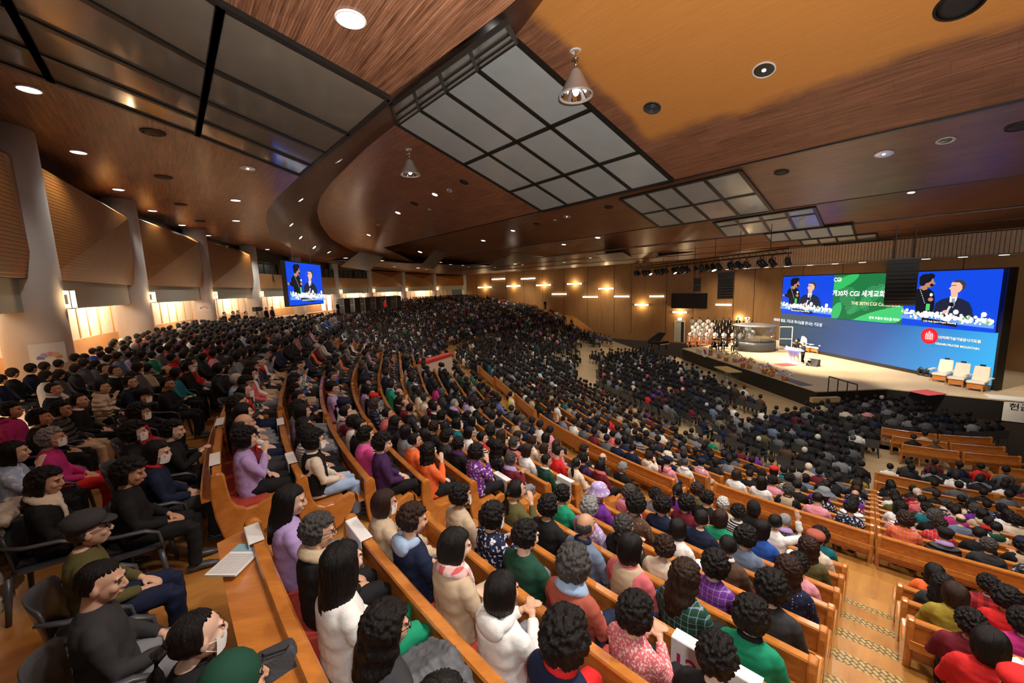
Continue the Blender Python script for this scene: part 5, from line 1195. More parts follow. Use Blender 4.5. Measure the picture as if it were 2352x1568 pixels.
def make_proto(pose):
    stand = pose in ('stand', 'mic'); dz = .40 if stand else 0.0
    yaw, nod = POSES[pose]; base = pose.rstrip('23')
    T = Matrix.Translation((0, .035, 1.122+dz)) @ Matrix.Rotation(math.radians(yaw), 4, 'Z') @ Matrix.Rotation(math.radians(-nod), 4, 'X') @ Matrix.Scale(1.07, 4)
    mb = MB(); T0_ = Matrix.Translation((0, 0, -dz)) @ T; head_parts(mb, T0_)
    mb.tube([(0, -.02, .93), (0, -.012, 1.0), tuple(T0_@Vector((0, -.02, -.05)))], [.075, .056, .054], 14)
    mb.tube([(0, 0, .46), (0, 0, .6), (0, -.005, .78), (0, -.01, .92)], [.12, .11, .125, .085], 16, flat=.70)
    mb.ball((0, .0, .50), (.16, .12, .09), 14, 8)
    for side, S, E_, Wr in limbs(mb, base):
        mb.tube([S*1.0+Vector((-.05*side, 0, -.01)), S*.85+E_*.15, S*.5+E_*.5, E_, E_*.6+Wr*.4, Wr], [.04, .042, .040, .036, .032, .024], 12); hand(mb, Wr, E_, side, open_=(pose == 'wave' and side > 0))
    up_ = mb; up_.v = [(x, y, z+dz) for x, y, z in up_.v]
    for side in (-1, 1):
        if stand:
            mb.tube([(.085*side, 0, .90), (.09*side, .01, .50), (.09*side, -.01, .10), (.09*side, -.01, .05)], [.072, .048, .036, .036], 12); mb.tube([(.09*side, -.04, .045), (.09*side, .03, .045), (.10*side, .15, .03)], [.036, .036, .022], 10, flat=.8); continue
        mb.tube([(.085*side, 0, .49), (.10*side, .2, .50), (.115*side, .41, .485)], [.070, .062, .045], 12)
        mb.tube([(.115*side, .41, .485), (.115*side, .42, .30), (.115*side, .40, .10), (.115*side, .40, .05)], [.044, .044, .034, .034], 12)
        mb.tube([(.115*side, .37, .045), (.115*side, .44, .045), (.12*side, .56, .03)], [.036, .036, .022], 10, flat=.8)
    body = remesh(mb, .0075, 2, 'person_body')
    # top garment
    mb = MB()
    def ring(z, rx, ry, cy): return [(rx*math.copysign(abs(math.cos(q))**.85, math.cos(q)), cy+ry*math.copysign(abs(math.sin(q))**.85, math.sin(q)), z) for q in [2*PI*i/20 for i in range(20)]]
    secs = [(.43, .165, .135, .02), (.50, .175, .14, .01), (.60, .168, .132, .0), (.72, .168, .128, -.005), (.82, .180, .125, -.01), (.88, .178, .115, -.014), (.93, .150, .098, -.016), (.972, .100, .080, -.016), (1.002, .068, .066, -.012)]
    V = [p for s in secs for p in ring(*s)]; k = len(secs)
    mb.add(V, [(i*20+j, i*20+(j+1) % 20, (i+1)*20+(j+1) % 20, (i+1)*20+j) for i in range(k-1) for j in range(20)]+[tuple(range(20))[::-1], tuple((k-1)*20+j for j in range(20))])
    for side, S, E_, Wr in limbs(mb, base):
        mb.tube([S+Vector((-.07*side, 0, .012)), S+Vector((-.02*side, 0, .0)), S*.8+E_*.2, S*.5+E_*.5, E_, E_*.55+Wr*.45, Wr*.93+E_*.07], [.055, .066, .067, .060, .055, .048, .040], 14)
    if stand: mb.v = [(x, y, z+dz) for x, y, z in mb.v]
    top = remesh(mb, .012, 3, 'top', fold=.007, fscale=11)
    mb = MB()
    for side in (-1, 1):
        if stand: mb.tube([(.08*side, 0, .90), (.095*side, .01, .50), (.095*side, -.01, .07)], [.095, .072, .062], 14); continue
        mb.tube([(.07*side, -.02, .50), (.10*side, .2, .505), (.12*side, .43, .49)], [.10, .09, .068], 14)
        mb.tube([(.12*side, .42, .50), (.12*side, .43, .30), (.118*side, .41, .09)], [.069, .062, .058], 14)
    mb.ball((0, -.01, .50+dz), (.170, .125, .095), 16, 8)
    legs = PROTO['lap']['legs'] if 'lap' in PROTO and not stand else remesh(mb, .013, 3, 'trousers', fold=.006, fscale=12)
    mb = MB()
    for side in (-1, 1):
      if stand: mb.tube([(.095*side, -.07, .045), (.095*side, -.02, .055), (.095*side, .06, .05), (.10*side, .18, .028)], [.036, .046, .044, .024], 12, flat=.75)
      else: mb.tube([(.115*side, .345, .045), (.115*side, .38, .055), (.116*side, .45, .055), (.12*side, .53, .04), (.122*side, .60, .028)], [.034, .044, .045, .044, .024], 12, flat=.75)
    shoes = PROTO['lap']['shoes'] if 'lap' in PROTO and not stand else remesh(mb, .011, 2, 'shoes')
    PROTO[pose] = dict(body=body, top=top, legs=legs, shoes=shoes, T=T)
for p_ in POSES: make_proto(p_)

# ---- hair, in head-local coordinates
rng = np.random.RandomState(3)
FEAT = rng.normal(size=(230, 3)); FEAT /= np.linalg.norm(FEAT, axis=1)[:, None]
def hair_mesh(style):
    nu, nv = 88, 60; V = []
    par = dict(perm=(.110, .124, .122, .135, 1), shortcurl=(.094, .108, .104, .105, 1), short=(.086, .100, .100, .09, 0), bob=(.098, .112, .104, .185, 0), long=(.100, .112, .102, .36, 0),
               wavy=(.104, .114, .104, .33, 2), pony=(.086, .102, .100, .10, 0), bald=(.083, .098, .06, .09, 0))[style]
    rx, ry, ru, rd, curl = par
    D = []
    for i in range(nv+1):
        ph = PI*i/nv
        for j in range(nu):
            q = 2*PI*j/nu; D.append((math.sin(ph)*math.cos(q), math.sin(ph)*math.sin(q), math.cos(ph)))
    D = np.array(D); P = D*np.array([rx, ry, 1]); P[:, 2] = np.where(D[:, 2] > 0, D[:, 2]*ru, D[:, 2]*rd)
    if style in ('long', 'wavy', 'bob'):    # keep the fall wide instead of closing to a point
        low = D[:, 2] < 0; w = np.sqrt(np.maximum(0, 1-D[:, 2]**2)); f = np.where(low, np.clip((1-np.abs(D[:, 2])**4), .0, 1)/np.maximum(w, .15), 1); f = np.clip(f, 1, 2.1)
        P[:, 0] *= f; P[:, 1] *= np.where(P[:, 1] < 0, np.clip(f, 1, 1.25), f)
    if style in ('long', 'wavy'):
        dz = np.clip((-P[:, 2]-.09)/.25, 0, 1); P[:, 1] = P[:, 1]*(1-.45*dz)-.085*dz
        P[:, 0] *= 1+.18*dz
    P += np.array([0, -.016, .022])
    # texture
    if curl:
        dist = np.min(np.linalg.norm(D[:, None, :]-FEAT[None, :, :], axis=2), axis=1); b = np.clip(1-(dist/.16)**2, -.3, 1)
        k = {1: .017, 2: .010}[curl]; P += D*(b*k)[:, None]
        nz = np.array([mnoise.noise(Vector(d)*9) for d in D]); P += D*(nz*.006)[:, None]
        if curl == 2: P[:, 0] += .008*np.sin(P[:, 2]*70)*(P[:, 2] < -.02)
    else:
        az = np.arctan2(D[:, 1], D[:, 0]); nz = np.array([mnoise.noise(Vector((math.cos(t)*7, math.sin(t)*7, z*1.5))) for t, z in zip(az, D[:, 2])]); P += D*(nz*.006)[:, None]
        if style in ('bob', 'short', 'long'): P += D*(.0022*np.sin(az*34+P[:, 2]*25))[:, None]
    # open the face: sink the front-lower part inside the head
    x, y, z = P[:, 0], P[:, 1], P[:, 2]
    hl = {'bald': .20, 'pony': .078}.get(style, .060)
    ang = np.degrees(np.arctan2(np.abs(x), y+.01))            # 0 = straight ahead
    lim = {'perm': 64, 'bob': 58, 'long': 56, 'wavy': 56, 'short': 82, 'shortcurl': 72, 'pony': 80, 'bald': 86}[style]
    m = 1/(1+np.exp(-(lim-ang)/3.0)) * 1/(1+np.exp(-(hl-z-.0009*np.minimum(ang, 60)*0)/.006))
    tgt = np.stack([x*.55, np.minimum(y*.35, .0), z*.8], 1); P = P*(1-m[:, None])+tgt*m[:, None]
    if style in ('short', 'pony', 'bald', 'shortcurl', 'perm'):
        zc = {'short': -.055, 'pony': -.06, 'bald': -.05, 'shortcurl': -.068, 'perm': -.085}[style]
        m = 1/(1+np.exp((P[:, 2]-zc)/.008)); P = P*(1-m[:, None])+np.stack([P[:, 0]*.5, P[:, 1]*.5-.004, P[:, 2]*0+zc-.004], 1)*m[:, None]
    mb = MB(); F = [(i*nu+j, (i+1)*nu+j, (i+1)*nu+(j+1) % nu, i*nu+(j+1) % nu) for i in range(nv) for j in range(nu)]
    mb.add(P, F)
    if style == 'pony':
        mb.tube([(0, -.10, .03), (0, -.145, .01), (0, -.155, -.08), (0, -.135, -.20), (0, -.13, -.27)], [.022, .034, .036, .026, .006], 14, flat=.8)
        mb.ball((0, -.112, .028), (.028, .016, .028), 12, 8)
    me = mb.mesh('hair_'+style, [], True); me.materials.append(None); return me
STYLES = ['perm', 'shortcurl', 'short', 'bob', 'long', 'wavy', 'pony', 'bald']
HAIR = {s: hair_mesh(s) for s in STYLES}
def mkhair(name, col, hi):
    m, nt, b = new_mat(name); L = nt.links.new
    tc = N(nt, 'ShaderNodeTexCoord'); mp = N(nt, 'ShaderNodeMapping'); mp.inputs['Scale'].default_value = (95, 95, 14); L(tc.outputs['Object'], mp.inputs[0])
    n = N(nt, 'ShaderNodeTexNoise', i_Scale=1.6, i_Detail=4.0, i_Roughness=.7, i_Distortion=.8); L(mp.outputs[0], n.inputs['Vector'])
    mx = N(nt, 'ShaderNodeMix', data_type='RGBA'); mx.inputs[6].default_value = (*col, 1); mx.inputs[7].default_value = (*hi, 1); 
    mr = N(nt, 'ShaderNodeMapRange'); mr.inputs[1].default_value = .35; mr.inputs[2].default_value = .72; L(n.outputs[0], mr.inputs[0]); L(mr.outputs[0], mx.inputs[0]); L(mx.outputs[2], b.inputs['Base Color'])
    b.inputs['Roughness'].default_value = .33; b.inputs['Specular IOR Level'].default_value = .22
    bp = N(nt, 'ShaderNodeBump', i_Strength=.9, i_Distance=.006); L(n.outputs[0], bp.inputs['Height']); L(bp.outputs[0], b.inputs['Normal'])
    return m
HM = {'black': mkhair('hair_black', (.004, .0035, .0035), (.016, .012, .011)), 'brown': mkhair('hair_dark_brown', (.014, .007, .005), (.05, .024, .015)), 'grey': mkhair('hair_grey', (.16, .155, .15), (.40, .39, .38)), 'dgrey': mkhair('hair_salt_pepper', (.02, .018, .017), (.11, .10, .095)), 'white': mkhair('hair_white', (.45, .44, .42), (.75, .73, .70))}
SKIN = [basic('skin_%d' % i, c, .5, noise=.08, nscale=18, spec=.35) for i, c in enumerate([(.60, .34, .22), (.66, .40, .28), (.52, .28, .17), (.70, .45, .33)])]
GCOL = {'black': (.010, .010, .011), 'navy': (.010, .016, .045), 'charcoal': (.035, .035, .038), 'grey': (.20, .21, .23), 'white': (.80, .78, .75), 'cream': (.72, .60, .46), 'beige': (.52, .40, .27), 'camel': (.50, .33, .18), 'brown': (.09, .05, .03),
        'maroon': (.14, .012, .022), 'red': (.60, .02, .02), 'rust': (.38, .09, .06), 'orange': (.85, .16, .04), 'pink': (.75, .30, .36), 'rose': (.62, .14, .16), 'magenta': (.50, .03, .20), 'hotpink': (.80, .10, .38), 'purple': (.16, .03, .28), 'lavender': (.42, .30, .58), 'darkpurple': (.06, .02, .09),
        'blue': (.02, .08, .36), 'lightblue': (.35, .48, .68), 'teal': (.01, .14, .17), 'green': (.01, .26, .13), 'darkgreen': (.012, .06, .035), 'olive': (.10, .09, .03), 'yellow': (.80, .62, .03), 'mustard': (.32, .24, .03), 'slate': (.14, .19, .28)}
GM = {}
def garment(col, pat='plain'):
    key = (col, pat)
    if key in GM: return GM[key]
    c = GCOL[col]
    if pat == 'plain': m = basic('cloth_'+col, c, .82, noise=.12, nscale=9, bump=.25, bscale=160, spec=.25)
    elif pat == 'puffy':
        m, nt, b = new_mat('cloth_%s_quilted' % col); L = nt.links.new; b.inputs['Base Color'].default_value = (*c, 1); b.inputs['Roughness'].default_value = .45
        tc = N(nt, 'ShaderNodeTexCoord'); w = N(nt, 'ShaderNodeTexWave', bands_direction='Z', i_Scale=3.6); L(tc.outputs['Object'], w.inputs[0]); bp = N(nt, 'ShaderNodeBump', i_Strength=1.0, i_Distance=.03); L(w.outputs[1], bp.inputs['Height']); L(bp.outputs[0], b.inputs['Normal'])
    else:
        m, nt, b = new_mat('cloth_%s_%s' % (col, pat)); L = nt.links.new; b.inputs['Roughness'].default_value = .8; b.inputs['Specular IOR Level'].default_value = .25
        tc = N(nt, 'ShaderNodeTexCoord'); mx = N(nt, 'ShaderNodeMix', data_type='RGBA'); mx.inputs[6].default_value = (*c, 1); L(mx.outputs[2], b.inputs['Base Color'])
        lc = {'plaid': (.35, .40, .55), 'floral': (.75, .72, .8), 'stripe': (.75, .74, .70), 'dots': (.75, .55, .5), 'check': (.55, .03, .03), 'lace': (.85, .6, .58)}[pat]; mx.inputs[7].default_value = (*lc, 1)
        if pat in ('plaid', 'check'):
            sp = N(nt, 'ShaderNodeSeparateXYZ'); L(tc.outputs['Object'], sp.inputs[0]); o = []
            for ax in (0, 2):
                k = N(nt, 'ShaderNodeMath', operation='MULTIPLY'); k.inputs[1].default_value = 20 if pat == 'plaid' else 11; L(sp.outputs[ax], k.inputs[0]); f = N(nt, 'ShaderNodeMath', operation='FRACT'); L(k.outputs[0], f.inputs[0])
                g = N(nt, 'ShaderNodeMath', operation='LESS_THAN'); g.inputs[1].default_value = .12 if pat == 'plaid' else .5; L(f.outputs[0], g.inputs[0]); o.append(g)
            a = N(nt, 'ShaderNodeMath', operation='ADD'); L(o[0].outputs[0], a.inputs[0]); L(o[1].outputs[0], a.inputs[1]); h = N(nt, 'ShaderNodeMath', operation='MULTIPLY'); h.inputs[1].default_value = .45; L(a.outputs[0], h.inputs[0]); L(h.outputs[0], mx.inputs[0])
        elif pat == 'stripe':
            w = N(nt, 'ShaderNodeTexWave', bands_direction='Z', i_Scale=9.0); L(tc.outputs['Object'], w.inputs[0]); g = N(nt, 'ShaderNodeMath', operation='GREATER_THAN'); g.inputs[1].default_value = .6; L(w.outputs[1], g.inputs[0]); L(g.outputs[0], mx.inputs[0])
        elif pat == 'dots':
            v = N(nt, 'ShaderNodeTexVoronoi', i_Scale=32.0); v.inputs['Randomness'].default_value = .3; L(tc.outputs['Object'], v.inputs['Vector']); g = N(nt, 'ShaderNodeMath', operation='LESS_THAN'); g.inputs[1].default_value = .16; L(v.outputs[0], g.inputs[0]); L(g.outputs[0], mx.inputs[0])
        else:
            n = N(nt, 'ShaderNodeTexNoise', i_Scale=26.0 if pat == 'floral' else 60.0, i_Detail=2.0); L(tc.outputs['Object'], n.inputs['Vector']); g = N(nt, 'ShaderNodeMapRange'); g.inputs[1].default_value = .56 if pat == 'floral' else .5; g.inputs[2].default_value = .62; L(n.outputs[0], g.inputs[0]); L(g.outputs[0], mx.inputs[0])
    GM[key] = m; return m
# accessories, head-local
def acc(fn, smooth=True):
    mb = MB(); fn(mb); me = mb.mesh('acc', [], smooth); me.materials.append(None); return me
def f_mask(mb):
    V = []; n = 9
    for i in range(n):
        for j in range(7):
            u = -1+2*i/(n-1); w = j/6; a = u*1.25
            V.append((.071*math.sin(a), .02+.088*math.cos(a)*(1-.14*abs(w-.45)), -.005-.088*w))
    mb.add(V, [(i*7+j, (i+1)*7+j, (i+1)*7+j+1, i*7+j+1) for i in range(n-1) for j in range(6)])
    for s in (-1, 1): mb.tube([(.068*s, .045, -.02), (.084*s, 0, -.005)], .002, 5); mb.tube([(.066*s, .045, -.075), (.084*s, 0, -.03)], .002, 5)
def f_eyes(mb):
    for s in (-1, 1): mb.ball((.030*s, .086, .010), (.013, .006, .0055), 8, 6); mb.tube([(.016*s, .092, .030), (.032*s, .091, .035), (.047*s, .080, .030)], .0028, 5)
def f_glasses(mb):
    for s in (-1, 1):
        mb.tube([(.033*s+.021*math.cos(q), .102-.25*abs(.033*s+.021*math.cos(q))*.5, .008+.017*math.sin(q)) for q in [2*PI*i/14 for i in range(15)]], .0022, 5); mb.tube([(.054*s, .092, .012), (.078*s, .04, .014), (.083*s, -.005, .008)], .0022, 5)
    mb.tube([(-.012, .102, .01), (.012, .102, .01)], .002, 5)
def f_cap(mb):
    mb.lathe([(.102, .045), (.112, .07), (.108, .10), (.085, .125), (.04, .138), (.005, .14)], (0, -.02, 0), 24); mb.slab([(.075*math.cos(q), .065+.075*math.sin(q)*1.0, .055-.02*math.sin(q)) for q in [PI*i/10 for i in range(11)]], (0, 0, .01))
def f_hat(mb):
    mb.lathe([(.152, .008), (.150, .016), (.112, .045), (.106, .085), (.092, .118), (.05, .134), (.005, .137)], (0, -.015, 0), 28); mb.lathe([(.15, .006), (.108, .036)], (0, -.015, 0), 28)
def f_beanie(mb): mb.ball((0, -.018, .03), (.098, .110, .112), 20, 12)
def f_headlamp(mb): pass
ACC = {'mask': acc(f_mask), 'eyes': acc(f_eyes), 'glasses': acc(f_glasses), 'cap': acc(f_cap), 'hat': acc(f_hat), 'beanie': acc(f_beanie)}
def acb(fn, vox=.011, fold=.004):
    mb = MB(); fn(mb); return remesh(mb, vox, 2, 'acc', fold=fold, fscale=18)
def ringtube(mb, z0, rx, ry, cy, r, zb=0.0, n=20, a0=0, a1=2*PI):
    mb.tube([(rx*math.cos(a0+(a1-a0)*i/n), cy+ry*math.sin(a0+(a1-a0)*i/n), z0-zb*math.sin(a0+(a1-a0)*i/n)) for i in range(n+1)], r, 8)
def f_scarf(mb): ringtube(mb, 1.0, .075, .075, -.01, .030, .03); ringtube(mb, .975, .095, .088, -.01, .030, .03); ringtube(mb, .95, .11, .09, .0, .022, .05); mb.tube([(.04, .09, .95), (.05, .12, .85), (.05, .125, .74)], [.03, .035, .03], 10, flat=.5)
def f_hood(mb): ringtube(mb, .985, .09, .085, -.03, .036, -.01, a0=math.radians(150), a1=math.radians(390)); mb.ball((0, -.10, .96), (.115, .055, .085), 14, 8)
def f_collar(mb): ringtube(mb, 1.01, .068, .066, -.014, .014, .02); ringtube(mb, .995, .076, .072, -.014, .014, .025)
def f_vest(mb):
    def ring(z, rx, ry, cy): return [(rx*math.cos(q), cy+ry*math.sin(q), z) for q in [2*PI*i/20 for i in range(20)]]
    secs = [(.47, .186, .15, .01), (.60, .182, .145, 0), (.75, .182, .14, -.005), (.86, .172, .135, -.01), (.93, .145, .12, -.014), (.985, .10, .088, -.014)]
    V = [p for s in secs for p in ring(*s)]; k = len(secs); mb.add(V, [(i*20+j, i*20+(j+1) % 20, (i+1)*20+(j+1) % 20, (i+1)*20+j) for i in range(k-1) for j in range(20)]+[tuple(range(20))[::-1], tuple((k-1)*20+j for j in range(20))])
ACC.update(scarf=acb(f_scarf), hood=acb(f_hood), collar=acb(f_collar, .008, .001), vest=acb(f_vest, .013))
PN = 0
def mobj(name, me, mat, parent, mw=None):
    o = bpy.data.objects.new(name, me); C.objects.link(o); o.parent = parent
    o.material_slots[0].link = 'OBJECT'; o.material_slots[0].material = mat
    if mw is not None: o.matrix_local = mw
    return o
def person(p, facing, style, hcol, top, pat='plain', word='sweater', extras=(), pose='lap', trousers='charcoal', label='', group=None, scale=1.0, cat='person', tilt=0.0, face=False, skin=None):
    pr = PROTO[pose]
    o = bpy.data.objects.new('person', pr['body']); C.objects.link(o); o.material_slots[0].link = 'OBJECT'; o.material_slots[0].material = SKIN[skin if skin is not None else random.randrange(4)]
    o.location = tuple(p); o.rotation_euler = (tilt, 0, facing-PI/2); o.scale = (scale,)*3
    tag(o, label, cat, group)
    gname = {'vest': 'vest', 'knitted': 'sweater'}.get(word, word.split()[-1])
    mobj(gname, pr['top'], garment(top, pat), o); mobj('trousers', pr['legs'], garment(trousers), o); mobj('shoes', pr['shoes'], M['greyplastic'], o)
    T = pr['T']; J = Matrix.Diagonal((1, 1, 1, 1))
    hatted = [e for e in extras if e.split(':')[0] in ('cap', 'hat', 'beanie')]
    mobj('hair', HAIR[style], HM[hcol], o, T)
    if face: mobj('eyes', ACC['eyes'], M['black'], o, T)
    for e in extras:
        k, _, c = e.partition(':')
        if k in ('mask', 'glasses', 'cap', 'hat', 'beanie'):
            mobj({'mask': 'face_mask'}.get(k, k), ACC[k], M['paper'] if k == 'mask' and not c else (M['black'] if k == 'glasses' else garment(*(c.split('/') if c else ('white',)))), o, T)
        elif k in ACC: mobj(k, ACC[k], garment(*(c.split('/') if c else ('white',))), o, Matrix.Translation((0, 0, .40)) if pose in ('stand', 'mic') else None)
    return o
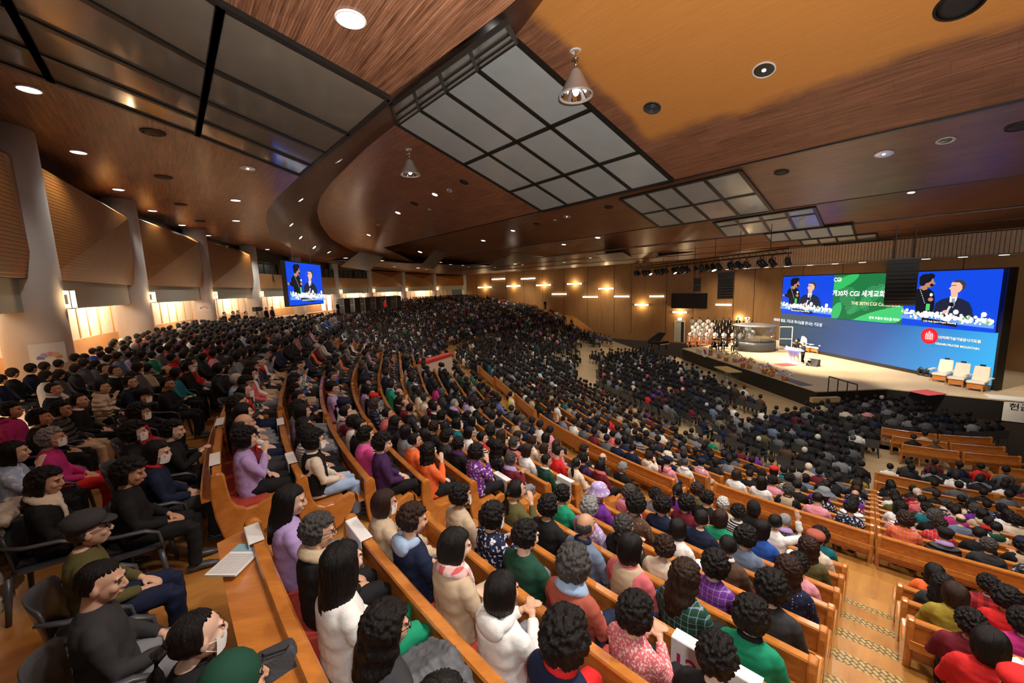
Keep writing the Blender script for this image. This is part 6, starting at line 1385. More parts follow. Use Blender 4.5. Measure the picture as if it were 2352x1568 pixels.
# ---------------------------------------------------------------- who sits where
HAND = [  # px, py of the head, hair, hair colour, top colour, pattern, garment word, extras, pose, trousers
 # rearmost near-middle row
 (680, 1158, 'long', 'black', 'lavender', 'plain', 'sweater', (), 'lap3', 'grey'), (662, 1212, 'shortcurl', 'dgrey', 'black', 'plain', 'coat', ('scarf:beige', 'glasses'), 'lap3', 'black'),
 (772, 1245, 'long', 'black', 'white', 'plain', 'sweatshirt', (), 'lap', 'green'), (775, 1352, 'wavy', 'black', 'charcoal', 'plain', 'jacket', ('glasses',), 'lap3', 'charcoal'),
 (905, 1450, 'long', 'black', 'navy', 'plain', 'jacket', ('mask',), 'lap', 'navy'), (1045, 1545, 'shortcurl', 'grey', 'charcoal', 'plain', 'coat', (), 'lap', 'grey'),
 # second row
 (868, 1133, 'bob', 'brown', 'beige', 'plain', 'jacket', ('mask:',), 'clasp', 'beige'), (932, 1182, 'shortcurl', 'brown', 'navy', 'plain', 'jacket', ('hood:lightblue/plaid',), 'lap3', 'navy'), (1037, 1226, 'bob', 'black', 'beige', 'plain', 'coat', ('scarf:white/check',), 'lap', 'beige'),
 (1118, 1290, 'bob', 'black', 'white', 'plain', 'hoodie', ('hood:white',), 'clasp', 'grey'), (1228, 1372, 'perm', 'black', 'navy', 'plain', 'sweater', ('collar:red',), 'lap', 'red'), (1415, 1455, 'perm', 'black', 'rose', 'lace', 'cardigan', (), 'clasp', 'black'), (1665, 1550, 'shortcurl', 'black', 'black', 'plain', 'jacket', (), 'lap', 'black'),
 # third row
 (1043, 1128, 'shortcurl', 'black', 'beige', 'plain', 'coat', ('mask',), 'lap', 'black'), (1108, 1195, 'perm', 'black', 'navy', 'floral', 'blouse', ('mask',), 'clasp', 'navy'), (1200, 1232, 'shortcurl', 'black', 'darkgreen', 'plain', 'sweater', (), 'lap', 'grey'),
 (1322, 1315, 'perm', 'dgrey', 'rust', 'plain', 'sweater', ('scarf:lightblue',), 'lap', 'navy'), (1450, 1375, 'bob', 'black', 'rose', 'plain', 'sweater', ('vest:beige',), 'lap', 'blue'), (1628, 1455, 'perm', 'black', 'green', 'plain', 'jacket', ('collar:black',), 'lap', 'black'), (1800, 1540, 'perm', 'black', 'black', 'plain', 'jacket', (), 'lap', 'black'),
 # fourth row
 (1150, 1140, 'pony', 'black', 'olive', 'plain', 'jacket', (), 'chin', 'charcoal'), (1208, 1160, 'shortcurl', 'black', 'black', 'plain', 'jacket', (), 'lap', 'black'), (1278, 1195, 'bald', 'dgrey', 'slate', 'plain', 'sweater', ('collar:navy',), 'lap', 'charcoal'), (1352, 1215, 'shortcurl', 'grey', 'lavender', 'floral', 'blouse', (), 'lap', 'grey'),
 (1428, 1268, 'shortcurl', 'dgrey', 'black', 'plain', 'jacket', ('scarf:black',), 'clasp', 'beige'), (1555, 1320, 'wavy', 'brown', 'darkgreen', 'plaid', 'coat', (), 'lap', 'black'), (1672, 1380, 'perm', 'black', 'purple', 'plaid', 'shirt', (), 'lap', 'navy'), (1800, 1435, 'perm', 'black', 'charcoal', 'plain', 'jacket', (), 'lap', 'charcoal'),
 # fifth row
 (1268, 1118, 'shortcurl', 'black', 'green', 'plain', 'sweater', ('mask',), 'lap', 'navy'), (1323, 1165, 'short', 'brown', 'purple', 'plain', 'sweater', ('hat:lavender/floral',), 'lap', 'purple'), (1405, 1180, 'perm', 'black', 'brown', 'dots', 'blouse', (), 'lap', 'black'), (1462, 1212, 'shortcurl', 'brown', 'cream', 'plain', 'jacket', (), 'lap', 'beige'),
 (1535, 1250, 'bob', 'black', 'white', 'dots', 'blouse', (), 'lap', 'white'), (1628, 1275, 'short', 'black', 'brown', 'plain', 'sweater', ('collar:white',), 'lap', 'brown'), (1702, 1320, 'perm', 'black', 'slate', 'plain', 'cardigan', (), 'lap', 'grey'), (1840, 1365, 'wavy', 'brown', 'navy', 'dots', 'jacket', (), 'lap', 'black'),
 # sixth row
 (1340, 1125, 'pony', 'black', 'cream', 'plain', 'sweater', (), 'lap', 'beige'), (1388, 1158, 'shortcurl', 'dgrey', 'pink', 'plain', 'jacket', ('hood:pink',), 'lap', 'pink'), (1500, 1165, 'perm', 'black', 'navy', 'plain', 'jacket', (), 'lap', 'navy'), (1520, 1195, 'perm', 'black', 'maroon', 'plain', 'jacket', (), 'lap', 'black'),
 (1586, 1225, 'short', 'black', 'navy', 'plain', 'shirt', (), 'lap', 'navy'), (1630, 1212, 'bob', 'brown', 'green', 'plain', 'shirt', (), 'lap', 'blue'), (1682, 1240, 'shortcurl', 'black', 'navy', 'stripe', 'jacket', (), 'lap', 'navy'), (1752, 1308, 'shortcurl', 'black', 'pink', 'plain', 'shirt', (), 'lap', 'black'), (1780, 1268, 'bob', 'black', 'blue', 'plain', 'sweater', (), 'lap', 'blue'),
 (1860, 1290, 'wavy', 'brown', 'olive', 'plain', 'jacket', (), 'lap', 'black'), (1825, 1235, 'short', 'black', 'cream', 'plain', 'jacket', ('cap:rust',), 'lap', 'cream'), (1905, 1245, 'perm', 'black', 'teal', 'plain', 'jacket', (), 'lap', 'black'), (1870, 1270, 'bob', 'black', 'grey', 'plain', 'sweater', (), 'lap', 'grey'),
 (1570, 1140, 'pony', 'black', 'purple', 'plain', 'blouse', (), 'lap', 'purple'), (1425, 1145, 'shortcurl', 'black', 'grey', 'plain', 'shirt', (), 'lap', 'grey'), (1720, 1170, 'bob', 'black', 'black', 'plain', 'jacket', ('beanie:black',), 'lap', 'black'), (1675, 1160, 'shortcurl', 'white', 'beige', 'plain', 'jacket', (), 'lap', 'beige'), (1755, 1195, 'short', 'black', 'white', 'plain', 'jacket', (), 'wave', 'white'),
 (1700, 1200, 'long', 'brown', 'white', 'plain', 'blouse', (), 'lap', 'white'), (1610, 1180, 'shortcurl', 'black', 'black', 'plain', 'jacket', (), 'lap', 'black'), (1555, 1130, 'perm', 'brown', 'olive', 'plain', 'jacket', (), 'lap', 'black'),
 # upper left block
 (570, 1005, 'perm', 'black', 'lavender', 'dots', 'blouse', (), 'chin', 'black'), (548, 965, 'bob', 'black', 'white', 'plain', 'shirt', ('vest:navy',), 'lap', 'navy'), (530, 925, 'wavy', 'black', 'black', 'plain', 'jacket', ('glasses',), 'lap', 'grey'), (512, 880, 'shortcurl', 'dgrey', 'cream', 'plain', 'sweater', (), 'lap', 'grey'),
 (735, 1035, 'perm', 'black', 'cream', 'plain', 'blouse', ('mask', 'vest:black', 'glasses'), 'lap', 'lightblue'), (695, 975, 'bob', 'black', 'black', 'plain', 'sweater', ('mask',), 'lap', 'black'), (665, 955, 'bob', 'black', 'lavender', 'plain', 'sweater', (), 'lap', 'grey'), (640, 900, 'shortcurl', 'black', 'maroon', 'plain', 'sweater', (), 'clasp', 'black'),
 (878, 1035, 'perm', 'black', 'darkpurple', 'plain', 'cardigan', (), 'lap', 'black'), (848, 1000, 'shortcurl', 'black', 'hotpink', 'plain', 'sweater', (), 'chin', 'black'), (830, 985, 'short', 'black', 'black', 'plain', 'jacket', (), 'lap', 'black'), (797, 965, 'shortcurl', 'black', 'white', 'plain', 'sweater', (), 'lap', 'black'), (745, 990, 'shortcurl', 'black', 'grey', 'stripe', 'blouse', (), 'lap', 'black'),
 (965, 1033, 'wavy', 'black', 'orange', 'plain', 'sweater', (), 'chin', 'black'), (945, 1000, 'short', 'black', 'orange', 'plain', 'sweater', ('glasses',), 'lap', 'black'), (918, 990, 'bob', 'black', 'grey', 'plain', 'shirt', (), 'lap', 'grey'), (895, 970, 'wavy', 'black', 'black', 'plain', 'coat', (), 'lap', 'black'),
 (1010, 1060, 'shortcurl', 'black', 'black', 'plain', 'jacket', ('mask', 'scarf:darkpurple'), 'lap', 'black'), (1050, 1018, 'perm', 'black', 'charcoal', 'plain', 'jacket', (), 'lap', 'black'), (1005, 998, 'shortcurl', 'brown', 'black', 'plain', 'sweater', (), 'lap', 'black'), (970, 980, 'bob', 'black', 'charcoal', 'plain', 'jacket', (), 'lap', 'black'),
 (1108, 1052, 'perm', 'black', 'purple', 'floral', 'blouse', (), 'chin', 'black'), (1077, 1000, 'bob', 'black', 'white', 'plain', 'sweater', (), 'lap', 'beige'), (1135, 1040, 'wavy', 'black', 'black', 'dots', 'blouse', (), 'lap', 'black'), (1175, 1050, 'shortcurl', 'dgrey', 'maroon', 'plain', 'sweater', ('scarf:lavender',), 'clasp', 'grey'),
 (1200, 1035, 'bob', 'brown', 'white', 'plain', 'vest', (), 'lap', 'beige'), (1255, 1048, 'short', 'black', 'darkgreen', 'plain', 'sweater', ('collar:white',), 'lap', 'grey'), (1285, 1055, 'short', 'black', 'red', 'plain', 'jacket', (), 'lap', 'black'), (1320, 1065, 'shortcurl', 'black', 'darkpurple', 'plain', 'sweater', ('vest:black',), 'lap', 'black'),
 (1372, 1062, 'bob', 'black', 'maroon', 'plain', 'coat', ('scarf:rose',), 'lap', 'black'), (1410, 1075, 'shortcurl', 'grey', 'black', 'plain', 'jacket', (), 'lap', 'black'), (1445, 1070, 'short', 'black', 'navy', 'plain', 'jacket', (), 'lap', 'navy'), (1415, 1053, 'bald', 'dgrey', 'charcoal', 'plain', 'jacket', (), 'lap', 'black'),
 # right-hand block, bottom right
 (2085, 1275, 'long', 'black', 'orange', 'plain', 'sweater', (), 'lap', 'black'), (2125, 1300, 'wavy', 'black', 'charcoal', 'plain', 'coat', (), 'lap', 'black'), (2190, 1290, 'bob', 'brown', 'mustard', 'plain', 'sweater', (), 'lap', 'black'), (2148, 1360, 'shortcurl', 'black', 'maroon', 'plain', 'jacket', (), 'lap', 'black'), (2262, 1375, 'shortcurl', 'black', 'maroon', 'check', 'shirt', (), 'lap', 'black'),
 (2310, 1340, 'perm', 'black', 'red', 'plain', 'coat', (), 'lap', 'black'), (2180, 1435, 'bob', 'black', 'red', 'plain', 'jacket', (), 'lap', 'red'), (2335, 1445, 'perm', 'black', 'magenta', 'plain', 'jacket', (), 'lap', 'black'), (2225, 1545, 'short', 'black', 'grey', 'plain', 'jacket', ('cap:red',), 'lap', 'grey'), (2350, 1375, 'short', 'black', 'black', 'plain', 'jacket', ('hat:white',), 'lap', 'black'),
 # front block rows near the crossing aisle
 (1665, 1085, 'bob', 'brown', 'white', 'plain', 'sweater', (), 'lap', 'white'), (1730, 1105, 'long', 'black', 'white', 'plain', 'blouse', (), 'lap', 'black'), (1790, 1100, 'shortcurl', 'black', 'pink', 'plain', 'blouse', (), 'lap', 'grey'), (1855, 1135, 'short', 'black', 'pink', 'plain', 'blouse', (), 'lap', 'grey'), (1930, 1150, 'shortcurl', 'black', 'white', 'puffy', 'jacket', (), 'lap', 'black'), (1975, 1140, 'bald', 'dgrey', 'purple', 'plain', 'sweater', (), 'lap', 'black'),
 (2005, 1172, 'shortcurl', 'black', 'navy', 'floral', 'jacket', (), 'lap', 'navy'), (2080, 1195, 'perm', 'brown', 'orange', 'plaid', 'shirt', (), 'lap', 'black'), (2148, 1205, 'shortcurl', 'brown', 'red', 'plaid', 'jacket', (), 'lap', 'black'), (2238, 1175, 'perm', 'dgrey', 'purple', 'plain', 'sweater', (), 'lap', 'black'), (2275, 1210, 'short', 'black', 'cream', 'plain', 'hoodie', ('hood:darkgreen',), 'lap', 'black'),
 (2240, 1235, 'short', 'black', 'black', 'plain', 'coat', (), 'lap', 'black'), (2120, 1175, 'shortcurl', 'black', 'teal', 'plain', 'jacket', (), 'lap', 'black'), (2040, 1135, 'short', 'black', 'brown', 'plain', 'jacket', (), 'lap', 'black'), (1900, 1125, 'bob', 'black', 'charcoal', 'stripe', 'jacket', (), 'lap', 'black'), (1845, 1095, 'bob', 'black', 'slate', 'plain', 'vest', (), 'lap', 'grey'),
 (1860, 1075, 'beanie', 'black', 'beige', 'plain', 'coat', ('beanie:cream',), 'lap', 'beige'), (2005, 1100, 'perm', 'black', 'mustard', 'plain', 'jacket', (), 'lap', 'black'), (2055, 1110, 'long', 'black', 'black', 'plain', 'coat', (), 'lap', 'black'),
 (1415, 1000, 'shortcurl', 'black', 'rose', 'plain', 'sweater', (), 'lap', 'black'), (1380, 985, 'bob', 'black', 'cream', 'plain', 'sweater', (), 'lap', 'black'), (1455, 1010, 'bob', 'black', 'grey', 'puffy', 'jacket', (), 'lap', 'black'), (1500, 1020, 'bob', 'black', 'black', 'plain', 'coat', (), 'lap', 'black'), (1535, 1040, 'short', 'black', 'teal', 'plain', 'coat', (), 'lap', 'black'), (1565, 1030, 'short', 'dgrey', 'grey', 'plain', 'jacket', (), 'lap', 'grey'),
 (1640, 1015, 'short', 'black', 'green', 'plain', 'sweater', (), 'lap', 'black'), (1300, 960, 'short', 'black', 'slate', 'plaid', 'jacket', (), 'lap', 'grey'), (1275, 935, 'short', 'black', 'white', 'plain', 'sweater', (), 'lap', 'black'), (1355, 965, 'short', 'black', 'navy', 'plain', 'jacket', (), 'lap', 'navy'), (1420, 1010, 'short', 'black', 'navy', 'plain', 'jacket', (), 'lap', 'navy'),
]
PAL = [('black', 34), ('navy', 14), ('charcoal', 16), ('grey', 7), ('slate', 3), ('white', 7), ('cream', 5), ('beige', 5), ('camel', 2), ('brown', 5), ('maroon', 5), ('red', 3), ('rust', 2), ('pink', 3), ('rose', 2), ('magenta', 2), ('purple', 2), ('lavender', 2), ('blue', 2), ('lightblue', 1), ('teal', 2), ('darkgreen', 2), ('green', 1), ('olive', 3), ('mustard', 1), ('orange', 1)]
PALN = [p for p, w in PAL for _ in range(w)]
PALD = ['black']*44+['navy']*16+['charcoal']*16+['brown']*5+['grey']*5+['white']*4+['beige']*3+['maroon']*3+['slate']*2+['olive']*2+['red', 'purple', 'pink', 'teal', 'cream', 'camel']
HST = ['perm']*4+['shortcurl']*5+['short']*5+['bob']*4+['long']*1+['wavy']*2+['pony']*1+['bald']*1
HCL = ['black']*14+['brown']*3+['dgrey']*2+['grey']
HWORD = {('perm', 'black'): 'black-permed', ('perm', 'brown'): 'brown-permed', ('perm', 'dgrey'): 'greying permed', ('perm', 'grey'): 'grey-permed', ('bob', 'black'): 'black-bobbed', ('bob', 'brown'): 'brown-bobbed'}
def hword(st_, hc, ex):
    for e in ex:
        k, _, c = e.partition(':')
        if k in ('cap', 'hat', 'beanie'): return {'hotpink': 'pink'}.get(c.split('/')[0], c.split('/')[0])+'-'+k+'-wearing'
    if st_ == 'bald': return 'balding'
    if (st_, hc) in HWORD: return HWORD[(st_, hc)]
    c = {'dgrey': 'grey', 'white': 'white', 'grey': 'grey', 'black': 'black', 'brown': 'brown'}[hc]
    return {'shortcurl': 'curly %s-haired', 'short': 'short %s-haired', 'long': 'long %s-haired', 'wavy': 'wavy %s-haired', 'pony': 'ponytailed %s-haired', 'perm': '%s-permed', 'bob': '%s-bobbed'}[st_] % c
CW = {'hotpink': 'bright pink', 'darkpurple': 'dark purple', 'darkgreen': 'dark green', 'lightblue': 'pale blue', 'slate': 'blue-grey'}
PW = {'plain': '', 'lace': 'speckled ', 'floral': 'floral ', 'stripe': 'striped ', 'dots': 'dotted ', 'plaid': 'plaid ', 'check': 'checked ', 'puffy': 'quilted '}
BW = {'RA': 'lower right block', 'RB': 'near middle block', 'RC': 'upper left block', 'RD': 'second left block', 'RE': 'third left block', 'RF': 'fourth left block', 'FA': 'right front block', 'FB': 'centre front block', 'FC': 'left front block', 'FD': 'far left front block', 'FR': 'front right pews'}
OR2 = ['first']+ORD[1:]+['nineteenth', 'twentieth', 'twenty-first', 'twenty-second', 'twenty-third', 'twenty-fourth']
rowlen = {}
for s in SLOTS: rowlen[(s['blk'], s['row'])] = max(rowlen.get((s['blk'], s['row']), 0), s['seat'])
used_labels = set()
def seat_label(s, st_, hc, col, pat, word, ex):
    k = s['seat'] if s['blk'] not in ('RA', 'FA') else rowlen[(s['blk'], s['row'])]-s['seat']
    return '%s person in %s%s %s, %s seat, %s row, %s' % (hword(st_, hc, ex), PW[pat], CW.get(col, col), word, OR2[k], OR2[s['row']], BW[s['blk']])
for s in SLOTS:
    x, y, d = proj(s['p']+np.array([0, 0, 1.12])); s['px'], s['py'], s['d'] = x, y, d; s['used'] = False
    s['see'] = d > .5 and -60 < x < 2410 and y < 1660
HROW = []
for h in HAND:
    best = None
    for s in SLOTS:
        if s['used'] or not s['see']: continue
        e = math.hypot(s['px']-h[0], (s['py']-h[1]))/ (60.0/s['d']*2.2+4)
        if best is None or e < best[0]: best = (e, s)
    s = best[1]; s['used'] = True
    if best[0] > 3.5: s['used'] = False; continue
    HROW.append((s, h, best[0]))
NEAR = []
for s, h, e in HROW: NEAR.append((s, h))
free = [s for s in SLOTS if not s['used'] and s['see']]
free.sort(key=lambda s: s['d'])
print('HANDFIT', len(HROW), 'mean err', np.mean([e for _, _, e in HROW]), 'slots visible', len(free)+len(HROW))
NPERS = 255
for s in free:
    if len(NEAR) >= NPERS-28: break
    if random.random() < (.10 if s['blk'] != 'FR' else .25): s['used'] = True; s['empty'] = True; continue
    st_ = random.choice(HST); hc = random.choice(HCL)
    if st_ == 'bald': hc = 'dgrey'
    if st_ in ('long', 'wavy', 'pony', 'bob') and hc in ('dgrey', 'grey'): hc = 'black'
    col = random.choice(PALN); pat = random.choice(['plain']*9+['plaid', 'floral', 'stripe', 'dots', 'puffy'])
    ex = []
    if random.random() < .22: ex.append('scarf:'+random.choice(['beige', 'white', 'lavender', 'red', 'navy']))
    elif random.random() < .15: ex.append('vest:'+random.choice(['black', 'navy', 'beige', 'grey']))
    elif random.random() < .3: ex.append('collar:'+random.choice(['white', 'black', 'cream']))
    elif random.random() < .12: ex.append('hood:'+col)
    if random.random() < .25: ex.append('mask')
    if random.random() < .15: ex.append('glasses')
    if random.random() < .06: ex.append('hat:'+random.choice(['cream', 'grey', 'lavender']))
    elif random.random() < .05: ex.append('cap:'+random.choice(['black', 'navy', 'red']))
    s['used'] = True
    NEAR.append((s, (0, 0, st_, hc, col, pat, random.choice(['jacket', 'sweater', 'coat', 'cardigan', 'sweater', 'jacket']), tuple(ex), random.choice(['lap', 'lap', 'lap2', 'lap3', 'lap3', 'clasp', 'fold', 'chin']), random.choice(['black', 'charcoal', 'navy', 'grey', 'beige', 'black']))))
for s, h in NEAR:
    x, y, st_, hc, col, pat, word, ex, pose, tr = h
    if st_ == 'beanie': st_ = 'short'
    if pose == 'lap': pose = random.choice(['lap', 'lap2', 'lap3'])
    face = s['d'] < 14
    p = s['p'].copy(); fac = s['a']+random.uniform(-.12, .12)
    person(p, fac, st_, hc, col, pat, word, ex, pose, tr, seat_label(s, st_, hc, col, pat, word, ex), 'worshippers seated in the pews', scale=random.uniform(.96, 1.05), face=face)

# left side: people on grey plastic armchairs on the level floor behind the pews
def chair_proto():
    e = empty('plastic_chair', (0, 0, 0)); G_ = M['greyplastic']
    mb = MB(); mb.slab([(-.22, -.20, .40), (.22, -.20, .40), (.24, .24, .42), (-.24, .24, .42)], (0, 0, .025)); mb.build('seat', G_, e)
    mb = MB(); V = []
    n = 10
    for i in range(n+1):
        t = -1+2*i/n; V += [(.235*t, -.22+.05*t*t, .42), (.255*t, -.285+.10*t*t, .72), (.235*t, -.30+.10*t*t, .80-.03*t*t)]
    mb.add(V, [(3*i+j, 3*i+3+j, 3*i+4+j, 3*i+1+j) for i in range(n) for j in range(2)])
    o = mb.build('backrest', G_, e, True); mo = o.modifiers.new('s', 'SOLIDIFY'); mo.thickness = .014
    for sx in (-1, 1):
        mb = MB(); mb.tube([(.25*sx, -.22, .70), (.29*sx, -.08, .665), (.29*sx, .14, .645), (.285*sx, .22, .60), (.27*sx, .245, .42)], [.018, .026, .028, .024, .022], 8, flat=.6); mb.build('armrest', G_, e, True)
        for sy in (-1, 1):
            mb = MB(); mb.tube([(.23*sx, .21*sy, .41), (.265*sx, .25*sy, .0)], [.026, .02], 8); mb.build('leg', G_, e, True)
    return e
def copy_tree(o, parent=None):
    c = o.copy(); C.objects.link(c)
    if parent: c.parent = parent
    for ch in list(o.children): copy_tree(ch, c)
    return c
CH0 = chair_proto(); CH_USED = False
def place_chair(p, facing, label, group='grey plastic armchairs along the left floor'):
    global CH_USED
    o = CH0 if not CH_USED else copy_tree(CH0); CH_USED = True
    o.location = (p[0], p[1], p[2]); o.rotation_euler = (0, 0, facing-PI/2); tag(o, label, 'chair', group); return o
LEFT = [ # px,py,hair,hc,top,pat,word,extras,pose,trousers,words, seat-top z
 (232, 1330, 'short', 'black', 'charcoal', 'plain', 'jacket', (), 'lap3', 'grey', 'elderly man with short black hair in dark olive jacket, nearest the bottom left'),
 (205, 1212, 'short', 'dgrey', 'olive', 'plain', 'jacket', ('cap:charcoal', 'glasses'), 'lap', 'navy', 'man wearing dark flat cap and glasses, seated by the empty plastic armrest'),
 (455, 1452, 'pony', 'black', 'black', 'plain', 'sweater', ('mask',), 'lap2', 'black', 'woman with tied black hair leaning forward at the bottom left'),
 (300, 1082, 'perm', 'black', 'black', 'plain', 'sweater', (), 'lap3', 'black', 'woman with black perm and all black clothes, hands on her lap'),
 (108, 1100, 'wavy', 'black', 'black', 'plain', 'coat', ('scarf:cream',), 'lap3', 'black', 'woman with long dark hair and cream scarf at the left edge'),
 (362, 1035, 'bob', 'black', 'navy', 'plain', 'jacket', ('mask', 'collar:red'), 'lap3', 'charcoal', 'masked woman in navy jacket with red collar near the pew end'),
 (398, 985, 'shortcurl', 'black', 'black', 'plain', 'jacket', (), 'clasp', 'black', 'person in black jacket with clasped hands beside the rearmost upper left pew'),
 (120, 1003, 'shortcurl', 'grey', 'magenta', 'plain', 'jacket', ('mask',), 'lap', 'red', 'grey-haired masked woman in magenta jacket, left side'),
 (60, 1025, 'bob', 'black', 'lightblue', 'floral', 'blouse', (), 'chin', 'black', 'person in blue and white floral blouse at the far left'),
 (142, 938, 'shortcurl', 'black', 'charcoal', 'puffy', 'vest', ('glasses',), 'lap', 'beige', 'person in glasses and dark quilted vest below the first pillar'),
 (182, 918, 'short', 'black', 'black', 'plain', 'suit', ('collar:white',), 'lap', 'black', 'man in black suit and white shirt, second in from first pillar'),
 (124, 892, 'short', 'black', 'navy', 'plain', 'suit', ('collar:white',), 'lap', 'navy', 'man in navy suit with swept black hair against the first pillar'),
 (28, 940, 'shortcurl', 'black', 'magenta', 'plain', 'hoodie', ('hood:magenta',), 'lap', 'black', 'woman in purple-pink hooded jacket at the left edge'),
 (98, 955, 'shortcurl', 'black', 'black', 'plain', 'coat', (), 'lap', 'black', 'person in black coat between the hooded woman and the pillar base'),
 (235, 888, 'short', 'black', 'cream', 'puffy', 'vest', ('scarf:cream',), 'chin', 'black', 'woman in cream puffy vest looking at her phone'),
 (278, 880, 'short', 'black', 'navy', 'plain', 'jacket', ('glasses',), 'lap', 'black', 'man with glasses in navy jacket, right of the cream vest'),
 (328, 908, 'short', 'black', 'black', 'plain', 'jacket', ('cap:black', 'mask'), 'lap', 'black', 'person in black cap and mask on the left floor'),
 (322, 945, 'perm', 'black', 'maroon', 'check', 'jacket', ('mask',), 'lap', 'black', 'masked person in red checked jacket behind the black-capped person'),
 (310, 990, 'perm', 'black', 'black', 'plain', 'coat', ('mask',), 'lap', 'black', 'masked person with black perm in black coat, left floor centre'),
 (385, 880, 'short', 'black', 'black', 'plain', 'shirt', (), 'clasp', 'black', 'man in black shirt clasping hands, at the left chairs front row'),
 (265, 850, 'short', 'black', 'black', 'plain', 'suit', ('collar:white',), 'lap', 'black', 'man in black suit behind the man with glasses'),
 (240, 845, 'short', 'black', 'charcoal', 'plain', 'suit', (), 'lap', 'black', 'man in charcoal suit near the second pillar foot'),
 (318, 835, 'short', 'black', 'navy', 'plain', 'jacket', ('scarf:white', 'mask'), 'lap', 'black', 'masked person with long white scarf over navy jacket'),
 (385, 850, 'bald', 'dgrey', 'black', 'plain', 'jacket', (), 'lap', 'black', 'balding man in black jacket on the left chairs'),
 (440, 830, 'bob', 'black', 'red', 'plain', 'jacket', ('mask', 'scarf:mustard'), 'lap', 'grey', 'masked woman in bright red jacket and mustard scarf'),
 (415, 845, 'shortcurl', 'black', 'black', 'plain', 'coat', ('mask',), 'lap', 'black', 'masked person in black coat beside the red jacket'),
 (545, 870, 'short', 'white', 'lightblue', 'plain', 'shirt', (), 'lap', 'black', 'white-haired man in pale blue shirt holding a cream hat'),
 (540, 1562, 'short', 'black', 'darkgreen', 'plain', 'coat', ('beanie:darkgreen',), 'lap', 'black', 'dark green beanie cut off by the bottom edge'),
]
LP = []
for (x, y, st_, hc, col, pat, word, ex, pose, tr, lab) in LEFT:
    P = onz(x, y, FLOOR0+1.14)
    if x == 545: P = onz(x, y, FLOOR0+1.14)
    a = math.atan2(CEN[1]-P[1], CEN[0]-P[0]); f = a+random.uniform(-.05, .1)
    q = np.array([P[0]-.035*math.cos(f), P[1]-.035*math.sin(f), FLOOR0])
    for (w, _) in LP:          # keep neighbours apart
        dd = q[:2]-w[:2]; L_ = np.hypot(*dd)
        if L_ < .42: q[:2] += dd/max(L_, .01)*(.42-L_)
    LP.append((q, f))
    lift = 0.0
    person(q+np.array([0, 0, lift]), f, st_, hc, col, pat, word, ex, pose, tr, lab, 'people on chairs along the left floor', face=True)
    place_chair((q[0]-.02*math.cos(f), q[1]-.02*math.sin(f), FLOOR0), f, 'grey plastic armchair under the '+{True: ' '.join(lab.split()[:11]), False: ' '.join(lab.split()[:11])}[True])

# ---------------------------------------------------------------- the rest of the crowd: one mesh
def lowpoly():
    parts = []
    def ball(c, r, n, k): m = MB(); m.ball(c, r, n, k); return m
    hd_ = ball((0, .045, 1.13), (.068, .075, .105), 8, 6); hr = ball((0, .01, 1.155), (.102, .11, .115), 9, 6)
    t = MB(); secs = [(.42, .19, .15, .02), (.62, .175, .14, 0), (.82, .215, .13, -.01), (.93, .18, .10, -.015), (1.0, .06, .06, -.01)]
    V = [(rx*math.cos(2*PI*i/8+.39), cy+ry*math.sin(2*PI*i/8+.39), z) for z, rx, ry, cy in secs for i in range(8)]
    t.add(V, [(i*8+j, i*8+(j+1) % 8, (i+1)*8+(j+1) % 8, (i+1)*8+j) for i in range(4) for j in range(8)])
    for sx in (-1, 1): t.tube([(.20*sx, 0, .88), (.23*sx, .08, .66), (.07*sx, .27, .60)], [.055, .05, .035], 5)
    l = MB()
    for sx in (-1, 1): l.tube([(.09*sx, 0, .50), (.12*sx, .42, .50), (.12*sx, .42, .05)], [.085, .07, .05], 5)
    h = MB(); h.ball((0, .28, .61), (.06, .04, .03), 5, 4)
    return [(hd_, 0), (h, 0), (hr, 1), (t, 2), (l, 3)]
LPG = lowpoly()
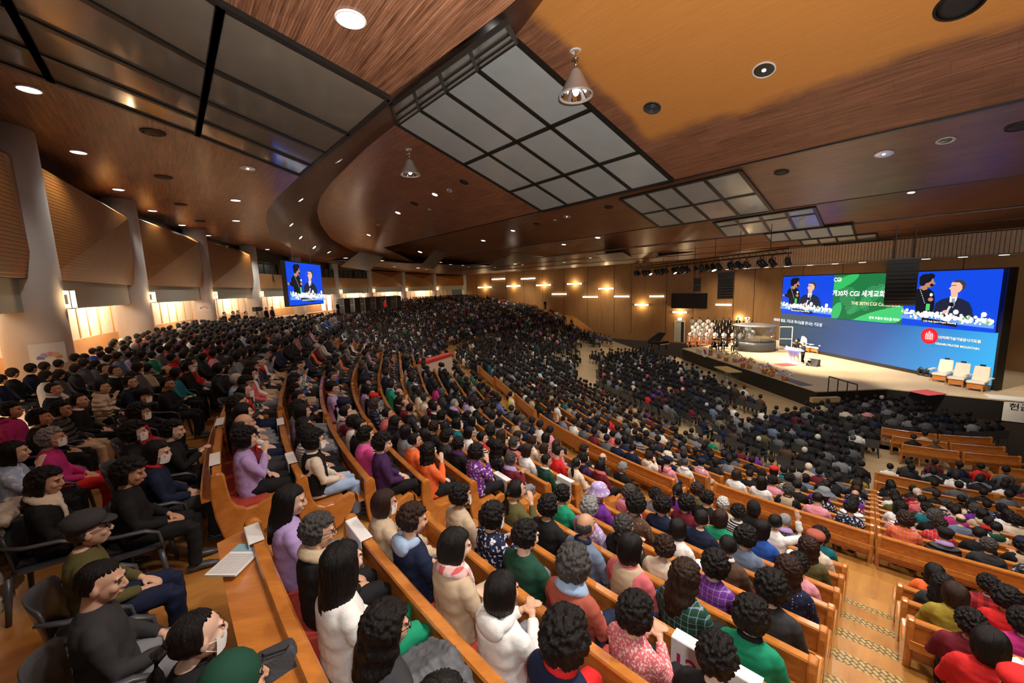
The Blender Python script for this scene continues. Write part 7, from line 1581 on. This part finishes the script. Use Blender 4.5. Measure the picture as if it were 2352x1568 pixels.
def crowd(positions, name, label, group=None):
    V = []; COL = []; F = []; base = 0
    tri_all = []
    # template
    tv = []; tk = []; tf = []
    for m_, k in LPG:
        o = len(tv); tv += m_.v; tk += [k]*len(m_.v); tf += [tuple(o+i for i in f) for f in m_.f]
    tv = np.array(tv); tk = np.array(tk); nv = len(tv)
    lens = np.array([len(f) for f in tf]); flat = np.array([i for f in tf for i in f])
    n = len(positions); AV = np.empty((n, nv, 3), 'f'); AC = np.ones((n, nv, 4), 'f')
    hairc = [(.010, .008, .008)]*24+[(.03, .016, .012)]*5+[(.09, .085, .08)]*1+[(.25, .24, .23), (.55, .52, .45)]
    for i, (p, a, sc, col) in enumerate(positions):
        c, s_ = math.cos(a-PI/2), math.sin(a-PI/2); w = tv*sc
        AV[i, :, 0] = w[:, 0]*c-w[:, 1]*s_+p[0]; AV[i, :, 1] = w[:, 0]*s_+w[:, 1]*c+p[1]; AV[i, :, 2] = w[:, 2]+p[2]
        cols = np.array([random.choice([(.60, .36, .25), (.66, .42, .30), (.52, .30, .20)]), random.choice(hairc), GCOL[col] if isinstance(col, str) else col, GCOL[random.choice(['black', 'charcoal', 'navy', 'black', 'black', 'brown', 'charcoal'])]])
        if random.random() < .12: cols[2] = cols[2]*.8+.1
        AC[i, :, :3] = cols[tk]
    me = bpy.data.meshes.new(name); nf = len(tf); nl = len(flat)
    me.vertices.add(n*nv); me.vertices.foreach_set('co', AV.ravel())
    me.loops.add(n*nl); me.loops.foreach_set('vertex_index', (flat[None, :]+(np.arange(n)*nv)[:, None]).ravel().astype('i'))
    me.polygons.add(n*nf); st_ = np.r_[0, np.cumsum(lens)[:-1]]
    me.polygons.foreach_set('loop_start', (st_[None, :]+(np.arange(n)*nl)[:, None]).ravel().astype('i'))
    me.polygons.foreach_set('use_smooth', [True]*(n*nf)); me.update(calc_edges=True)
    ca = me.color_attributes.new('col', 'FLOAT_COLOR', 'POINT'); ca.data.foreach_set('color', AC.ravel())
    me.materials.append(M['crowd']); o = bpy.data.objects.new(name, me); C.objects.link(o); tag(o, label, 'crowd', group, 'stuff'); return o
m, nt, b = new_mat('crowd_cloth'); at = N(nt, 'ShaderNodeVertexColor', layer_name='col'); nt.links.new(at.outputs[0], b.inputs['Base Color']); b.inputs['Roughness'].default_value = .7; b.inputs['Specular IOR Level'].default_value = .3; M['crowd'] = m
POS = []; CHAIRS = []
def dens_ok(p=.93): return random.random() < p
for s in SLOTS:
    if s['used']: continue
    x, y, d = s['px'], s['py'], s['d']
    if d < .5 or x < -250 or x > 2650 or y > 1900: continue
    if d < 3 and y > 1660: continue
    if np.hypot(*(s['p'][:2]-DESK)) < 1.9: continue
    if dens_ok(.92 if s['blk'] != 'FR' else .6): POS.append((s['p'], s['a']+random.uniform(-.2, .2), random.uniform(.95, 1.06), random.choice(PALD if s['blk'] in ('FB', 'FC', 'FD', 'FA', 'FR') else PALN+PALD)))
# generic rows
def inside_pillars(p):
    for i in range(len(PIL)-1):
        a, b_ = np.array(PIL[i]), np.array(PIL[i+1])
        if min(a[1], b_[1])-.01 <= p[1] <= max(a[1], b_[1]):
            t = (p[1]-a[1])/(b_[1]-a[1]); x = a[0]+(b_[0]-a[0])*t; return p[0] > x+1.0
    return p[1] < PIL[0][1]
def wall_clear(p):
    for i in range(3):
        a, b_ = np.array(FWL[i], float), np.array(FWL[i+1], float); d = (b_-a)/np.linalg.norm(b_-a); n = np.array([d[1], -d[0]])
        if np.dot(p-a, -n) > -1.6 : 
            if np.dot(p-a, d) > -3: return False
    return True
AIS = [((4.9, 27.5), (7.2, 37.5), 1.0)]
def in_aisle(p):
    for a, b_, w in AIS:
        a = np.array(a); b_ = np.array(b_); ab = b_-a; t = max(0, min(1, np.dot(p-a, ab)/np.dot(ab, ab)))
        if np.linalg.norm(p-(a+ab*t)) < w: return True
    return False
R_ = 1.3
while R_ < 62:
    flat_zone = R_ < 12.9
    s = -16.0
    while s < 186:
        step = (.56 if flat_zone else .50)/max(R_, 3)/math.radians(1) if (s < S1 or s > S1+LEN) else (.56 if flat_zone else .50)
        s += step*random.uniform(.92, 1.08)
        if s > S1+LEN and R_ < 4: continue
        p, a = station(R_+random.uniform(-.08, .08), s)
        if s < 90.8 and R_ > 13.0 and R_ < 29.9: 
            if not (84.6 < s < 90.8 and R_ < 21): continue
        if s < 52.5 and R_ > 29: continue
        if R_ > 29.9 and s < 76 and proj([p[0], p[1], -1.6])[2] < 8.2: continue
        if R_ > 30.2 and s < 90:
            if s < 58: continue
        if s < 44 and (R_ > 11.4 or (R_ > 5.4 and 0 < s < 41 and R_ < 10.0) or (39 < s)): continue
        if s < 22 and R_ > 9.9: continue
        if s < 0 and R_ > 5.4: continue
        if p[1] < 42 and (p[0] > 14.2) and not (p[1] < 21.0 and not (p[0] > 23 and p[1] > 18.2)): continue
        if p[1] >= 42 and p[0] > 15.0 and p[1] < 52 : continue
        if p[1] >= 50 and p[0] > 21: continue
        if not inside_pillars(p) or not wall_clear(p) or in_aisle(p): continue
        # radial aisles and the curved crossing aisle
        if s > 90:
            q = (s-90) % 11.5 if s < S1+LEN+0 else ((s-94) % 9.0)*max(R_, 4)*math.radians(1)
            if q < 1.2: continue
            if 21.0 < R_ < 22.6: continue
        z = floorz(R_, s) if not flat_zone else FLAT
        if R_ > 29.9: z = max(z, FLOOR0) if s < 90 else z
        x, y, d = proj([p[0], p[1], z+1.1])
        if d < 1 or x < -60 or x > 2420 or y > 1640: continue
        if 610 > R_ > 30 and s < 90 and any(np.hypot(*(p-w[0][:2])) < .55 for w in LP): continue
        if np.hypot(*(p-DESK)) < 2.1: continue
        if not dens_ok(.95): continue
        suit = s < 40 and R_ < 5.5
        col = random.choice(['black', 'black', 'black', 'navy', 'charcoal', 'grey']) if suit else random.choice(PALD if R_ < 22 else PALD+PALN)
        POS.append((np.array([p[0], p[1], z]), math.atan2(-math.sin(a), -math.cos(a)) if R_ > 8 else math.atan2(30-p[1], 26-p[0]), random.uniform(.95, 1.06), col))
        if flat_zone: CHAIRS.append(POS[-1])
    R_ += .86 if not flat_zone else .9
print('CROWD', len(POS))
crowd(POS, 'seated_crowd', 'dense seated crowd filling the hall beyond the nearest pews')
# far rows of plastic chairs on the flat floor: simple merged shells
def chairs_mesh(lst):
    t = MB(); t.box((0, 0, .42), (.46, .44, .03))
    t.slab([(-.24, -.21, .44), (.24, -.21, .44), (.23, -.27, .80), (-.23, -.27, .80)], (0, -.015, 0))
    for sx in (-1, 1):
        t.tube([(.25*sx, -.22, .66), (.27*sx, .1, .64), (.25*sx, .22, .42)], .02, 4)
        for sy in (-1, 1): t.tube([(.22*sx, .2*sy, .42), (.25*sx, .24*sy, 0)], .02, 4)
    tv = np.array(t.v); mb = MB(); 
    for (p, a, sc, _) in lst:
        c, s_ = math.cos(a-PI/2), math.sin(a-PI/2); w = np.stack([tv[:, 0]*c-tv[:, 1]*s_+p[0], tv[:, 0]*s_+tv[:, 1]*c+p[1], tv[:, 2]+p[2]], 1); mb.add(w, t.f)
    mb.build('plastic_chairs', M['greyplastic'], None, label='rows of dark plastic chairs under the crowd on the flat floor', cat='chairs', kind='stuff')
chairs_mesh(CHAIRS)
# ---------------------------------------------------------------- standing people
def standing(x, y, D=None, z=None, hgt=1.60, **k):
    """x, y = top of the head in the photograph's frame; z = floor under the feet"""
    r = ray(x, y)
    P = r*((z+hgt)/r[2]) if D is None else r*(D/r[1])
    return np.array([P[0], P[1], z if z is not None else P[2]-hgt])
def face_to(p, q): return math.atan2(q[1]-p[1], q[0]-p[0])
STG = (24, 30)
p = standing(1172, 891, D=14.4); p[2] = -5.5
person(p, face_to(p, STG), 'pony', 'black', 'cream', 'plain', 'sweater', ('vest:yellow',), 'stand', 'black', 'standing usher in a bright yellow vest in the curved crossing aisle', 'standing ushers', face=True)
p = standing(1041, 838, D=19.5); p[2] = -5.5
person(p, face_to(p, STG), 'short', 'black', 'white', 'plain', 'sweater', ('vest:yellow',), 'stand', 'black', 'yellow-vested usher standing beside the white control desk', 'standing ushers')
p = onst(1828, 826); person(p, math.radians(215), 'perm', 'black', 'black', 'plain', 'suit', (), 'mic', 'black', 'dark-haired speaker with arm stretched out behind the lectern', None, scale=1.05, face=True, skin=2)
p = onst(1843, 834); person(p, math.radians(165), 'short', 'dgrey', 'navy', 'plain', 'suit', ('collar:white', 'glasses'), 'stand', 'black', 'speaker in dark suit standing at the right end of the lectern', None, face=True)
for k, (x, y, D, col, l) in enumerate([(513, 710, 27, 'black', 'standing man in black suit near third pillar, leftmost of four'), (533, 707, 28, 'black', 'standing man in black suit near third pillar, second of four'), (545, 709, 29, 'charcoal', 'standing man in charcoal suit near third pillar, third of four'), (562, 704, 27, 'black', 'standing man in black suit near third pillar, rightmost of four'),
    (610, 702, 34, 'black', 'standing camera operator below the hanging screen, left one'), (624, 704, 35, 'charcoal', 'standing camera operator below the hanging screen, right one'), (884, 689, 48, 'red', 'person in bright red coat standing in front of the black booths'), (775, 694, 46, 'black', 'person in black standing before the leftmost booth'),
    (1252, 688, 64, 'black', 'person in black standing by the far wood wall'), (1000, 677, 80, 'black', 'distant person standing at the bright doorway, left'), (1012, 675, 80, 'charcoal', 'distant person standing at the bright doorway, middle'), (1030, 676, 82, 'navy', 'distant person standing at the bright doorway, right')]):
    p = standing(x, y, D=D); 
    p[2] = min(p[2], floorz(40, 100) if D > 60 else FLOOR0) if False else (FLOOR0 if D < 60 else p[2]-.05)
    person(p, face_to(p, STG), 'short', 'black', col, 'plain', 'coat' if col == 'red' else 'suit', ('collar:white',) if col != 'red' else (), 'stand', 'black', l, 'standing people at the hall edges')
# camera on a tripod by the operators
r = ray(590, 712); P = r*(33/r[1]); e = empty('video_camera', (P[0], P[1], FLOOR0)); tag(e, 'large black video camera on a tripod below the hanging screen', 'camera')
mb = MB(); mb.box((0, 0, 1.55), (.3, .7, .35)); mb.build('camera_body', M['black'], e)
mb = MB(); mb.tube([(0, .34, 1.55), (0, .62, 1.55)], [.1, .13], 12); mb.build('lens', M['speaker'], e)
for k in range(3): q = 2*PI*k/3; mb = MB(); mb.tube([(0, 0, 1.4), (.5*math.cos(q), .5*math.sin(q), 0)], .025, 6); mb.build('leg', M['black'], e)
# choir singers and band: small in the photo, one low-detail figure each
def small_person(p, a, top, label, cat, group, stand=True, legs='black'):
    mb = MB(); idx = {0: 0, 1: 1, 2: 2, 3: 3}
    for m_, k in LPG:
        if k == 3: continue
        o = len(mb.v); dz = .40 if stand else 0
        mb.v += [(x, y, z+dz) for x, y, z in m_.v]; mb.f += [tuple(o+i for i in f) for f in m_.f]; mb.m += [k]*len(m_.f)
    if stand:
        for sx in (-1, 1): mb.tube([(.09*sx, 0, .88), (.1*sx, 0, .03)], [.09, .06], 6, m=3)
    else:
        for sx in (-1, 1): mb.tube([(.09*sx, 0, .50), (.12*sx, .42, .50), (.12*sx, .42, .03)], [.085, .07, .05], 5, m=3)
    mb.tube([(.0, .11, 1.33 if stand else .93), (0, .145, .98 if stand else .6)], [.05, .03], 5, m=4)
    o = mb.build('person', [SKIN[1], HM['black'], garment(top), garment(legs), garment('white')], None, True, label=label, cat=cat, group=group)
    o.location = tuple(p); o.rotation_euler = (0, 0, a-PI/2); return o
k = 0
for row in range(5):
    for c in range(8):
        f = (c-3.5)*.84+(.4 if row % 2 else 0)+random.uniform(-.08, .08); bx, by = 24.0+.40*row, 45.6+.84*row; dx, dy = .90*f, -.435*f
        man = row >= 1 and 3 <= c <= 6
        p = (bx+dx+random.uniform(-.1, .1), by+dy, FLAT+.30+.30*row+.01)
        small_person(p, math.radians(250), 'black' if man else 'white', 'choir %s, %s row from the front, %s from the left' % ('man in black suit' if man else 'woman in white robe', ['first', 'second', 'third', 'fourth', 'last'][row], ['first', 'second', 'third', 'fourth', 'fifth', 'sixth', 'seventh', 'eighth'][c]), 'person', 'choir men in black' if man else 'choir women in white', True, 'black' if man else 'white')
for k, (x, y) in enumerate([(1640, 808), (1655, 806), (1668, 806), (1690, 806), (1600, 812), (1583, 812)]):
    p = onst(x, y) if k < 4 else onz(x, y, FLAT); small_person(p, math.radians(200), 'black', 'musician in black seated among keyboards, %s' % ['leftmost on the stage', 'second on the stage', 'third on the stage', 'rightmost on the stage', 'right one on the floor below', 'left one on the floor below'][k], 'person', 'musicians beside the choir', False)
    if k < 4:
        pass

# pale raincoat hanging over a chair back at the far left
q, f = LP[4]; mb = MB()
bk = np.array([math.cos(f), math.sin(f)]); sd = np.array([-bk[1], bk[0]])
def cp(u, v, z): p = q[:2]-bk*u+sd*v; return (p[0], p[1], FLOOR0+z)
for v in (-.20, -.10, 0, .10, .20):
    mb.tube([cp(.16, v, .90), cp(.27, v*1.05, .93), cp(.34, v*1.15, .80), cp(.36, v*1.25, .50), cp(.35, v*1.3, .22), cp(.33, v*1.25, .12)], [.05, .06, .065, .07, .075, .04], 8)
me = remesh(mb, .012, 3, 'coat', fold=.022, fscale=14); o = bpy.data.objects.new('hanging_coat', me); C.objects.link(o); me.materials[0] = basic('raincoat_beige', (.42, .37, .30), .55, bump=.3)
tag(o, 'pale beige raincoat draped over the chair back of the woman with long dark hair', 'coat')
# grey jacket folded over a lap in the nearest row
j = [s for s, h in NEAR if s['blk'] == 'RB' and s['row'] == 0]
if j:
    s_ = min(j, key=lambda s: abs(s['px']-905)); p = s_['p']; fx, fy = math.cos(s_['a']), math.sin(s_['a']); mb = MB()
    for k in range(5): mb.tube([(p[0]+fx*(.14+.06*k)-fy*.22, p[1]+fy*(.14+.06*k)+fx*.22, p[2]+.60), (p[0]+fx*(.14+.06*k), p[1]+fy*(.14+.06*k), p[2]+.66), (p[0]+fx*(.14+.06*k)+fy*.24, p[1]+fy*(.14+.06*k)-fx*.24, p[2]+.58)], [.04, .06, .04], 8)
    me = remesh(mb, .011, 2, 'jacket', fold=.015, fscale=18); o = bpy.data.objects.new('folded_jacket', me); C.objects.link(o); me.materials[0] = basic('jacket_grey', (.075, .08, .09), .6)
    tag(o, 'dark grey padded jacket folded on the lap of a person in the nearest pew', 'jacket')
# ---------------------------------------------------------------- lamps' own light and added spots
WARM = (1, .86, .70); NEUT = (1, .93, .84)
for kind, p in FIT_POS:
    if kind == 'lit':
        d = math.sqrt(p[0]**2+p[1]**2); light('downlight_beam', 'SPOT', (p[0], p[1], p[2]-.12), 190 if d < 25 else 520, NEUT, (p[0], p[1], p[2]-5), .12, 120, .8)
for p, zb in PEND: light('pendant_beam', 'SPOT', (p[0], p[1], zb-.06), 1300, NEUT, (p[0], p[1], zb-5), .15, 125, .7)
# added overhead spots without fittings, brightening the seated crowd
for x, y, w in [(2.6, 1.5, 900), (-2.5, -.5, 60), (4.0, 3.0, 1100), (6.5, 6.5, 1100), (9.5, 4.0, 800), (3.5, 8.5, 700), (10, 12, 900), (14, 8, 700)]:
    light('crowd_fill_spot', 'SPOT', (x, y, 4.6), w*1.15, (1, .95, .88), (x, y, 0), .25, 122, .8)
for x, y in [(2, 22), (8, 20), (14, 17), (4, 32), (10, 30), (-4, 34), (0, 46), (8, 46), (-12, 45), (-10, 60), (2, 62), (-8, 75)]:
    light('hall_beam', 'SPOT', (x, y, 3.2), 700, WARM, (x, y, -5), .3, 135, .8)
for f in (.05, .2, .35, .5, .65, .8):
    p = T0+(T1-T0)*f; light('stage_beam', 'SPOT', (p[0]+.3, p[1], p[2]-.8), 6000, (1, .80, .56), (25, p[1]*.75+8, STAGE), .2, 70, .6)
light('choir_beam', 'SPOT', (14, 38, 1), 1500, (1, .80, .56), (22.5, 47.5, -6), .2, 40, .6)
for k in range(7): f = k/6; q = P0+(P1-P0)*f; light('header_beam', 'SPOT', (q[0]-.9, q[1]-.5, .95), 500, (1, .85, .65), (q[0]-2, q[1]-1, -6), .15, 100, .8)
for i in range(1, 10):
    x, y = .5*(np.array(PIL[i])+np.array(back[i])); light('corridor_lamp', 'POINT', (x-.3, y, .2), 800 if i < 4 else 600, (1, .80, .58), None, .3)
x, y = .5*(np.array(PIL[0])+np.array(back[0])); light('corridor_lamp', 'POINT', (x, y, .2), 420, (1, .80, .58), None, .3)
for x, y, z in SCONCE: light('sconce_glow', 'POINT', (x, y, z), 30, (1, .62, .30), None, .08)
for x, y, z in BARP[::2]: light('bar_glow', 'POINT', (x, y, z), 160, (1, .72, .38), None, .3)
for x, y, z in [(30, 44, .5), (28, 52, 1.5), (14, 66, 1.5), (2, 80, 1.5)]: light('wall_wash', 'SPOT', (x-3, y-4, z+1), 1800, (1, .80, .55), (x, y, -5), .3, 90, .8)

# the photographer's flash, bounced off the reed ceiling ahead to the right
light('camera_flash', 'SPOT', (.15, -.25, .35), 8500, (1, .96, .90), tuple(ray(1560, -260)*6), .08, 132, .9)
light('camera_flash_spill', 'SPOT', (.15, -.25, .35), 240, (1, .97, .92), tuple(ray(1400, 1150)*6), .1, 110, 1.0)

light('stage_beam', 'SPOT', (18.2, 18.5, 1.2), 5200, (1, .84, .64), (26.5, 23.5, STAGE), .2, 45, .6)
light('stage_beam', 'SPOT', (19.5, 28, 1.2), 3000, (1, .84, .64), (26, 31, STAGE), .2, 50, .6)
